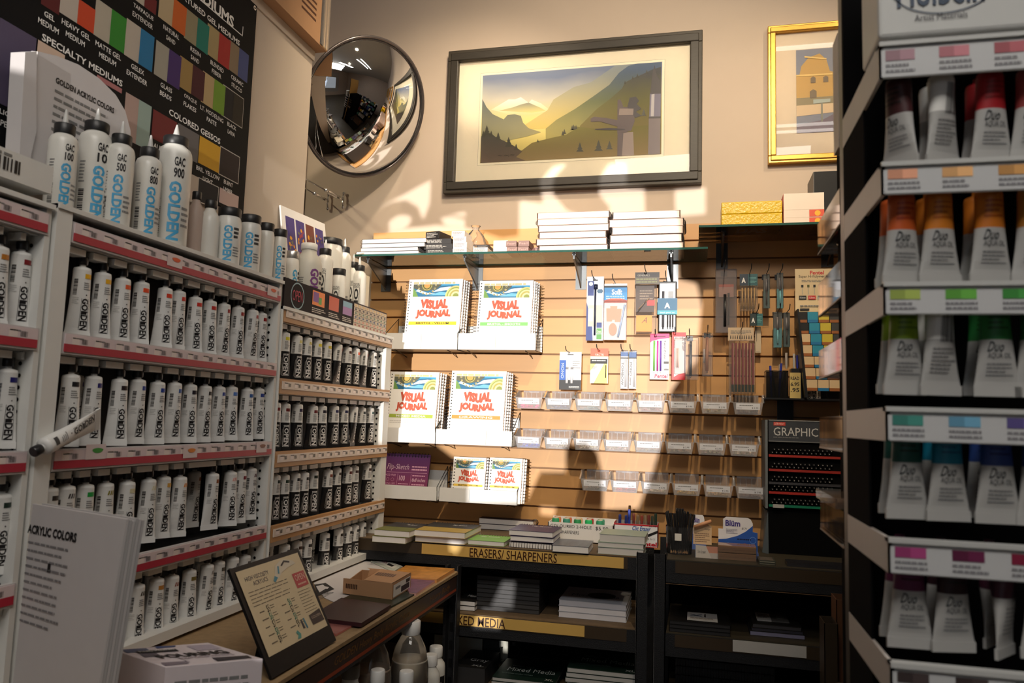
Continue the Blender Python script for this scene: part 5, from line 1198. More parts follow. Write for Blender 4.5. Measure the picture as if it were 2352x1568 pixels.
# ------------------------------------------------------------------ small parts bins
bin_m = clear('bin_plastic', (.98, .98, .99), .24, (.97, .97, .99), .18, 1.22)
def bin_mesh():
    m = MB(); W0, W1 = .106, .088; D = .105; H = .074; e = .0016
    def side(s):
        x0, x1 = s*W0/2, s*W1/2
        vs = [(x0, 0, H), (x0, -D*.45, H), (x0*.99, -D, H*.62), (x1, -D*.93, 0), (x1, 0, 0)]
        vo = [(x+s*e, y, z) for x, y, z in vs]; n = 5; f = [list(range(n)), list(range(2*n-1, n-1, -1))]+[(i, n+i, n+(i+1) % n, (i+1) % n) for i in range(n)]
        m.add(vs+vo, f, bin_m)
        m.box(min(x0, x0+s*.008), max(x0, x0+s*.008), -D*.5, -.001, H-.002, H, bin_m)
        m.hexa([(x0, -D, H*.58), (x0+s*.006, -D, H*.58), (x0+s*.006, -D*.5, H-.006), (x0, -D*.5, H-.006), (x0, -D, H*.62), (x0+s*.006, -D, H*.62), (x0+s*.006, -D*.5, H), (x0, -D*.5, H)], bin_m)
    side(-1); side(1)
    m.hexa([(-W1/2, -D*.93, 0), (W1/2, -D*.93, 0), (W1/2, 0, 0), (-W1/2, 0, 0), (-W1/2, -D*.93, e), (W1/2, -D*.93, e), (W1/2, 0, e), (-W1/2, 0, e)], bin_m)
    m.hexa([(-W1/2, -D*.93, 0), (W1/2, -D*.93, 0), (W1/2, -D*.93+e, 0), (-W1/2, -D*.93+e, 0), (-W0/2, -D, H*.60), (W0/2, -D, H*.60), (W0/2, -D+e, H*.60), (-W0/2, -D+e, H*.60)], bin_m)
    m.box(-W1/2, W1/2, -e, 0, 0, H, bin_m)
    for k in range(4): x = -.032+.021*k; m.box(x, x+.002, -.004, -.0016, .004, H-.006, bin_m)
    return m.mesh('bin_body')
BM = bin_mesh()
lm = MB(); T_ = Matrix.Translation((0, -.1000, .014)) @ RX(math.atan2(.0075, .0444))
lm.quad(-.042, .042, .004, .027, 0, flat(232, 234, 242), T=T_); lm.words(-.030, .020, .017, .022, 1, -.0003, grey, T=T_); lm.text('$ 2.95', .014, .036, .007, .013, -.0003, ink, T=T_); lm.words(-.038, -.02, .008, .012, 1, -.0003, flat(170, 172, 180), T=T_)
LM = lm.mesh('bin_label')
CC = [[(236, 60, 140), (70, 80, 110), (110, 140, 140), (190, 170, 160), (150, 110, 110), (70, 66, 66), (180, 160, 100), (70, 30, 36)], [(60, 90, 220), (200, 190, 186), (220, 214, 210), (206, 190, 184), (160, 150, 146), (150, 140, 130), (170, 160, 146), (220, 210, 196)], [(90, 92, 90), (180, 70, 80), (220, 210, 200), (220, 180, 70), (206, 180, 130), (140, 120, 120)]]
Rb = random.Random(4)
for ri, (pa, pb, n, gz, rn) in enumerate(((1180, 1757, 8, -4, 'top'), (1179, 1747, 8, -6, 'middle'), (1331, 1762, 6, -8, 'bottom'))):
    zt2 = GZ+gz*.0762-.001; Yf = 2.96; xa, xb = P(pa, 920+ri*95, Y=Yf).x, P(pb, 920+ri*95, Y=Yf).x
    for k in range(n):
        x = xa+(xb-xa)*(k+.5)/n; z = zt2-.074+.004; col = CC[ri][k]
        t = thing('parts_bin', 'clear plastic bin with white price label, %s from left in the %s bin row' % (ordn(k), rn), 'bin', (x, YW, z), (0, 0, 0), 'clear plastic bins')
        inst(BM, 'body', t); inst(LM, 'price_label', t)
        MB().box(-.02, .02, -.002, .008, .066, .072, bin_m).build('hanging_lip', t)
        m = MB(); nn_ = 26 if ri else 12; m.box(-.036, .036, -.090, -.010, .0022, .006, flat(*[int(q*.8) for q in col]))  # base slab added so the goods drop one even shadow
        for j in range(nn_):
            sx, sy, sz = (Rb.uniform(.004, .009), Rb.uniform(.004, .008), Rb.uniform(.003, .006)) if ri else (Rb.uniform(.008, .016), .008, Rb.uniform(.004, .007))
            f_ = Rb.uniform(.75, 1.2); cc = tuple(int(min(255, max(0, c*f_))) for c in col); cc = tuple(int(c/24)*24+12 for c in cc)
            m.cbox((0, 0, 0), (sx, sy, sz), flat(*cc), T=TR(Rb.uniform(-.032, .032), Rb.uniform(-.086, -.02), .004+sz/2+(j % 3)*.0035) @ RZ(Rb.uniform(0, 3)) @ RY(Rb.uniform(-.3, .3)))
        c = m.build('small_goods', None); c.location = (x, YW, z); tag(c, 'small loose art goods lying inside the %s bin of the %s bin row' % (ordn(k), rn), 'small goods'); c['kind'] = 'stuff'

# ------------------------------------------------------------------ packs on hooks
cello = clear('pack_film', (.95, .95, .95), .06, (.9, .9, .9), .05, 1.35)
class Pack:
    def __init__(s, px, label, cat='pencil pack', name='hanging_pack', Y=3.0, hook=None, group=None, hole=None):
        s.x0, s.x1, s.z0, s.z1 = rect(*px, Y); s.W, s.H = s.x1-s.x0, s.z1-s.z0
        s.t = thing(name, label, cat, ((s.x0+s.x1)/2, Y, s.z0), group=group); s.o = (0, 0, 0); s.Y = Y; s.m = MB(); s.k = 1
        if hook:
            hx = P(hook[0], hook[1], Y=Y).x; hz = P(hook[0], hook[1], Y=Y).z
            h = thing('peg_hook', 'steel peg hook holding the ' + label.split(' hanging')[0][:60], 'hook', (hx, YW, hz), group='steel peg hooks')
            h['label'] = ' '.join(h['label'].split()[:16])
            m = MB(); L = YW-Y; m.tube([(0, 0, .006), (0, -.01, .006), (0, -L, .004), (0, -L-.085, .004), (0, -L-.10, .009), (0, -L-.108, .018)], .0017, wire_black, 6).lathe([(.0001, -.002), (.002, 0), (.0001, .002)], wire_black, 6, T=TR(0, -L-.108, .019))
            m.build('rod', h); MB().box(-.012, .012, -.003, 0, -.008, .012, wire_black).build('mount', h)
    def q(s, u0, u1, v0, v1, c, part=None, dy=None):
        s.k += 1; s.m.quad(-s.W/2+s.W*u0, -s.W/2+s.W*u1, s.H*v0, s.H*v1, -(dy if dy is not None else .0002*s.k), c); return s
    def pol(s, pts, c): s.k += 1; s.m.poly([(-s.W/2+s.W*u, -.0002*s.k, s.H*v) for u, v in pts], c); return s
    def tx(s, st, u0, u1, v0, v1, c, **kw): s.k += 1; s.m.text(st, -s.W/2+s.W*u0, -s.W/2+s.W*u1, s.H*v0, s.H*v1, -.0002*s.k, c, **kw); return s
    def wd(s, u0, u1, v0, v1, n, c, **kw): s.k += 1; s.m.words(-s.W/2+s.W*u0, -s.W/2+s.W*u1, s.H*v0, s.H*v1, n, -.0002*s.k, c, **kw); return s
    def card(s, c, u0=0, u1=1, v0=0, v1=1): MB().box(-s.W/2+s.W*u0, -s.W/2+s.W*u1, 0, .0012, s.H*v0, s.H*v1, c).build('card', s.t); return s
    def slot(s, v=.95, u=.5): s.q(u-.14, u+.14, v-.012, v+.008, ink); return s
    def pen(s, u, v0, v1, r, c, name='pen', y=-.006, tip=None, u2=None, c2=None, split=.5):
        x, x2 = -s.W/2+s.W*u, -s.W/2+s.W*(u if u2 is None else u2); a, b = Vector((x, y, s.H*v0)), Vector((x2, y, s.H*v1)); m = MB()
        if c2: c_ = a.lerp(b, split); m.tube([a, c_], r, c, 10).tube([c_, b], r*.98, c2, 10)
        else: m.tube([a, b], r, c, 10)
        if tip: d = (a-b).normalized(); m.tube([a, a+d*.008], r*.5, tip, 8)
        m.build(name, s.t); return s
    def film(s, u0=0, u1=1, v0=0, v1=1, th=.014, nm='clear_cover'):
        MB().box(-s.W/2+s.W*u0, -s.W/2+s.W*u1, -th, -.001, s.H*v0, s.H*v1, cello).build(nm, s.t, bevel=.003); return s
    def done(s, nm='printing'): s.m.build(nm, s.t); return s.t
navy = flat(36, 60, 130); pale = flat(226, 228, 230); teal = flat(44, 120, 140); dgr = flat(60, 56, 54)
p = Pack((1347, 635, 1386, 782), 'white and blue drawing tool pack hanging leftmost under the glass shelf', hook=(1367, 644)).card(pale)
p.slot(.945).q(.06, .42, .70, .93, navy).disc = None
p.m.disc(-p.W*.26, p.H*.885, .008, -.0012, W255); p.pol([(0, 0), (.4, 0), (.36, .2), (.06, .55), (0, .6)], navy); p.q(.1, .95, .22, .55, flat(196, 186, 176)); p.q(.12, .4, .3, .5, flat(220, 214, 208))
p.pol([(.6, .77), (.68, .80), (.9, .80), (.97, .77), (.9, .74), (.68, .74)], flat(60, 100, 130)).q(.62, .92, .02, .10, flat(80, 150, 70)).q(.62, .92, .11, .19, flat(80, 150, 70)).q(.62, .92, .20, .28, navy).tx('3mm', .66, .88, .12, .165, W255)
p.pen(.52, .08, .80, .0036, flat(30, 36, 60)).pen(.54, .80, .87, .008, flat(30, 36, 60), 'clip').done()
p = Pack((1386, 651, 1442, 781), 'sponge shape pack with blue header hanging beside the drawing tool pack', hook=(1413, 652)).card(flat(236, 224, 220), 0.02, .96)
p.q(.02, .96, .70, .93, flat(40, 130, 190)).tx('Sofft', .33, .76, .80, .90, W255, bold=.03).wd(.1, .9, .72, .79, 2, flat(160, 200, 226)).pol([(.02, .70), (.3, .735), (.7, .735), (.96, .70), (.96, .66), (.02, .66)], flat(190, 80, 60)); p.q(.02, .96, .93, .96, ink).q(.3, .7, .97, 1.0, pale)
for a_, b_, c_ in ((.14, .33, .56), (.30, .36, .60), (.48, .32, .55)): p.pol([(a_, b_), (a_+.22, b_), (a_+.27, c_), (a_-.02, c_)], flat(208, 150, 124))
p.m.disc(-p.W*.10, p.H*.19, p.W*.17, -.005, flat(200, 144, 120), rz=p.H*.11); p.pen(.62, .05, .62, .004, flat(170, 190, 220), 'handle', u2=.88).film(.02, .96, 0, .69).done()
p = Pack((1458, 625, 1514, 768), 'brown headed charcoal tool bag hanging third from left under the shelf', hook=(1485, 630)).card(flat(96, 84, 66), 0, 1, .80, 1.0)
p.q(0, 1, .92, 1, flat(46, 36, 30)).tx('GENERALS', .10, .60, .935, .965, flat(190, 180, 160)).wd(.05, .95, .82, .91, 2, flat(140, 140, 90)); p.q(.04, .80, .36, .78, flat(84, 64, 56)).wd(.2, .75, .55, .72, 4, flat(150, 130, 110)).q(.5, .82, .46, .55, flat(190, 50, 50))
p.pen(.1, .34, .55, .002, dgr, u2=.5).pen(.15, .40, .58, .0018, flat(170, 140, 110), 'tool', u2=.6); MB().box(-p.W*.42, p.W*.22, -.012, -.002, p.H*.04, p.H*.30, flat(226, 150, 40)).build('yellow_box', p.t); p.m.text('A', -p.W*.20, p.W*.02, p.H*.18, p.H*.27, -.0125, flat(120, 60, 30), shear=.5); p.film(0, .9, 0, .80, .016).done()
p = Pack((1512, 646, 1554, 763), 'black and white pencil set tray with blue band hanging right of charcoal bag', hook=(1531, 645)); 
MB().box(-p.W/2, p.W/2, 0, .010, 0, p.H, plastic_black).build('tray', p.t, bevel=.003); MB().box(-p.W*.42, p.W*.42, -.001, .001, p.H*.03, p.H*.96, flat(222, 224, 230)).build('liner', p.t)
for u, r_, c_ in ((.27, .0048, flat(90, 90, 96)), (.52, .0026, dgr), (.66, .0026, dgr), (.80, .0026, dgr)): p.pen(u, .10, .66 if u > .4 else .80, r_, c_, 'pencil', y=-.005, tip=ink)
p.q(.55, .82, .68, .80, flat(150, 152, 156), dy=.006).q(-.04, 1.04, .34, .66, flat(18, 92, 130), dy=.012).q(-.04, 1.04, .34, .42, flat(60, 160, 180), dy=.0125).q(0, 0, 0, 0, ink)
p.m.text('A', -p.W*.16, p.W*.16, p.H*.46, p.H*.57, -.0128, W255, bold=.05); p.m.text('sketch pencil set', -p.W*.4, p.W*.4, p.H*.355, p.H*.395, -.0130, W255); p.done('blue_band')
p = Pack((1643, 618, 1692, 765), 'long grey blister pack with black tool hanging right of the bright patch', hook=(1664, 622)); blm = clear('grey_blister', (.80, .78, .80), .35, (.45, .43, .45), .12, 1.4)
MB().box(-p.W/2, p.W/2, -.010, .002, 0, p.H, blm).build('blister', p.t, bevel=.004); p.q(.16, .86, .56, .76, flat(216, 170, 150), dy=.0015).q(.16, .86, .72, .76, flat(220, 110, 80), dy=.0018); p.pen(.45, .10, .60, .006, plastic_black, 'tool', y=-.007).pen(.62, .12, .62, .004, flat(50, 48, 50), 'tool', y=-.006).done()
p = Pack((1699, 629, 1740, 715), 'teal headed bag of tan blending stumps hanging right of grey blister', hook=(1722, 630)).card(flat(36, 90, 96), 0, 1, .68, 1.0)
p.q(0, .48, .68, 1, flat(34, 50, 66)).tx('A', .10, .34, .76, .90, W255, bold=.05).wd(.54, .95, .75, .92, 5, flat(110, 170, 170))
for k in range(5): p.pen(.14+.17*k, .06, .62, .003, flat(186, 150, 100), 'stump', y=-.005)
p.film(0, 1, 0, .68, .012).done()
for k, (px, lb, hk) in enumerate((((1753, 630, 1768, 708), 'narrow teal knife pack hanging left in the upper teal pair', (1761, 630)), ((1784, 627, 1799, 708), 'narrow teal knife pack hanging right in the upper teal pair', (1791, 630)), ((1776, 717, 1796, 798), 'narrow teal knife pack hanging left in the lower teal pair', (1786, 718)), ((1799, 718, 1814, 797), 'narrow teal knife pack hanging right in the lower teal pair', (1807, 720)))):
    p = Pack(px, lb, 'knife pack', hook=hk, group='narrow teal knife packs').card(flat(40, 80, 80) if k in (0, 3) else flat(60, 140, 150)); p.q(.0, 1, .88, 1, flat(30, 40, 40)).q(.05, .95, .55, .88, flat(70, 66, 66)); p.pen(.5, .12, .50, .003, flat(130, 200, 210) if k in (1, 2) else dgr, 'knife').pen(.5, .50, .85, .0045, flat(120, 116, 116), 'handle').film(th=.010).done()
p = Pack((1723, 720, 1752, 748), 'small teal square card hanging above the wrapped pencil bundle', 'card', hook=(1738, 719)).card(flat(44, 100, 104)); p.q(0, .5, 0, 1, flat(34, 50, 50)).tx('A', .1, .38, .25, .65, W255, bold=.05).wd(.56, .94, .25, .8, 5, flat(110, 170, 170)).done()
p = Pack((1734, 750, 1748, 810), 'plain cream card hanging behind the wrapped pencil bundle', 'card', Y=3.03).card(flat(196, 178, 150)); p.wd(.2, .8, .02, .06, 1, grey).done()
p = Pack((1285, 808, 1335, 895), 'blue white and black eraser pack hanging lower left', 'eraser pack', hook=(1309, 812)).card(flat(236, 236, 238)); p.slot(.93).q(0, 1, 0, .26, flat(20, 22, 26)).q(0, .30, .26, .78, flat(30, 90, 180)).tx('Tombow', .2, .82, .82, .87, flat(170, 176, 190), shear=.2).tx('MONO', .08, .2, .3, .7, flat(210, 220, 240), rot=90).wd(.45, .95, .04, .1, 2, W255).wd(.6, .95, .55, .78, 4, grey, fill=.3)
for u in (.36, .58): p.pen(u, .17, .60, .0055, flat(240, 240, 242), 'eraser', c2=flat(150, 150, 156), split=.85)
p.done()
p = Pack((1356, 800, 1397, 880), 'red topped eraser pack with yellow card hanging lower row', 'eraser pack', hook=(1378, 808)).card(flat(238, 232, 210)); p.q(0, 1, .77, 1, flat(226, 96, 66)).tx('FACTIS', .28, .74, .79, .85, W255).q(0, .95, 0, .70, flat(240, 226, 120)).pol([(0, .0), (.2, 0), (.82, .62), (.4, .62), (0, .35)], flat(246, 246, 240)).q(.0, .95, .56, .70, ink).wd(.08, .9, .62, .68, 1, W255).pen(.88, .16, .52, .0016, ink, 'refill').wd(.08, .4, .4, .5, 3, grey).done()
for k, (px, lb, hk) in enumerate((((1425, 806, 1443, 893), 'slim white eraser pen pack hanging left of its twin', (1432, 808)), ((1444, 806, 1462, 893), 'slim white eraser pen pack with blue top hanging right of its twin', (1452, 808)))):
    p = Pack(px, lb, 'eraser pack', hook=hk, group='slim eraser pen packs').card(flat(232, 232, 236)); p.q(0, 1, .86 - .04*k, .97, flat(60, 110, 180)).q(0, 1, .80, .83, ink); p.tx(['TOMBOW', 'MONO zero'][k], .12, .40, .1, .7, ink, rot=90); p.pen(.7, .06, .78, .0035, flat(210, 210, 214), 'eraser_pen').film(th=.009).done()
p = Pack((1493, 766, 1537, 871), 'pink topped pencil card with green pink and purple pencils', 'pencil pack', hook=(1508, 775)).card(flat(240, 230, 232)); p.q(0, 1, .90, 1, flat(222, 50, 120)).pol([(0, .90), (.9, .90), (.5, .88), (.1, .84), (0, .8)], flat(222, 50, 120)).q(.2, .8, .93, .945, ink)
for u, c_ in ((.22, flat(120, 200, 90)), (.40, flat(210, 80, 170)), (.56, flat(110, 70, 170))): p.pen(u, .18, .84, .0034, c_, 'mechanical_pencil', tip=pale)
p.tx('Pentel', .24, .94, .03, .12, flat(205, 60, 90), bold=.03, shear=.15).tx('Twist-Erase', .72, .84, .44, .86, ink, rot=90).q(.72, .98, .34, .39, dgr).m.ring(p.W*.34, p.H*.26, .004, .0048, -.003, flat(150, 60, 50)); p.q(.74, .98, .20, .23, grey).done()
p = Pack((1543, 763, 1575, 872), 'red and white eraser holder card beside the pink topped card', 'eraser pack', hook=(1552, 770)).card(flat(226, 208, 206)); p.q(0, 1, .91, 1, flat(205, 30, 40)).pol([(0, 0), (1, 0), (1, .15), (.5, .12), (0, .03)], flat(205, 30, 40)).q(0, .16, 0, 1, flat(212, 60, 60)).tx('Pentel', .10, .24, .68, .84, flat(190, 30, 40), rot=90).tx('Clic Eraser', .74, .98, .60, .92, ink, rot=90, shear=.2).pen(.36, .26, .66, .003, flat(226, 200, 190), 'eraser').pen(.48, .26, .66, .003, flat(226, 200, 190), 'eraser').film(.2, .95, .12, .88).done()
p = Pack((1573, 772, 1605, 873), 'clear sleeve with black mechanical pencil, lower row', 'pencil pack', hook=(1584, 774)); p.pen(.42, .10, .88, .005, flat(50, 54, 60), 'pencil', c2=flat(40, 40, 44), split=.85, tip=chrome).film(.02, .98, 0, .97, .014, 'sleeve').done()
p = Pack((1612, 760, 1638, 865), 'clear sleeve with peach coloured pencil, lower row', 'pencil pack', hook=(1625, 766)); p.pen(.46, .12, .86, .0056, flat(196, 142, 112), 'pencil', tip=chrome).pen(.2, .3, .6, .0025, flat(200, 200, 204), 'leads').film(.02, .98, 0, .95, .014, 'sleeve').done()
p = Pack((1672, 752, 1734, 905), 'wrapped bundle of maroon striped pencils hanging beside the bins', 'pencil pack', Y=2.985, hook=(1702, 760)).card(flat(200, 176, 146), 0, .96, .80, 1); p.wd(.1, .9, .90, .96, 3, grey)
for k in range(10): p.pol([(.08+.085*k, .83), (.12+.085*k, .83), (.11+.085*k, .88), (.09+.085*k, .88)], flat(60, 54, 50))
for k in range(7):
    u = .17+.125*k; x = -p.W/2+p.W*u; m = MB(); m.box(x-.0035, x+.0035, -.012, -.005, p.H*.14, p.H*.76, flat(130, 50, 54)); m.box(x+.0035, x+.0048, -.012, -.006, p.H*.14, p.H*.76, flat(226, 190, 170)); m.box(x-.0042, x+.0042, -.013, -.004, p.H*.03, p.H*.14, flat(24, 40, 36)); m.build('pencil', p.t)
p.film(.02, 1, 0, .80, .018).done()
p = Pack((1827, 617, 1935, 915), 'cream pencil lead display rack with teal and black lead packs', 'display stand', 'lead_display', Y=2.98)
p.card(flat(222, 198, 156), 0, 1, .665, 1.0); p.tx('Pentel', .32, .62, .955, .985, flat(200, 50, 50), bold=.03).tx('Super Hi-Polymer Lead', .08, .80, .925, .952, ink).wd(.14, .75, .895, .915, 2, grey)
for k, c_ in enumerate((ink, flat(90, 90, 40), ink, flat(130, 160, 180))): p.q(.13+.13*k, .18+.13*k, .855, .875, c_).q(.145+.13*k, .165+.13*k, .80, .855, flat(190, 180, 160))
for k, c_ in enumerate((ink, flat(200, 44, 40), flat(90, 150, 170))): p.q(.08+.20*k, .24+.20*k, .76, .79, c_).tx('0.5mm', .10+.20*k, .22+.20*k, .768, .782, W255)
p.wd(.1, .6, .70, .72, 1, grey).q(.1, .30, .675, .69, ink)
m = MB(); 
for r_ in range(7):
    z0_ = p.H*(.60-.088*r_); 
    for c_ in range(4):
        xx = -p.W/2+p.W*(.02+.012*r_*4*.5)+c_*p.W*.235; yy = -.012-.012*r_
        col_ = [flat(18, 18, 20), flat(40, 140, 170), flat(200, 180, 60), flat(60, 60, 60)][c_] if r_ < 2 or c_ > 0 and r_ < 4 else flat(214, 186, 146)
        m.box(xx, xx+p.W*.22, yy, yy+.012, z0_, z0_+p.H*.06, col_); m.box(xx, xx+p.W*.22, yy-.0008, yy+.012, z0_-p.H*.022, z0_, flat(150, 90, 46) if c_ != 1 else flat(30, 110, 160))
m.build('lead_pockets', p.t); MB().prism([(-p.W/2-.004, p.H*.66), (-p.W/2+.002, p.H*.66), (-p.W/2+.03, 0), (-p.W/2+.02, 0)], -.09, .0, plastic_black).box(-p.W/2+.02, p.W/2, -.006, .0, 0, p.H*.66, plastic_black).build('stand', p.t)
p.done()
# mesh cup, small ledge, price cards
zl = P(1800, 915, Y=2.98).z; xa, xb = P(1757, 912, Y=2.93).x, P(1950, 912, Y=2.93).x
t = thing('ledge_shelf', 'short black ledge under the mesh cup and lead display', 'shelf', ((xa+xb)/2, YW, zl-.006)); o = tuple(t.location)
MB().box(xa, xb, 2.92, YW-.002, zl-.006, zl, plastic_black).build('top', t, o); MB().box(P(1785, 930, Y=YW).x, P(1822, 930, Y=YW).x, YW-.006, YW, zl-.09, zl-.006, plastic_black).build('bracket', t, o)
mesh_m = clear('black_wire_mesh', (.35, .35, .35), .5, (.02, .02, .02), .3, 1.2)
x0, x1, z0, z1 = rect(1759, 850, 1810, 912, 2.96); t = thing('pen_cup', 'black square mesh cup of pens on the short black ledge', 'pen cup', ((x0+x1)/2, 2.985, zl)); w = x1-x0; h = z1-z0
m = MB(); 
for a_ in range(4): m.quad(-w/2, w/2, .001, h, -w/2, mesh_m, T=RZ(a_*math.pi/2))
m.box(-w/2, w/2, -w/2, w/2, 0, .002, plastic_black); m.build('mesh_body', t); m = MB()
m.tube([(-w/2, -w/2, h), (w/2, -w/2, h), (w/2, w/2, h), (-w/2, w/2, h)], .0016, wire_black, 5, closed=True); m.build('rim', t)
cup = (x0+x1)/2
for k, (dx_, lean, hh, c_, lb) in enumerate(((-.025, -.06, .115, flat(40, 50, 150), 'blue pen leaning left in the black mesh cup'), (.012, .12, .125, flat(40, 50, 150), 'blue pen leaning right in the black mesh cup'), (.0, -.25, .10, plastic_black, 'black pen crossing the black mesh cup'), (.02, .22, .10, flat(60, 60, 64), 'grey pen leaning far right in the black mesh cup'), (.018, .02, .122, flat(170, 160, 150), 'pale pen upright in the black mesh cup'))):
    m = MB(); m.lathe([(.002, 0), (.0042, .01), (.0042, hh-.004), (.0036, hh)], c_, 10, T=TR(cup+dx_*.7, 2.985+.006*(k-2), zl+.004) @ RY(lean*.6)); solo(m, 'pen', lb, 'pen')
for k, (px, cc, tx_, lb) in enumerate((((1814, 855, 1839, 914), (200, 176, 110), ['READ', '6.95', '.95'], 'yellow handwritten price card beside the black mesh cup'), ((1853, 869, 1885, 914), (206, 190, 170), ['o 3 -', 'o 2 -', 'o H -', 'o B -'], 'white handwritten grade list at the foot of the lead display'))):
    x0, x1, z0, z1 = rect(*px, 2.93); t = thing('price_card', lb, 'card', ((x0+x1)/2, 2.93, zl)); w, h = x1-x0, z1-z0; MB().box(-w/2, w/2, 0, .0015, 0, h, flat(*cc)).build('card', t); m = MB()
    for j, s_ in enumerate(tx_): m.text(s_, -w*.42, w*.38, h*(.72-.24*j), h*(.84-.22*j), -.0004, ink, bold=.02)
    m.build('lettering', t)
solo(MB().box(P(1816, 840, Y=2.99).x, P(1850, 840, Y=2.99).x, 2.97, 3.03, zl, zl+.11, plastic_black), 'pencil_box', 'black box standing between the price card and the grade list', 'box')
for k, (px, c_) in enumerate((((1806, 810), (190, 180, 170)), ((1824, 812), (200, 196, 190)), ((1832, 815), (50, 60, 160)))):
    p_ = P(px[0], px[1], Y=3.0); m = MB().lathe([(.002, 0), (.0045, .01), (.0045, p_.z-zl-.115), (.004, p_.z-zl-.11)], flat(*c_), 10, T=TR(p_.x, 3.0+.004*k, zl+.11)); solo(m, 'pen', 'pen standing in the black box, %s from the left' % ordn(k), 'pen')
# ------------------------------------------------------------------ metal shelving units under the slatwall
gold_strip = mat('gold_card_strip', (.62, .40, .11), .45, noise=.06, nscale=10); brown_strip = mat('brown_strip', (.045, .030, .017), .4)
def unit(label, x0, x1, levels, board, left_post=True, right_post=True, top=.996):
    t = thing('metal_shelving_unit', label, 'shelving', ((x0+x1)/2, 2.85, 0)); o = tuple(t.location)
    for z in levels:
        MB().box(x0+.002, x1-.002, 2.634, YW-.014, z-.018, z, board).build('shelf_board', t, o)
        m = MB(); m.box(x0, x1, 2.630, 2.634, z-.078, z-.003, hammer).box(x0, x1, 2.630, 2.65, z-.078, z-.074, hammer); m.build('front_beam', t, o)
        MB().box(x0+.03, x1-.03, 2.6285, 2.6298, z-.042, z-.004, brown_strip).build('card_holder', t, o)
    ps = ([x0-.036] if left_post else [])+([x1] if right_post else [])
    for px in ps:
        for y in (2.622, YW-.052):
            m = MB(); m.box(px, px+.036, y, y+.003, 0, top, hammer)
            m.box(px if px == x1 else px+.033, (px+.003) if px == x1 else px+.036, y, y+.034, 0, top, hammer)
            if y < 2.7: m.box(px-.0006, px, y-.0006, y+.003, 0, top, pale_edge)
            m.build('upright', t, o)
    return t, o
S1 = (.980, .748, .500, .25); xs1 = P(1463, 1268, Y=2.63).x
u1, o1 = unit('black metal shelving unit with gold lettered strips under the slatwall', -1.29, xs1, S1, mat('brown_particle_board', (.13, .085, .045), .7, noise=.3, nscale=60))
def strip(t, o, px0, px1, pyt, z, text, a, b, name='gold_sign_strip', mm=None):
    x0, x1 = P(px0, pyt, Y=2.628).x, P(px1, pyt, Y=2.628).x
    s_ = MB().box(x0, x1, 2.6262, 2.6284, z-.040, z-.005, mm or gold_strip).build(name, t, o)
    if text: MB().text(text, P(a, pyt, Y=2.626).x, P(b, pyt, Y=2.626).x, z-.0385, z-.008, 2.6258, flat(60, 30, 10), bold=.01).build('lettering', s_, o)
strip(u1, o1, 969, 1433, 1260, .980, 'ERASERS/ SHARPENERS', 1079, 1280)
strip(u1, o1, 965, 1343, 1425, .750, 'MIXED MEDIA', 1027, 1161)
x2a, x2b = P(1530, 1270, Y=2.63).x, .62
u2, o2 = unit('second black metal shelving unit below the dark pencil display', x2a, x2b, S1, mat('dark_olive_board', (.04, .032, .018), .6, noise=.3, nscale=60), True, True)
strip(u2, o2, 1683, 1852, 1478, .750, None, 0, 0, 'white_label_strip', flat(190, 190, 188))
m = MB(); m.box(x2a, x2b, 2.6285, 2.6292, .902, .9035, mat('beam_edge', (.35, .22, .12), .3, .5)); m.build('beam_edge', u2, o2)
m = MB().box(-1.29, .62, YW-.012, YW-.004, .0, .94, matte); tag(m.build('backing_panel'), 'dark hardboard backing behind the two black shelving units', 'panel')

# ------------------------------------------------------------------ things on the top shelf
Z1 = .9805
def pad_px(pl, pr, z, th, d, cover, label, side='back', group=None, page=None, wire=True, split=None, text=None, rz=None, name='spiral_pad', coil=None, zref=None):
    """pad whose lower front edge runs from pixel pl to pixel pr at height z"""
    zb = max(q for q in (.9805, .7485, .5005) if q <= z+1e-6) if zref is None else zref
    a, b = P(*pl, Z=zb), P(*pr, Z=zb); a.z = b.z = z; ang = math.atan2(b.y-a.y, b.x-a.x) if rz is None else rz; w = (b-a).length
    n = Vector((-math.sin(ang), math.cos(ang), 0)); c = (a+b)/2+n*d/2
    return lying_pad(c.x, c.y, z, w, d, th, cover, label, name, group=group, side=side, rz=ang, page=page, wire=wire, cover_split=split, text=text, coil_r=coil)
blk = flat(30, 29, 28); pgw = flat(226, 224, 222)
olive, must, grn, pur = mat('olive_cover', (.12, .13, .02), .5), mat('mustard_cover', (.36, .24, .03), .5), mat('green_cover', (.16, .36, .05), .5), mat('purple_cover', (.045, .035, .10), .45)
sk = lambda c: [('Flip-Sketch', .50, .78, .70, .82, c)]
for k, (dx_, lb) in enumerate(((0, 'lower'), (4, 'upper'))):
    pad_px((850+dx_, 1246), (934+dx_*2, 1247), Z1+.0215*k, .021, .20, olive, '%s olive covered spiral pad beside the black tube rack' % lb, group='olive pads', page=pgw, split=blk, text=sk(W255), rz=0)
for k, (pl, pr, lb) in enumerate((((949, 1245), (1070, 1249), 'lower'), ((946, 1246), (1070, 1250), 'upper'))):
    pad_px(pl, pr, Z1+.0215*k, .021, .21, must, '%s mustard covered spiral pad above the gold strip' % lb, group='mustard pads', page=pgw, split=blk, text=sk(W255), rz=0)
pad_px((1075, 1249), (1157, 1256), Z1, .016, .13, grn, 'small bright green spiral pad between the mustard and purple pads', page=pgw, text=[('Flip Sketch', .2, .7, .6, .75, W255)], rz=0)
for k, lb in enumerate(('lower', 'upper')):
    pad_px((1098, 1215), (1226, 1222), Z1+.0215*k+.001, .021, .16, flat(36, 34, 56), '%s dark blue spiral pad at the back behind the green pad' % lb, group='dark blue pads', side='right', page=pgw, rz=0)
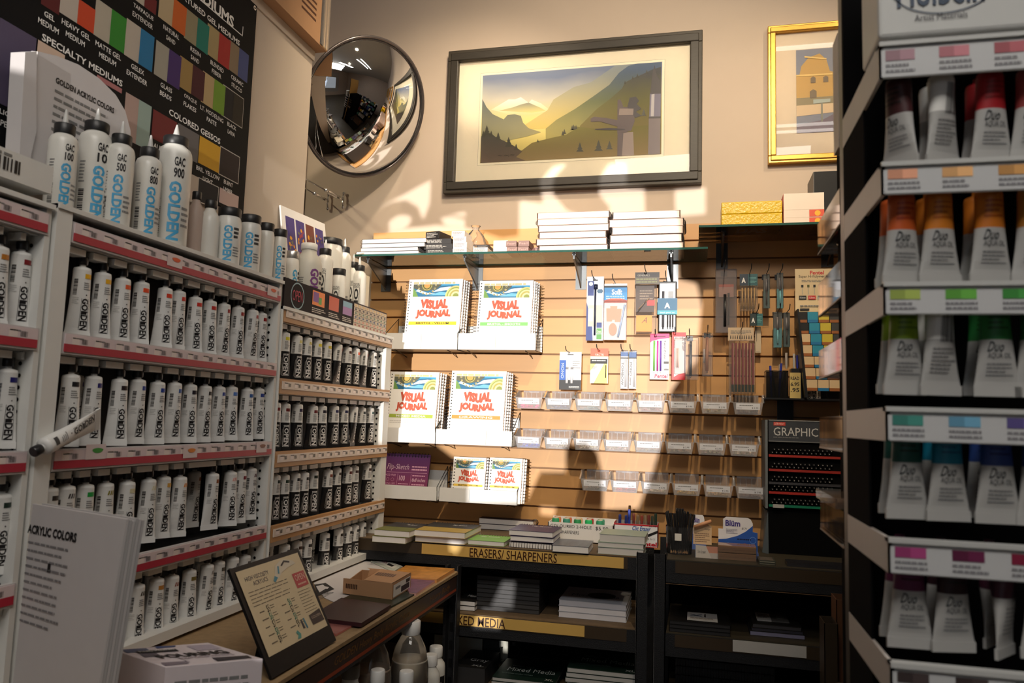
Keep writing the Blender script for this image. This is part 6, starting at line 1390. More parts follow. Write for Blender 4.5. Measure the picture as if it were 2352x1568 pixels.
pad_px((1168, 1256), (1268, 1262), Z1, .018, .15, flat(40, 36, 60), 'white edged pad at the bottom of the purple pile, wire toward the front', side='front', page=pgw, rz=0, coil=.010)
pad_px((1170, 1256), (1272, 1262), Z1+.0215, .017, .15, pur, 'middle pad of the purple pile with wire at its back', page=pgw, rz=0.02)
pad_px((1166, 1256), (1270, 1262), Z1+.040, .018, .16, pur, 'topmost purple pad of the pile in front of the sharpener box', page=pgw, rz=-.03, text=[('Flip-Sketch', .35, .8, .70, .82, W255)])
pad_px((1268, 1266), (1352, 1272), Z1, .022, .15, mat('slate_cover', (.13, .14, .17), .3, noise=.5, nscale=12, stretch=(6, 1, 1)), 'slate covered book with turquoise edge beside the purple pads', wire=False, page=pgw, rz=.02, name='book')
gr2 = mat('pale_green_cover', (.28, .36, .30), .45)
for k, (dx_, th, lb) in enumerate(((0, .022, 'bottom'), (0, .016, 'middle'), (3, .026, 'top'))):
    pad_px((1373+dx_, 1270), (1478+dx_, 1279), Z1+(0, .0225, .039)[k], th, .14, gr2, '%s pale green softcover book in front of the white eraser box' % lb, wire=False, page=flat(206, 204, 202), rz=(.0, .02, -.02)[k], group='pale green books', name='book')
# sharpener box
x0, x1, z0, z1 = rect(1258, 1200, 1409, 1252, 2.85); z0 = Z1; zf = P(1330, 1202, Y=2.85).z
t = thing('counter_box', 'white open box hand lettered 2-HOLE SHARPENERS', 'box', ((x0+x1)/2, 2.85, Z1)); w = x1-x0; h = zf-Z1; wb = flat(234, 234, 234)
MB().box(-w/2, w/2, 0, .003, 0, h, wb).box(-w/2, w/2, .11, .113, 0, h+.01, wb).box(-w/2, -w/2+.003, 0, .11, 0, h, wb).box(w/2-.003, w/2, 0, .11, 0, h+.005, wb).box(-w/2, w/2, 0, .11, 0, .003, wb).build('carton', t)
MB().text('COLOURED 2-HOLE', -w*.46, w*.17, h*.74, h*.90, -.0006, ink).text('SHARPENERS', -w*.30, -w*.02, h*.42, h*.60, -.0006, ink).text('$5.99', w*.23, w*.42, h*.68, h*.90, -.0006, ink).text('EACH', w*.30, w*.42, h*.42, h*.54, -.0006, ink).build('lettering', t)
xc = (x0+x1)/2
for k in range(10):
    cx = xc-w*.40+w*.085*(k % 5)*2.0; cy = 2.875+.04*(k//5); cc = [(60, 160, 110), (70, 150, 130), (50, 150, 90), (40, 190, 110), (60, 160, 120), (220, 140, 90), (210, 110, 80), (230, 190, 150), (200, 60, 60), (90, 170, 140)][k]
    solo(MB().lathe([(.013, 0), (.014, .02), (.012, .026)], flat(*cc), 14, T=TR(cx, cy, Z1+h-.014)).lathe([(.010, .026), (.010, .028)], flat(220, 214, 200), 12, T=TR(cx, cy, Z1+h-.014)), 'pencil_sharpener', 'round %s sharpener, %s in the %s row of the white sharpener box' % (cname(cc), ordn(k % 5), ['front', 'back'][k//5]), 'sharpener', group='sharpeners in the white box')
# eraser box with pens
x0, x1, z0, z1 = rect(1410, 1200, 1511, 1252, 2.84); zf = P(1455, 1203, Y=2.84).z; w = x1-x0; h = zf-Z1
t = thing('counter_box', 'white and red eraser display box with a row of eraser pens', 'box', ((x0+x1)/2, 2.84, Z1)); red_ = flat(190, 30, 44)
MB().box(-w/2, w/2, 0, .002, 0, h, flat(236, 238, 244)).box(-w/2, w/2, .07, .072, 0, h+.004, flat(150, 150, 152)).box(-w/2, -w/2+.002, 0, .07, 0, h+.003, red_).box(w/2-.002, w/2, 0, .07, 0, h, red_).box(-w/2, w/2, -.0004, 0, h*.93, h, red_).box(-w/2, w/2, 0, .07, 0, .002, wb).build('carton', t)
m = MB(); m.text('Clic Eraser', -w*.08, w*.34, h*.72, h*.92, -.0006, flat(40, 90, 170), shear=.25, bold=.02).words(-w*.42, -w*.1, h*.60, h*.68, 1, -.0006, grey).poly([(w*.15, -.0006, h*.34), (w*.5, -.0006, h*.66), (w*.5, -.0006, h*.78), (w*.10, -.0006, h*.42)], ink)
m.text('Pentel', w*.02, w*.48, h*.06, h*.24, -.0008, red_, bold=.04).text('$3.95', w*.30, w*.46, h*.90, h*.98, -.0008, ink).text('2 for 5.', w*.28, w*.44, h*.34, h*.42, -.0008, ink); m.quad(-w*.5, w*.5, 0, h*.03, -.0006, red_); m.build('printing', t)
xc = (x0+x1)/2
for k in range(10):
    px_ = [1424, 1438, 1445, 1456, 1465, 1474, 1482, 1490, 1498, 1506][k]; topy = [1178, 1180, 1167, 1176, 1180, 1181, 1180, 1180, 1182, 1176][k]; zt_2 = P(px_, topy, Y=2.865).z
    cc = [(36, 50, 120), (40, 56, 130), (40, 60, 160), (120, 60, 50), (130, 110, 90), (140, 60, 50), (140, 120, 100), (120, 56, 50), (60, 70, 60), (40, 60, 50)][k]
    x_ = P(px_, 1190, Y=2.865).x; solo(MB().lathe([(.004, 0), (.0052, .006), (.0052, zt_2-Z1-.016), (.004, zt_2-Z1-.01)], flat(*cc), 10, T=TR(x_, 2.862+.003*(k % 3), Z1+.006)).box(x_-.001, x_+.001, 2.853, 2.857, zt_2-.03, zt_2-.006, flat(*cc)), 'eraser_pen', 'eraser pen, %s from the left in the white and red box' % ordn(k), 'eraser pen', group='eraser pens in the box')
# clear cup with black pens (on the second unit)
cx = P(1560, 1250, Y=2.76).x; t = thing('pen_tub', 'clear round tub crammed with black pens', 'pen cup', (cx, 2.77, Z1)); r = (P(1592, 1250, Y=2.74).x-P(1528, 1250, Y=2.74).x)/2; hc = P(1560, 1208, Y=2.76).z-Z1
MB().lathe([(r*.92, 0), (r*.92, .002), (r, hc)], clear('tub_plastic', (.9, .92, .94), .04, (.8, .8, .85), .03, 1.4), 28, cap=False).lathe([(r*.9, .001), (r*.9, .003)], clear('tub_plastic', (0, 0, 0)), 28).build('tub', t)
MB().quad(-.014, .008, hc*.52, hc*.78, -r-.0015, label_w).build('price_sticker', t)
for k in range(16):
    a_ = k*2.4; rr_ = r*.62*math.sqrt((k+.5)/16); R = random.Random(k); bx_, by_ = cx+rr_*math.cos(a_), 2.77+rr_*math.sin(a_); hh = R.uniform(.125, .150)
    M2 = TR(bx_, by_, Z1+.004) @ RX(-.34*math.sin(a_)*rr_/r) @ RY(.34*math.cos(a_)*rr_/r) @ RZ(k*1.3)
    m = MB(); m.lathe([(.001, 0), (.0035, .012), (.0042, .02), (.0042, hh-.004), (.003, hh)], plastic_black, 8, T=M2).box(-.001, .001, -.007, -.005, hh-.04, hh-.002, plastic_black, T=M2).box(-.0015, .0015, -.007, 0, hh-.006, hh-.002, plastic_black, T=M2)
    solo(m, 'pen', 'black pen packed with fifteen others in the clear round tub', 'pen', group='black pens in the tub') if False else None
    ob = solo(m, 'pen', 'black pen in clear tub, number %d of sixteen' % k, 'pen', group='black pens in the tub'); ob['label'] = 'black pen standing among identical black pens in the clear round tub'
# slim pencil box with raised peach lid
x0, x1, z0, z1 = rect(1598, 1252, 1650, 1282, 2.69); w = x1-x0
t = thing('counter_box', 'small grey white display box with raised peach lid beside the tub', 'box', ((x0+x1)/2, 2.70, Z1)); hb_ = .035
MB().box(-w/2, w/2, 0, .08, 0, hb_*.5, flat(190, 184, 180)).prism([(-w/2, 0), (w*.20, 0), (-w*.05, hb_*1.15), (-w/2, hb_*1.15)], -.001, .001, flat(206, 200, 194)).prism([(w*.05, 0), (w/2, 0), (w/2, hb_*1.1), (-w*.05, hb_*1.1)], .001, .003, flat(196, 140, 120)).box(-w/2-.001, -w/2, 0, .08, 0, hb_*1.2, flat(150, 170, 200)).build('carton', t)
hz = P(1615, 1203, Y=2.76).z-Z1
MB().prism([(-w*.62, hb_), (w*.22, hb_), (w*.22, hz*.93), (0, hz), (-w*.62, hz*.95)], .06, .062, flat(222, 190, 150)).build('raised_lid', t)
MB().text('Design', -w*.1, w*.15, hz*.80, hz*.86, .0594, grey).words(-w*.55, w*.15, hz*.40, hz*.72, 5, .0594, flat(150, 120, 100), fill=.3).text('Slim Eraser', -w*.42, -w*.05, hb_*.45, hb_*.75, -.0016, grey).build('printing', t)
solo(MB().tube([P(1594, 1210, Y=2.75), P(1634, 1196, Y=2.75)], .006, flat(206, 150, 110), 8), 'eraser_stick', 'peach eraser stick lying slanted on top of the raised lid', 'eraser')
# two blue eraser display cards
for k, (px, Y, lb) in enumerate((((1588, 1182, 1622, 1250), 2.92, 'white topped eraser display mostly hidden behind the black pens'), ((1650, 1188, 1740, 1255), 2.80, 'blue and white eraser display box with stepped header card'))):
    x0, x1, z0, z1 = rect(*px, Y); w = x1-x0; h = z1-Z1; t = thing('counter_box', lb, 'box', ((x0+x1)/2, Y, Z1)); bl_ = flat(40, 90, 180)
    ol = [(-w/2, 0), (w/2, 0), (w/2, h*.62), (w*.38, h*.64), (w*.38, h*.86), (w*.33, h*.96), (w*.25, h), (-w*.30, h), (-w*.38, h*.94), (-w*.38, h*.68), (-w/2, h*.68)]
    MB().prism(ol, 0, .002, flat(232, 232, 238)).build('header_card', t)
    m = MB(); m.poly([(x, -.0005, z) for x, z in [(-w/2, 0), (w/2, 0), (w/2, h*.62), (w*.38, h*.64), (w*.38, h*.80), (w*.2, h*.64), (0, h*.52), (-w*.3, h*.42), (-w/2, h*.40)]], bl_)
    m.text('Blüm', -w*.32, w*.06, h*.76, h*.92, -.001, flat(70, 60, 140), bold=.03).words(-w*.30, 0, h*.56, h*.70, 4, -.001, flat(120, 120, 150), fill=.3).text('$1.79', w*.10, w*.22, h*.68, h*.74, -.001, ink)
    m.disc(w*.18, h*.28, w*.09, -.0015, flat(170, 80, 30), rz=h*.05).ring(w*.38, h*.42, .010, .0112, -.001, flat(130, 170, 230), 16).words(-w*.02, w*.36, h*.40, h*.46, 1, -.001, flat(20, 30, 70)); m.poly([(-w*.42, -.001, h*.2), (-w*.25, -.001, h*.34), (-w*.08, -.001, h*.2), (-w*.25, -.001, h*.22)], flat(60, 160, 220)); m.build('printing', t)
    MB().box(-w*.46, w*.5, -.05, -.002, 0, h*.14, clear('tray_film', (.93, .95, .98), .08, (.75, .8, .88), .1, 1.25)).build('front_tray', t)
woodb = mat('cedar_box', (.38, .20, .09), .5, noise=.2, nscale=20, stretch=(.2, 1, 1))
for k in range(2):
    a, b = P(1651, 1284, Z=Z1), P(1737, 1294, Z=Z1); w = (b-a).length
    t = thing('wooden_case', '%s of two stacked tan cedar cases at the shelf edge' % ['lower', 'upper'][k], 'box', ((a.x+b.x)/2, a.y+.04, Z1+.0235*k), group='stacked cedar cases'); MB().box(-w/2, w/2, -.035, .03, 0, .022, woodb).box(-w/2+.004, w/2-.004, -.0355, -.035, .008, .0085, flat(90, 50, 24)).build('body', t, bevel=.002); MB().box(-w/2-.001, w/2+.001, -.037, .031, -.0002, .0225, cello).build('wrap', t)
def tin(px0, py0, px1, py1, lb, n=1, c=flat(60, 62, 54)):
    a, b = P(px0, py1, Z=Z1), P(px1, py1+3, Z=Z1); w = (b-a).length; 
    for k in range(n):
        t = thing('flat_tin', lb if n == 1 else lb+', '+ordn(k)+' from bottom', 'tin', ((a.x+b.x)/2, a.y+.04, Z1+.0145*k), group='small flat tins'); MB().box(-w/2, w/2, -.04, .04, 0, .013, c).box(-w/2+.003, w/2-.003, -.0405, -.04, .009, .0105, flat(170, 168, 150)).box(-w/2+.003, w/2-.003, -.0405, -.04, .002, .0035, flat(130, 128, 112)).build('body', t)
        MB().box(-w*.4, w*.4, -.03, .03, .0132, .0136, mat('tin_print', (.12, .10, .08), .4, noise=.8, nscale=60)).build('lid_print', t)
tin(1743, 1270, 1782, 1296, 'small flat tin at the shelf edge right of the cedar cases'); tin(1793, 1230, 1834, 1252, 'small flat tin at the foot of the dark pencil display'); tin(1836, 1256, 1876, 1274, 'small brown flat tin in front of the pencil display', c=flat(70, 50, 40)); tin(1882, 1240, 1932, 1262, 'flat tin in the right hand pile', 3)
solo(MB().box(P(1808, 1300, Z=Z1).x, .60, 2.655, 2.72, Z1, Z1+.012, mat('smoked_tray', (.03, .03, .035), .2)), 'plastic_tray', 'dark smoked plastic tray lying along the right shelf edge', 'tray')

# dark pencil display
x0 = P(1765, 1000, Y=2.90).x; x1 = .60; zt3 = P(1765, 964, Y=2.90).z; zh = P(1765, 1012, Y=2.90).z; zb3 = P(1765, 1166, Y=2.90).z
t = thing('pencil_display', 'tall dark pencil display stand with grey lettered header', 'display stand', ((x0+x1)/2, 2.90, Z1)); o = tuple(t.location)
MB().box(x0-.004, x1, 2.90, 3.05, Z1, zt3, matte).build('cabinet', t, o)
MB().box(x0, x1, 2.895, 2.9, zh, zt3, mat('slate_header', (.055, .06, .07), .3, noise=.35, nscale=9)).box(x0, x1, 2.893, 2.9, zt3-.002, zt3+.001, flat(150, 150, 150)).box(x0, x1, 2.893, 2.9, zh-.002, zh+.001, flat(120, 120, 120)).build('header', t, o)
hx = lambda px: P(px, 985, Y=2.894).x; hz_ = lambda py: P(1820, py, Y=2.894).z
MB().text('GRAPHIC', hx(1777), hx(1879), hz_(1001), hz_(982), 2.8942, flat(200, 200, 198)).quad(hx(1777), hx(1804), hz_(978), hz_(970), 2.8942, flat(200, 60, 50)).text('DERWENT', hx(1779), hx(1802), hz_(976.5), hz_(971.5), 2.8938, flat(230, 200, 190)).words(hx(1776), hx(1838), hz_(1007), hz_(1003), 1, 2.8942, grey).build('lettering', t, o)
MB().prism([(0, 0)]*3, 0, 0, black) if False else None
m = MB(); m.box(x0-.012, x0-.004, 2.885, 3.05, zb3, zt3, flat(110, 116, 120)); m.build('side_rail', t, o)
m = MB(); xa_ = x0-.022
m.hexa([(xa_, 2.90, Z1), (x0-.002, 2.88, Z1), (x0-.002, 3.04, Z1), (xa_, 3.04, Z1), (xa_+.012, 2.93, zb3-.01), (x0-.002, 2.90, zb3-.01), (x0-.002, 3.04, zb3-.01), (xa_+.012, 3.04, zb3-.01)], mat('blue_grey_side', (.10, .13, .15), .3)); m.build('curved_side', t, o)
rows = [(1022, 1045, (170, 50, 40)), (1052, 1078, (160, 44, 36)), (1083, 1108, (60, 60, 66)), (1112, 1130, (170, 44, 36)), (1138, 1160, (20, 120, 90))]
for k, (ya, yb_, c_) in enumerate(rows):
    zl_ = P(1800, yb_, Y=2.888).z; MB().box(x0, x1, 2.886, 2.90, zl_-.007, zl_+.001, flat(*c_)).build('row_rail', t, o)
    for j in range(15):
        for i in range(2):
            x = x0+.012+.0145*j; z = zl_+.008+.011*i
            if x > .45: continue
            pz_ = bpy.data.objects.new('pencil', None)
            bpy.data.objects.remove(pz_)
            if 'pencil_end' not in TM: TM['pencil_end'] = MB().tube([(0, 0, 0), (0, .02, 0)], .0040, plastic_black, 6).lathe([(.0012, -.0002), (.0011, .0001)], flat(200, 198, 190), 6, T=RX(math.pi/2)@TR(0, 0, 0)).mesh('pencil')
            q_ = inst(TM['pencil_end'], 'pencil', None, (x+(.007 if i else 0), 2.885, z)); q_['label'] = 'black pencil end with pale core in %s row of the dark pencil display' % ROWN[k]; q_['category'] = 'pencil'; q_['group'] = 'pencils in the %s display row' % ROWN[k]
solo(MB().box(P(1775, 1160, Y=2.885).x, P(1801, 1160, Y=2.885).x, 2.882, 2.884, P(1788, 1166, Y=2.88).z, P(1788, 1158, Y=2.88).z, flat(170, 170, 168)), 'price_tag', 'white price tag under the green rail of the pencil display', 'tag')

# ------------------------------------------------------------------ second shelf
Z2_ = .7485
for k in range(8):
    pad_px((1092, 1399), (1239, 1411), Z2_+.0148*k, .0142, .19, blk, 'black spiral pad, %s from bottom in the pile below ERASERS' % ordn(k), group='black pads below the eraser shelf', wire=False, page=flat(60, 60, 62), rz=.0, name='sketch_pad', text=[('Mixed Media', .12, .92, .36, .56, flat(200, 200, 200)), ('XL', .84, .96, .14, .22, flat(160, 160, 160))] if k == 7 else None)
silvp = flat(176, 180, 192)
for k in range(3):
    a, b = (1283, 1415), (1438, 1431)
    pad_px(a, b, Z2_+.0195*k, .019, .22, silvp, 'white pad, %s from bottom in the pale pad pile right of the black pile' % ordn(k), group='pale pads on the second shelf', wire=False, page=flat(214, 214, 222), rz=.0, name='sketch_pad', text=[('Mixed Media', .14, .86, .36, .52, flat(60, 66, 110))] if k == 2 else None)
a, b = P(1380, 1368, Z=Z2_+.0585+.0015), P(1420, 1368, Z=Z2_+.06); w = .001
c = P(1382, 1368, Z=Z2_+.0592); solo(MB().lathe([(.05, 0), (.05, .0008)], black, 28, T=Matrix.Translation(c) @ Matrix.Diagonal((1, .85, 1, 1))), 'sticker', 'dark round sticker on top of the pale pad pile', 'sticker')
for k in range(2): pad_px((1048, 1399), (1090, 1404), Z2_+.0165*k, .016, .16, blk, '%s small black pad seen through the black upright' % ['lower', 'upper'][k], wire=False, page=pgw, rz=0, name='sketch_pad', group='small black pads', text=[('Media', .3, .9, .4, .6, W255)] if k else None)
# boards leaning on the lower level of the first unit
gw = flat(200, 204, 196)
Z3 = .5005
for k, (xa, xb, za, cc, lb) in enumerate(((1000, 1110, 1438, (196, 200, 192), 'pale green canvas board leaning left on the third shelf'), (1112, 1150, 1445, (60, 64, 66), 'dark grey board leaning beside the pale canvas board'), (1150, 1166, 1445, (210, 210, 196), 'narrow cream wire bound pad standing on the third shelf'))):
    x0, x1 = P(xa, 1500, Y=2.95).x, P(xb, 1500, Y=2.95).x; z1_ = .70
    m = MB().box(x0, x1, 2.93+.01*k, 2.945+.01*k, Z3, z1_, flat(*cc)); 
    if k == 2: m.tube([(x0+.02*math.cos(q)*.4+.01, 2.94+.012*math.sin(q), Z3+.01) for q in [2*math.pi*j/8 for j in range(8)]], .001, wire_m, 5, closed=True)
    solo(m, 'canvas_board', lb, 'board')
gcov = flat(24, 44, 36)
for pile, (pl, pr, n, zt_4, nm) in enumerate((((1128, 1560), (1272, 1570), 7, 1553, 'left'), ((1300, 1560), (1462, 1570), 8, 1531, 'right'))):
    n = (8, 9)[pile]; th = (.0155, .016)[pile]; 
    a = P(pl[0], zt_4, Y=2.665); b = P(pr[0], zt_4+14, Y=2.665)
    top = a.z; base = Z3; n = max(3, int((top-base)/th)); th = (top-base)/n
    for k in range(n):
        lying_pad((a.x+b.x)/2+.003*((k*7) % 3-1), 2.665+.11, base+th*k, b.x-a.x, .22, th-.0006, gcov, 'green covered pad, %s from bottom in the %s lowest shelf pile' % (ordn(k), nm), 'sketch_pad', group='green pads on the third shelf', wire=False, page=flat(190, 190, 188), text=[('Toned Gray', .18, .55, .60, .68, flat(190, 200, 196)), ('Mixed Media', .15, .93, .38, .56, flat(214, 220, 216)), ('for graphite, acrylics, markers', .1, .6, .22, .28, flat(150, 170, 160)), ('XL', .82, .96, .08, .16, flat(210, 210, 206))] if k == n-1 else None)
x0, x1 = P(1050, 1550, Y=2.67).x, P(1108, 1550, Y=2.67).x
lying_pad((x0+x1)/2, 2.77, Z3, x1-x0+.02, .2, .06, blk, 'thick black pad lettered Gray behind the black upright', 'sketch_pad', wire=False, page=flat(50, 50, 52), text=[('Gray', .3, .9, .3, .5, flat(200, 200, 200)), ('XL', .5, .9, .08, .16, flat(200, 200, 200))])
# second unit, second shelf
Zs2 = .7485
for k in range(3):
    pad_px((1537, 1450), (1678, 1462), Zs2+.012*k, .0115, .22, black, 'thin black portfolio, %s from bottom in the left dark pile' % ordn(k), group='black portfolios', wire=False, page=flat(40, 40, 42), rz=0, name='portfolio')
a = P(1578, 1452, Z=Zs2); b = P(1648, 1452, Z=Zs2); a.y += .02; b.y += .02; w = b.x-a.x
t = thing('paper_band', 'white printed paper band across the top black portfolio', 'paper', ((a.x+b.x)/2, a.y, Zs2+.0372)); MB().box(-w/2, w/2, -.01, .10, 0, .001, flat(190, 190, 190)).build('paper', t)
m = MB(); fn = lambda x, y: (x, y, .0014); m.add([fn(-w*.42, .07), fn(-w*.38, .075), fn(0, .045), fn(-w*.02, .04)], [(0, 1, 2, 3)], flat(40, 60, 90)); m.add([fn(-w*.42, .045), fn(-w*.40, .04), fn(0, .07), fn(-w*.02, .075)], [(0, 1, 2, 3)], flat(40, 60, 90)); m.add([fn(w*.08, .085), fn(w*.12, .085), fn(w*.12, .04), fn(w*.06, .045)], [(0, 1, 2, 3)], ink); m.words(-w*.4, w*.4, .01, .03, 2, 0, flat(110, 96, 80), fn=fn); m.build('printing', t)
for k, (c_, th) in enumerate(((flat(130, 130, 160), .014), (flat(50, 50, 62), .010), (flat(60, 60, 66), .012))):
    pad_px((1722+3*k, 1457), (1850-4*k, 1470), Zs2+(0, .0145, .025)[k], th, .17, blk, 'dark cover notebook, %s from bottom in the right dark pile' % ordn(k), group='dark notebooks', wire=False, page=c_, rz=0, name='notebook')
c = P(1775, 1462, Z=Zs2); c.y += .05; t = thing('booklet', 'grey and white booklet on top of the right dark pile', 'booklet', (c.x, c.y, Zs2+.0375)); MB().box(-.045, 0, -.01, .09, 0, .003, flat(186, 186, 184)).box(0, .055, -.01, .09, 0, .003, flat(90, 90, 88)).build('body', t); m = MB(); m.words(-.04, -.004, .02, .08, 5, 0, ink, fn=lambda x, y: (x, y, .0034)); m.words(.02, .045, .02, .06, 3, 0, flat(170, 170, 168), fn=lambda x, y: (x, y, .0034)); m.build('printing', t)
for k in range(4): pad_px((1550, 1568), (1780, 1590), .5005+.03*k, .028, .2, flat(34, 34, 36), 'dark wire bound album, %s from bottom on the third shelf of second unit' % ordn(k), group='dark albums', side='front', page=flat(60, 60, 62), rz=0, name='album')
# small dark brown box stack and tripod like clamp at the right edge
for k, (px, Y, c_, lb) in enumerate((((1921, 1378, 1952, 1442), 2.2, (110, 74, 50), 'open kraft box standing at the right edge of the dark unit'), ((1893, 1432, 1925, 1472), 2.15, (64, 52, 38), 'small dark kraft box in front of the taller kraft box'))):
    x0, x1, z0, z1 = rect(*px, Y); z0_ = .69 if k == 0 else .69
    m = MB().box(x0, x1, Y, Y+.002, z0_, z1, flat(*c_)).box(x0, x0+.002, Y, Y+.08, z0_, z1, flat(*c_)).box(x1-.002, x1, Y, Y+.08, z0_, z1, flat(*c_)).box(x0, x1, Y+.078, Y+.08, z0_, z1, flat(*c_)).box(x0, x1, Y, Y+.08, z0_, z0_+.002, flat(*c_)); solo(m, 'kraft_box', lb, 'box')
xg = P(1868, 1500, Y=2.1).x
t = thing('side_counter', 'dark low side counter with brown top at the lower right', 'counter', (xg+.35, 1.9, 0)); o = tuple(t.location)
MB().box(xg, xg+.5, 1.575, 2.30, .665, .688, mat('dark_walnut_top', (.055, .03, .014), .35, noise=.3, nscale=12)).build('top', t, o); MB().box(xg+.01, xg+.49, 1.585, 2.29, 0, .665, black).build('body', t, o)
kx = P(1908, 1490, Y=1.75).x; t = thing('clamp_stand', 'black clamp stand with chrome wing knob on the side counter', 'stand', (kx+.03, 1.8, .688))
MB().lathe([(.05, 0), (.05, .02), (.045, .08), (.05, .13), (.03, .19), (.012, .20)], plastic_black, 20).build('body', t); MB().tube([(-.05, -.02, .06), (-.085, -.03, .06)], .006, chrome, 8).lathe([(.001, -.012), (.011, -.006), (.012, 0), (.010, .008), (.001, .012)], chrome, 12, T=TR(-.088, -.03, .06)).tube([(-.088, -.03, .06), (-.08, -.03, .10)], .005, chrome, 8).build('wing_knob', t)

# ------------------------------------------------------------------ right hand tube rack
YR = .90; XRt = .197
rails = [(100, 180), (375, 447), (650, 722), (935, 1012), (1235, 1315), (1520, 1600)]
zr = [(P(2030, b, Y=YR).z, P(2030, a, Y=YR).z) for a, b in rails]; XE = .80
t = thing('tube_rack', 'blurred white and black tube rack close by on the right', 'rack', (.5, 1.01, 0)); o = tuple(t.location)
MB().box(XRt+.001, XE, 1.118, 1.128, .0, 2.08, matte).box(XRt+.0005, XRt+.003, .99, 1.12, .0, 1.85, matte).box(XE-.01, XE, .92, 1.12, 0, 1.87, matte).box(XRt, XE, .92, 1.12, 0, .05, black).build('cabinet', t, o)
SWC = [[(150, 116, 126), (176, 110, 120), (160, 84, 92), (150, 80, 80)], [(212, 150, 120), (216, 166, 110), (190, 140, 80), (180, 130, 80)], [(150, 170, 80), (90, 160, 60), (60, 140, 60), (60, 120, 60)], [(56, 126, 116), (96, 150, 180), (90, 80, 140), (90, 80, 140)], [(150, 56, 110), (90, 24, 60), (130, 30, 60), (130, 30, 60)], [(60, 50, 50), (60, 50, 50), (60, 50, 50), (60, 50, 50)]]
xs_sw = [2078, 2185, 2290, 2400]
railw = mat('grey_white_rail', (.52, .53, .52), .4)
for k, (za, zb) in enumerate(zr):
    MB().box(XRt, XE, YR, YR+.003, za, zb, railw).box(XRt, XE, YR, YR+.014, zb-.004, zb, railw).box(XRt, XRt+.004, YR, 1.125, za, zb, mat('rail_side', (.60, .56, .53), .5)).box(XRt, XE, YR-.003, YR+.003, zb-.004, zb+.001, railw).build('shelf_rail', t, o)
    m = MB(); H_ = zb-za
    m.quad(XRt+.002, XE, za+.001, zb-.008, YR-.0006, flat(196, 198, 200))
    for j in range(8):
        x = P(xs_sw[0], 130, Y=YR).x-.020+j*.0545; c_ = SWC[k][min(j, 3)]
        m.quad(x, x+.015, zb-H_*.52, zb-H_*.22, YR-.0012, flat(*c_)); m.quad(x+.015, x+.030, zb-H_*.52, zb-H_*.22, YR-.0012, flat(*[min(255, int(q*1.12+8)) for q in c_])); m.words(x, x+.034, za+.004, zb-H_*.58, 2, YR-.0012, flat(130, 130, 134), seed=j+k, fill=.5)
    m.build('price_card', t, o)
MB().box(XRt+.002, XE, YR+.01, YR+.10, zr[0][1]+.012, 2.1, railw).build('header_box', t, o, bevel=.004)
m = MB(); cxh = P(2160, 0, Y=YR+.01).x; zlog = P(2160, 12, Y=YR+.01).z
m.text('Holbein', P(2060, 10, Y=YR+.01).x, P(2262, 10, Y=YR+.01).x, zlog, zlog+.035, YR+.0088, flat(40, 60, 84), bold=.02)
rxx = (P(2290, 0, Y=YR+.01).x-P(2047, 0, Y=YR+.01).x)/2; cxx = (P(2290, 0, Y=YR+.01).x+P(2047, 0, Y=YR+.01).x)/2; czz = P(2165, 32, Y=YR+.01).z+.034
vs = []; n = 48
for j in range(n):
    a_ = 2*math.pi*j/n; vs += [(cxx+rxx*math.cos(a_), YR+.0088, czz+.034*math.sin(a_)), (cxx+(rxx-.0014)*math.cos(a_), YR+.0088, czz+.0326*math.sin(a_))]
m.add(vs, [(2*j, 2*j+1, (2*j+3) % (2*n), (2*j+2) % (2*n)) for j in range(n)], flat(40, 60, 84))
za_ = P(2160, 45, Y=YR+.01).z; m.text('Artist Materials', P(2100, 42, Y=YR+.01).x, P(2222, 42, Y=YR+.01).x, za_, za_+.0075, YR+.0088, flat(60, 60, 66)); m.build('logo', t, o)
def duo_tube(parent, col, back=False):
    k = ('duo', col, back); r, L = .0138, .090
    if k not in TM:
        mb = MB(); cm = flat(*col) if col else tube_white; at = tube_body(mb, r, L, mat('duo_tube_body', (.42, .42, .41), .35), bands=(.42, cm), flare=1.18); fn = lambda x, z, e=.0006: at(x/r, 1-(z-.006)/L, e)
        if back: mb.barcode(-.004, .010, .055, .09, 0, ink, n=10, fn=fn); mb.words(-.010, .011, .02, .05, 7, 0, grey, fn=fn)
        else:
            mb.text('Duo', -.009, .004, .045, .056, 0, flat(50, 54, 58), fn=fn, shear=.4, bold=.01, cuts=2); mb.text('AQUA OIL', -.008, .010, .037, .044, 0, flat(60, 62, 66), fn=fn); mb.words(-.008, .011, .018, .034, 4, 0, flat(120, 122, 124), fn=fn, fill=.35)
            mb.words(-.010, .010, .068, .09, 4, 0, flat(*[max(0, q-40) for q in col]) if col else grey, fn=fn, fill=.4)
        TM[k] = mb.mesh('tube_body'); TM['dcap'] = MB().lathe([(.007, .114), (.0095, .115), (.0095, .127), (.008, .129)], plastic_black, 14).mesh('cap')
    inst(TM[k], 'body', parent)
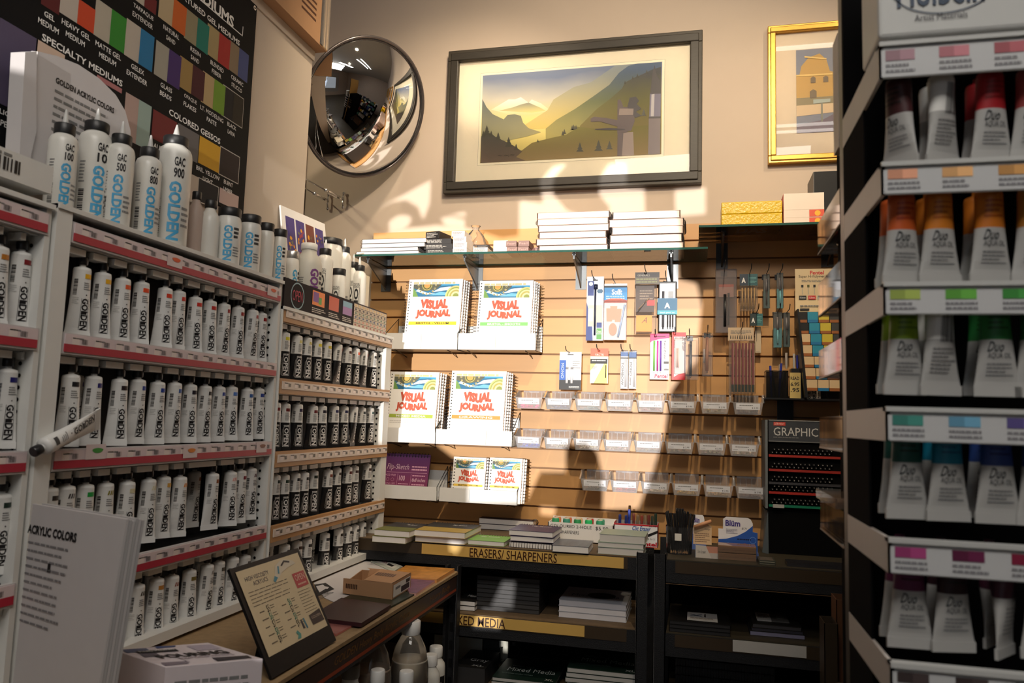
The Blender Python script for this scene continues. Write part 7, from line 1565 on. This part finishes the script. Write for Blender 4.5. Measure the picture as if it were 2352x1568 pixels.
DR_ = [[(2040, 350, (60, 22, 26), -.9, 0), (2165, 330, None, .5, 1), (2278, 345, (160, 26, 34), .2, 0), (2372, 330, (150, 60, 60), 0, 0)],
 [(2062, 600, (196, 88, 34), .25, 0), (2158, 600, (206, 122, 34), .2, 0), (2275, 600, (196, 112, 30), .2, 0), (2376, 600, (170, 110, 40), 0, 0)],
 [(2062, 880, (120, 150, 24), .2, 0), (2160, 880, None, .3, 1), (2290, 880, (30, 110, 50), .0, 0), (2385, 880, (30, 90, 50), 0, 0)],
 [(2055, 1165, (14, 78, 70), .2, 0), (2178, 1165, (16, 120, 150), .2, 0), (2292, 1165, (40, 66, 130), .1, 0), (2390, 1165, (40, 60, 110), 0, 0)],
 [(2080, 1460, (92, 28, 70), .05, 0), (2190, 1475, (40, 14, 26), .25, 0), (2308, 1470, (70, 30, 50), .9, 1), (2400, 1460, (70, 30, 50), 0, 0)]]
COLN = ['first', 'second', 'third', 'fourth']
for i, row in enumerate(DR_):
    zb = zr[i+1][1]
    for j, (px, py, c_, rz, bk_) in enumerate(row):
        p = P(px, py, Y=YR+.03)
        for d in range(2 if j < 3 else 1):
            if i == 0 and j == 0 and d == 1: continue
            cn = cname(c_) if c_ else 'plain'
            tt = thing('paint_tube', ('%s banded tube, front of %s column, %s row of the right rack' % (cn, COLN[j], ROWN[i])) if d == 0 else ('%s banded tube, %s behind front one, %s column, %s row of right rack' % (cn, ordn(d-1), COLN[j], ROWN[i])), 'paint tube', (max(p.x, XRt+.0265), YR+.03+.036*d, zb+(.006, .006, .018, .021, .012)[i]+.002*d), (0, 0, rz+.04*d), 'banded paint tubes in the right rack')
            duo_tube(tt, c_ if not (bk_ and d == 0 and c_ is None) else None, bool(bk_ and d == 0))
# wooden end panel and post
yw = mat('yellow_pine_panel', (.40, .24, .07), .45, noise=.22, nscale=9, stretch=(6, 1, .5))
xl = P(1938, 560, Y=1.14).x
t = thing('end_panel', 'tall yellow pine end panel with metal edge behind the right rack', 'panel', (.5, 1.15, 0)); o = tuple(t.location)
MB().box(xl+.004, .86, 1.140, 1.158, 0, 2.75, yw).build('pine_board', t, o); MB().box(xl, xl+.004, 1.136, 1.162, 0, 2.75, mat('dark_edge', (.03, .022, .014), .4)).box(xl+.014, xl+.017, 1.134, 1.140, 0, 2.75, mat('bronze_edge', (.16, .11, .06), .35, .5)).build('edge_trim', t, o)
# shelving side with acrylic trays facing the aisle
xs = .262
t = thing('side_gondola', 'black side panel carrying the clear acrylic trays by the post', 'panel', (.5, 1.5, 0)); o = tuple(t.location)
MB().box(xs, .86, 1.165, 1.56, .05, 2.02, matte).build('panel', t, o)
smoke = clear('smoked_acrylic', (.74, .64, .58), .10, (.35, .25, .20), .05, 1.5)
for k, (yt_n, yb_n, yt_f, yb_f) in enumerate(((432, 514, 530, 598), (596, 682, 660, 743), (775, 850, 830, 893), (955, 1036, 965, 1032), (1174, 1257, 1145, 1214))):
    YN, YF = 1.20, 1.42; xn = P(1930, 600, Y=YN).x; zA, zB = P(1930, yb_n, Y=YN).z, P(1930, yt_n, Y=YN).z
    YF = None; px_f = 1880
    # far end where the lip line meets pixel 1880
    for q_ in range(200):
        y_ = YN+.002*q_
        if P(px_f, 700, Y=y_).x >= xn: YF = y_; break
    YF = YF or 1.42
    t = thing('acrylic_tray', 'smoked clear acrylic tray beside the post, %s from the top' % ordn(k), 'tray', (xn, (YN+YF)/2, zA), group='smoked acrylic trays'); o = tuple(t.location)
    MB().box(xn, xn+.003, YN, YF, zA, zB, smoke).box(xn+.003, xs, YN, YF, zA, zA+.003, smoke).build('tray_body', t, o); MB().box(xn-.0006, xn+.0032, YN, YF, zA-.0012, zA+.001, flat(150, 130, 110)).build('polished_edge', t, o)
    MB().box(xn+.002, xs, YN-.006, YN, zA-.012, zB+.006, black).build('end_bracket', t, o)
    m = MB(); 
    for y_ in (YN+.05, YN+.13): m.lathe([(.0035, 0), (.0015, .002)], chrome, 10, T=TR(xn+.02, y_, zA-.001) @ RX(math.pi))
    m.build('screws', t, o)
    if k == 3:
        for j in range(3): solo(MB().lathe([(.008, 0), (.008, .05), (.006, .052)], chrome, 14, T=TR(xn+.016+.014*j, YN+.03+.02*j, zA+.0035)), 'lead_tube', 'small chrome capped tube standing in the fourth acrylic tray, %s' % ordn(j), 'tube', group='chrome capped tubes')
    if k == 4:
        solo(MB().box(xn-.006, xs-.004, YN+.01, YN+.17, zB+.003, zB+.016, mat('brown_packet', (.30, .18, .10), .6, noise=.4, nscale=40)).box(xn-.010, xs-.004, YN+.005, YN+.19, zB+.0025, zB+.018, cello), 'packet', 'brown packet in clear wrap resting across the lowest acrylic tray', 'packet')
solo(MB().box(P(1919, 200, Y=1.19).x, P(1931, 200, Y=1.19).x, 1.17, 1.21, 1.83, P(1925, 90, Y=1.19).z, flat(190, 176, 166)).box(xs-.05, xs+.1, 1.17, 1.21, 1.80, 1.83, black), 'card_stack', 'upright stack of pale cards against the post beside the gold frame', 'cards')

# ------------------------------------------------------------------ ceiling lights and the rest of the aisle seen in the mirror
lampm = mat('lamp_tube', (1.0, .94, .86), .5, emit=9.0)
for k, (yy, x0, x1) in enumerate(((1.72, .15, 1.35), (1.50, .15, 1.35), (.25, .1, 1.3), (.12, .1, 1.3))):
    t = thing('ceiling_light', 'linear ceiling light tube over the aisle, %s from the back wall' % ordn(k), 'ceiling light', ((x0+x1)/2, yy, ZC)); o = tuple(t.location)
    MB().box(x0, x1, yy-.03, yy+.03, ZC-.03, ZC-.001, plastic_white).build('housing', t, o); MB().box(x0+.01, x1-.01, yy-.018, yy+.018, ZC-.040, ZC-.0305, lampm).build('lamp_tube', t, o)
R = random.Random(9)
for k, (x, y0, y1, d, lb) in enumerate(((1.35, .2, 2.3, .45, 'dark double shelf in the far aisle seen in the mirror, nearer one'), (2.55, .2, 2.5, .45, 'dark double shelf in the far aisle seen in the mirror, farther one'))):
    t = thing('gondola_shelf', lb, 'shelving', (x, (y0+y1)/2, 0)); o = tuple(t.location); m = MB(); m.box(x-.02, x+.02, y0, y1, 0, 1.45, black)
    for z in (.1, .5, .9, 1.3): m.box(x-d/2, x+d/2, y0, y1, z, z+.02, black)
    m.build('frame', t, o)
    b_ = MB()
    for z in (.12, .52, .92, 1.32):
        for s in (-1, 1):
            y = y0+.05
            while y < y1-.15:
                ww = R.uniform(.08, .2); hh = R.uniform(.1, .26); cc = R.choice([(120, 40, 40), (40, 60, 110), (200, 196, 186), (60, 60, 60), (190, 150, 50), (150, 150, 150), (70, 110, 90)])
                b_.box(x+.05 if s > 0 else x-.2, x+.2 if s > 0 else x-.05, y, y+ww, z, z+hh, flat(*cc)); y += ww+R.uniform(.02, .08)
    ob = solo(b_, 'merchandise', 'mixed boxed goods crowding the %s aisle shelf in the mirror' % ['nearer', 'farther'][k], 'goods'); ob['kind'] = 'stuff'
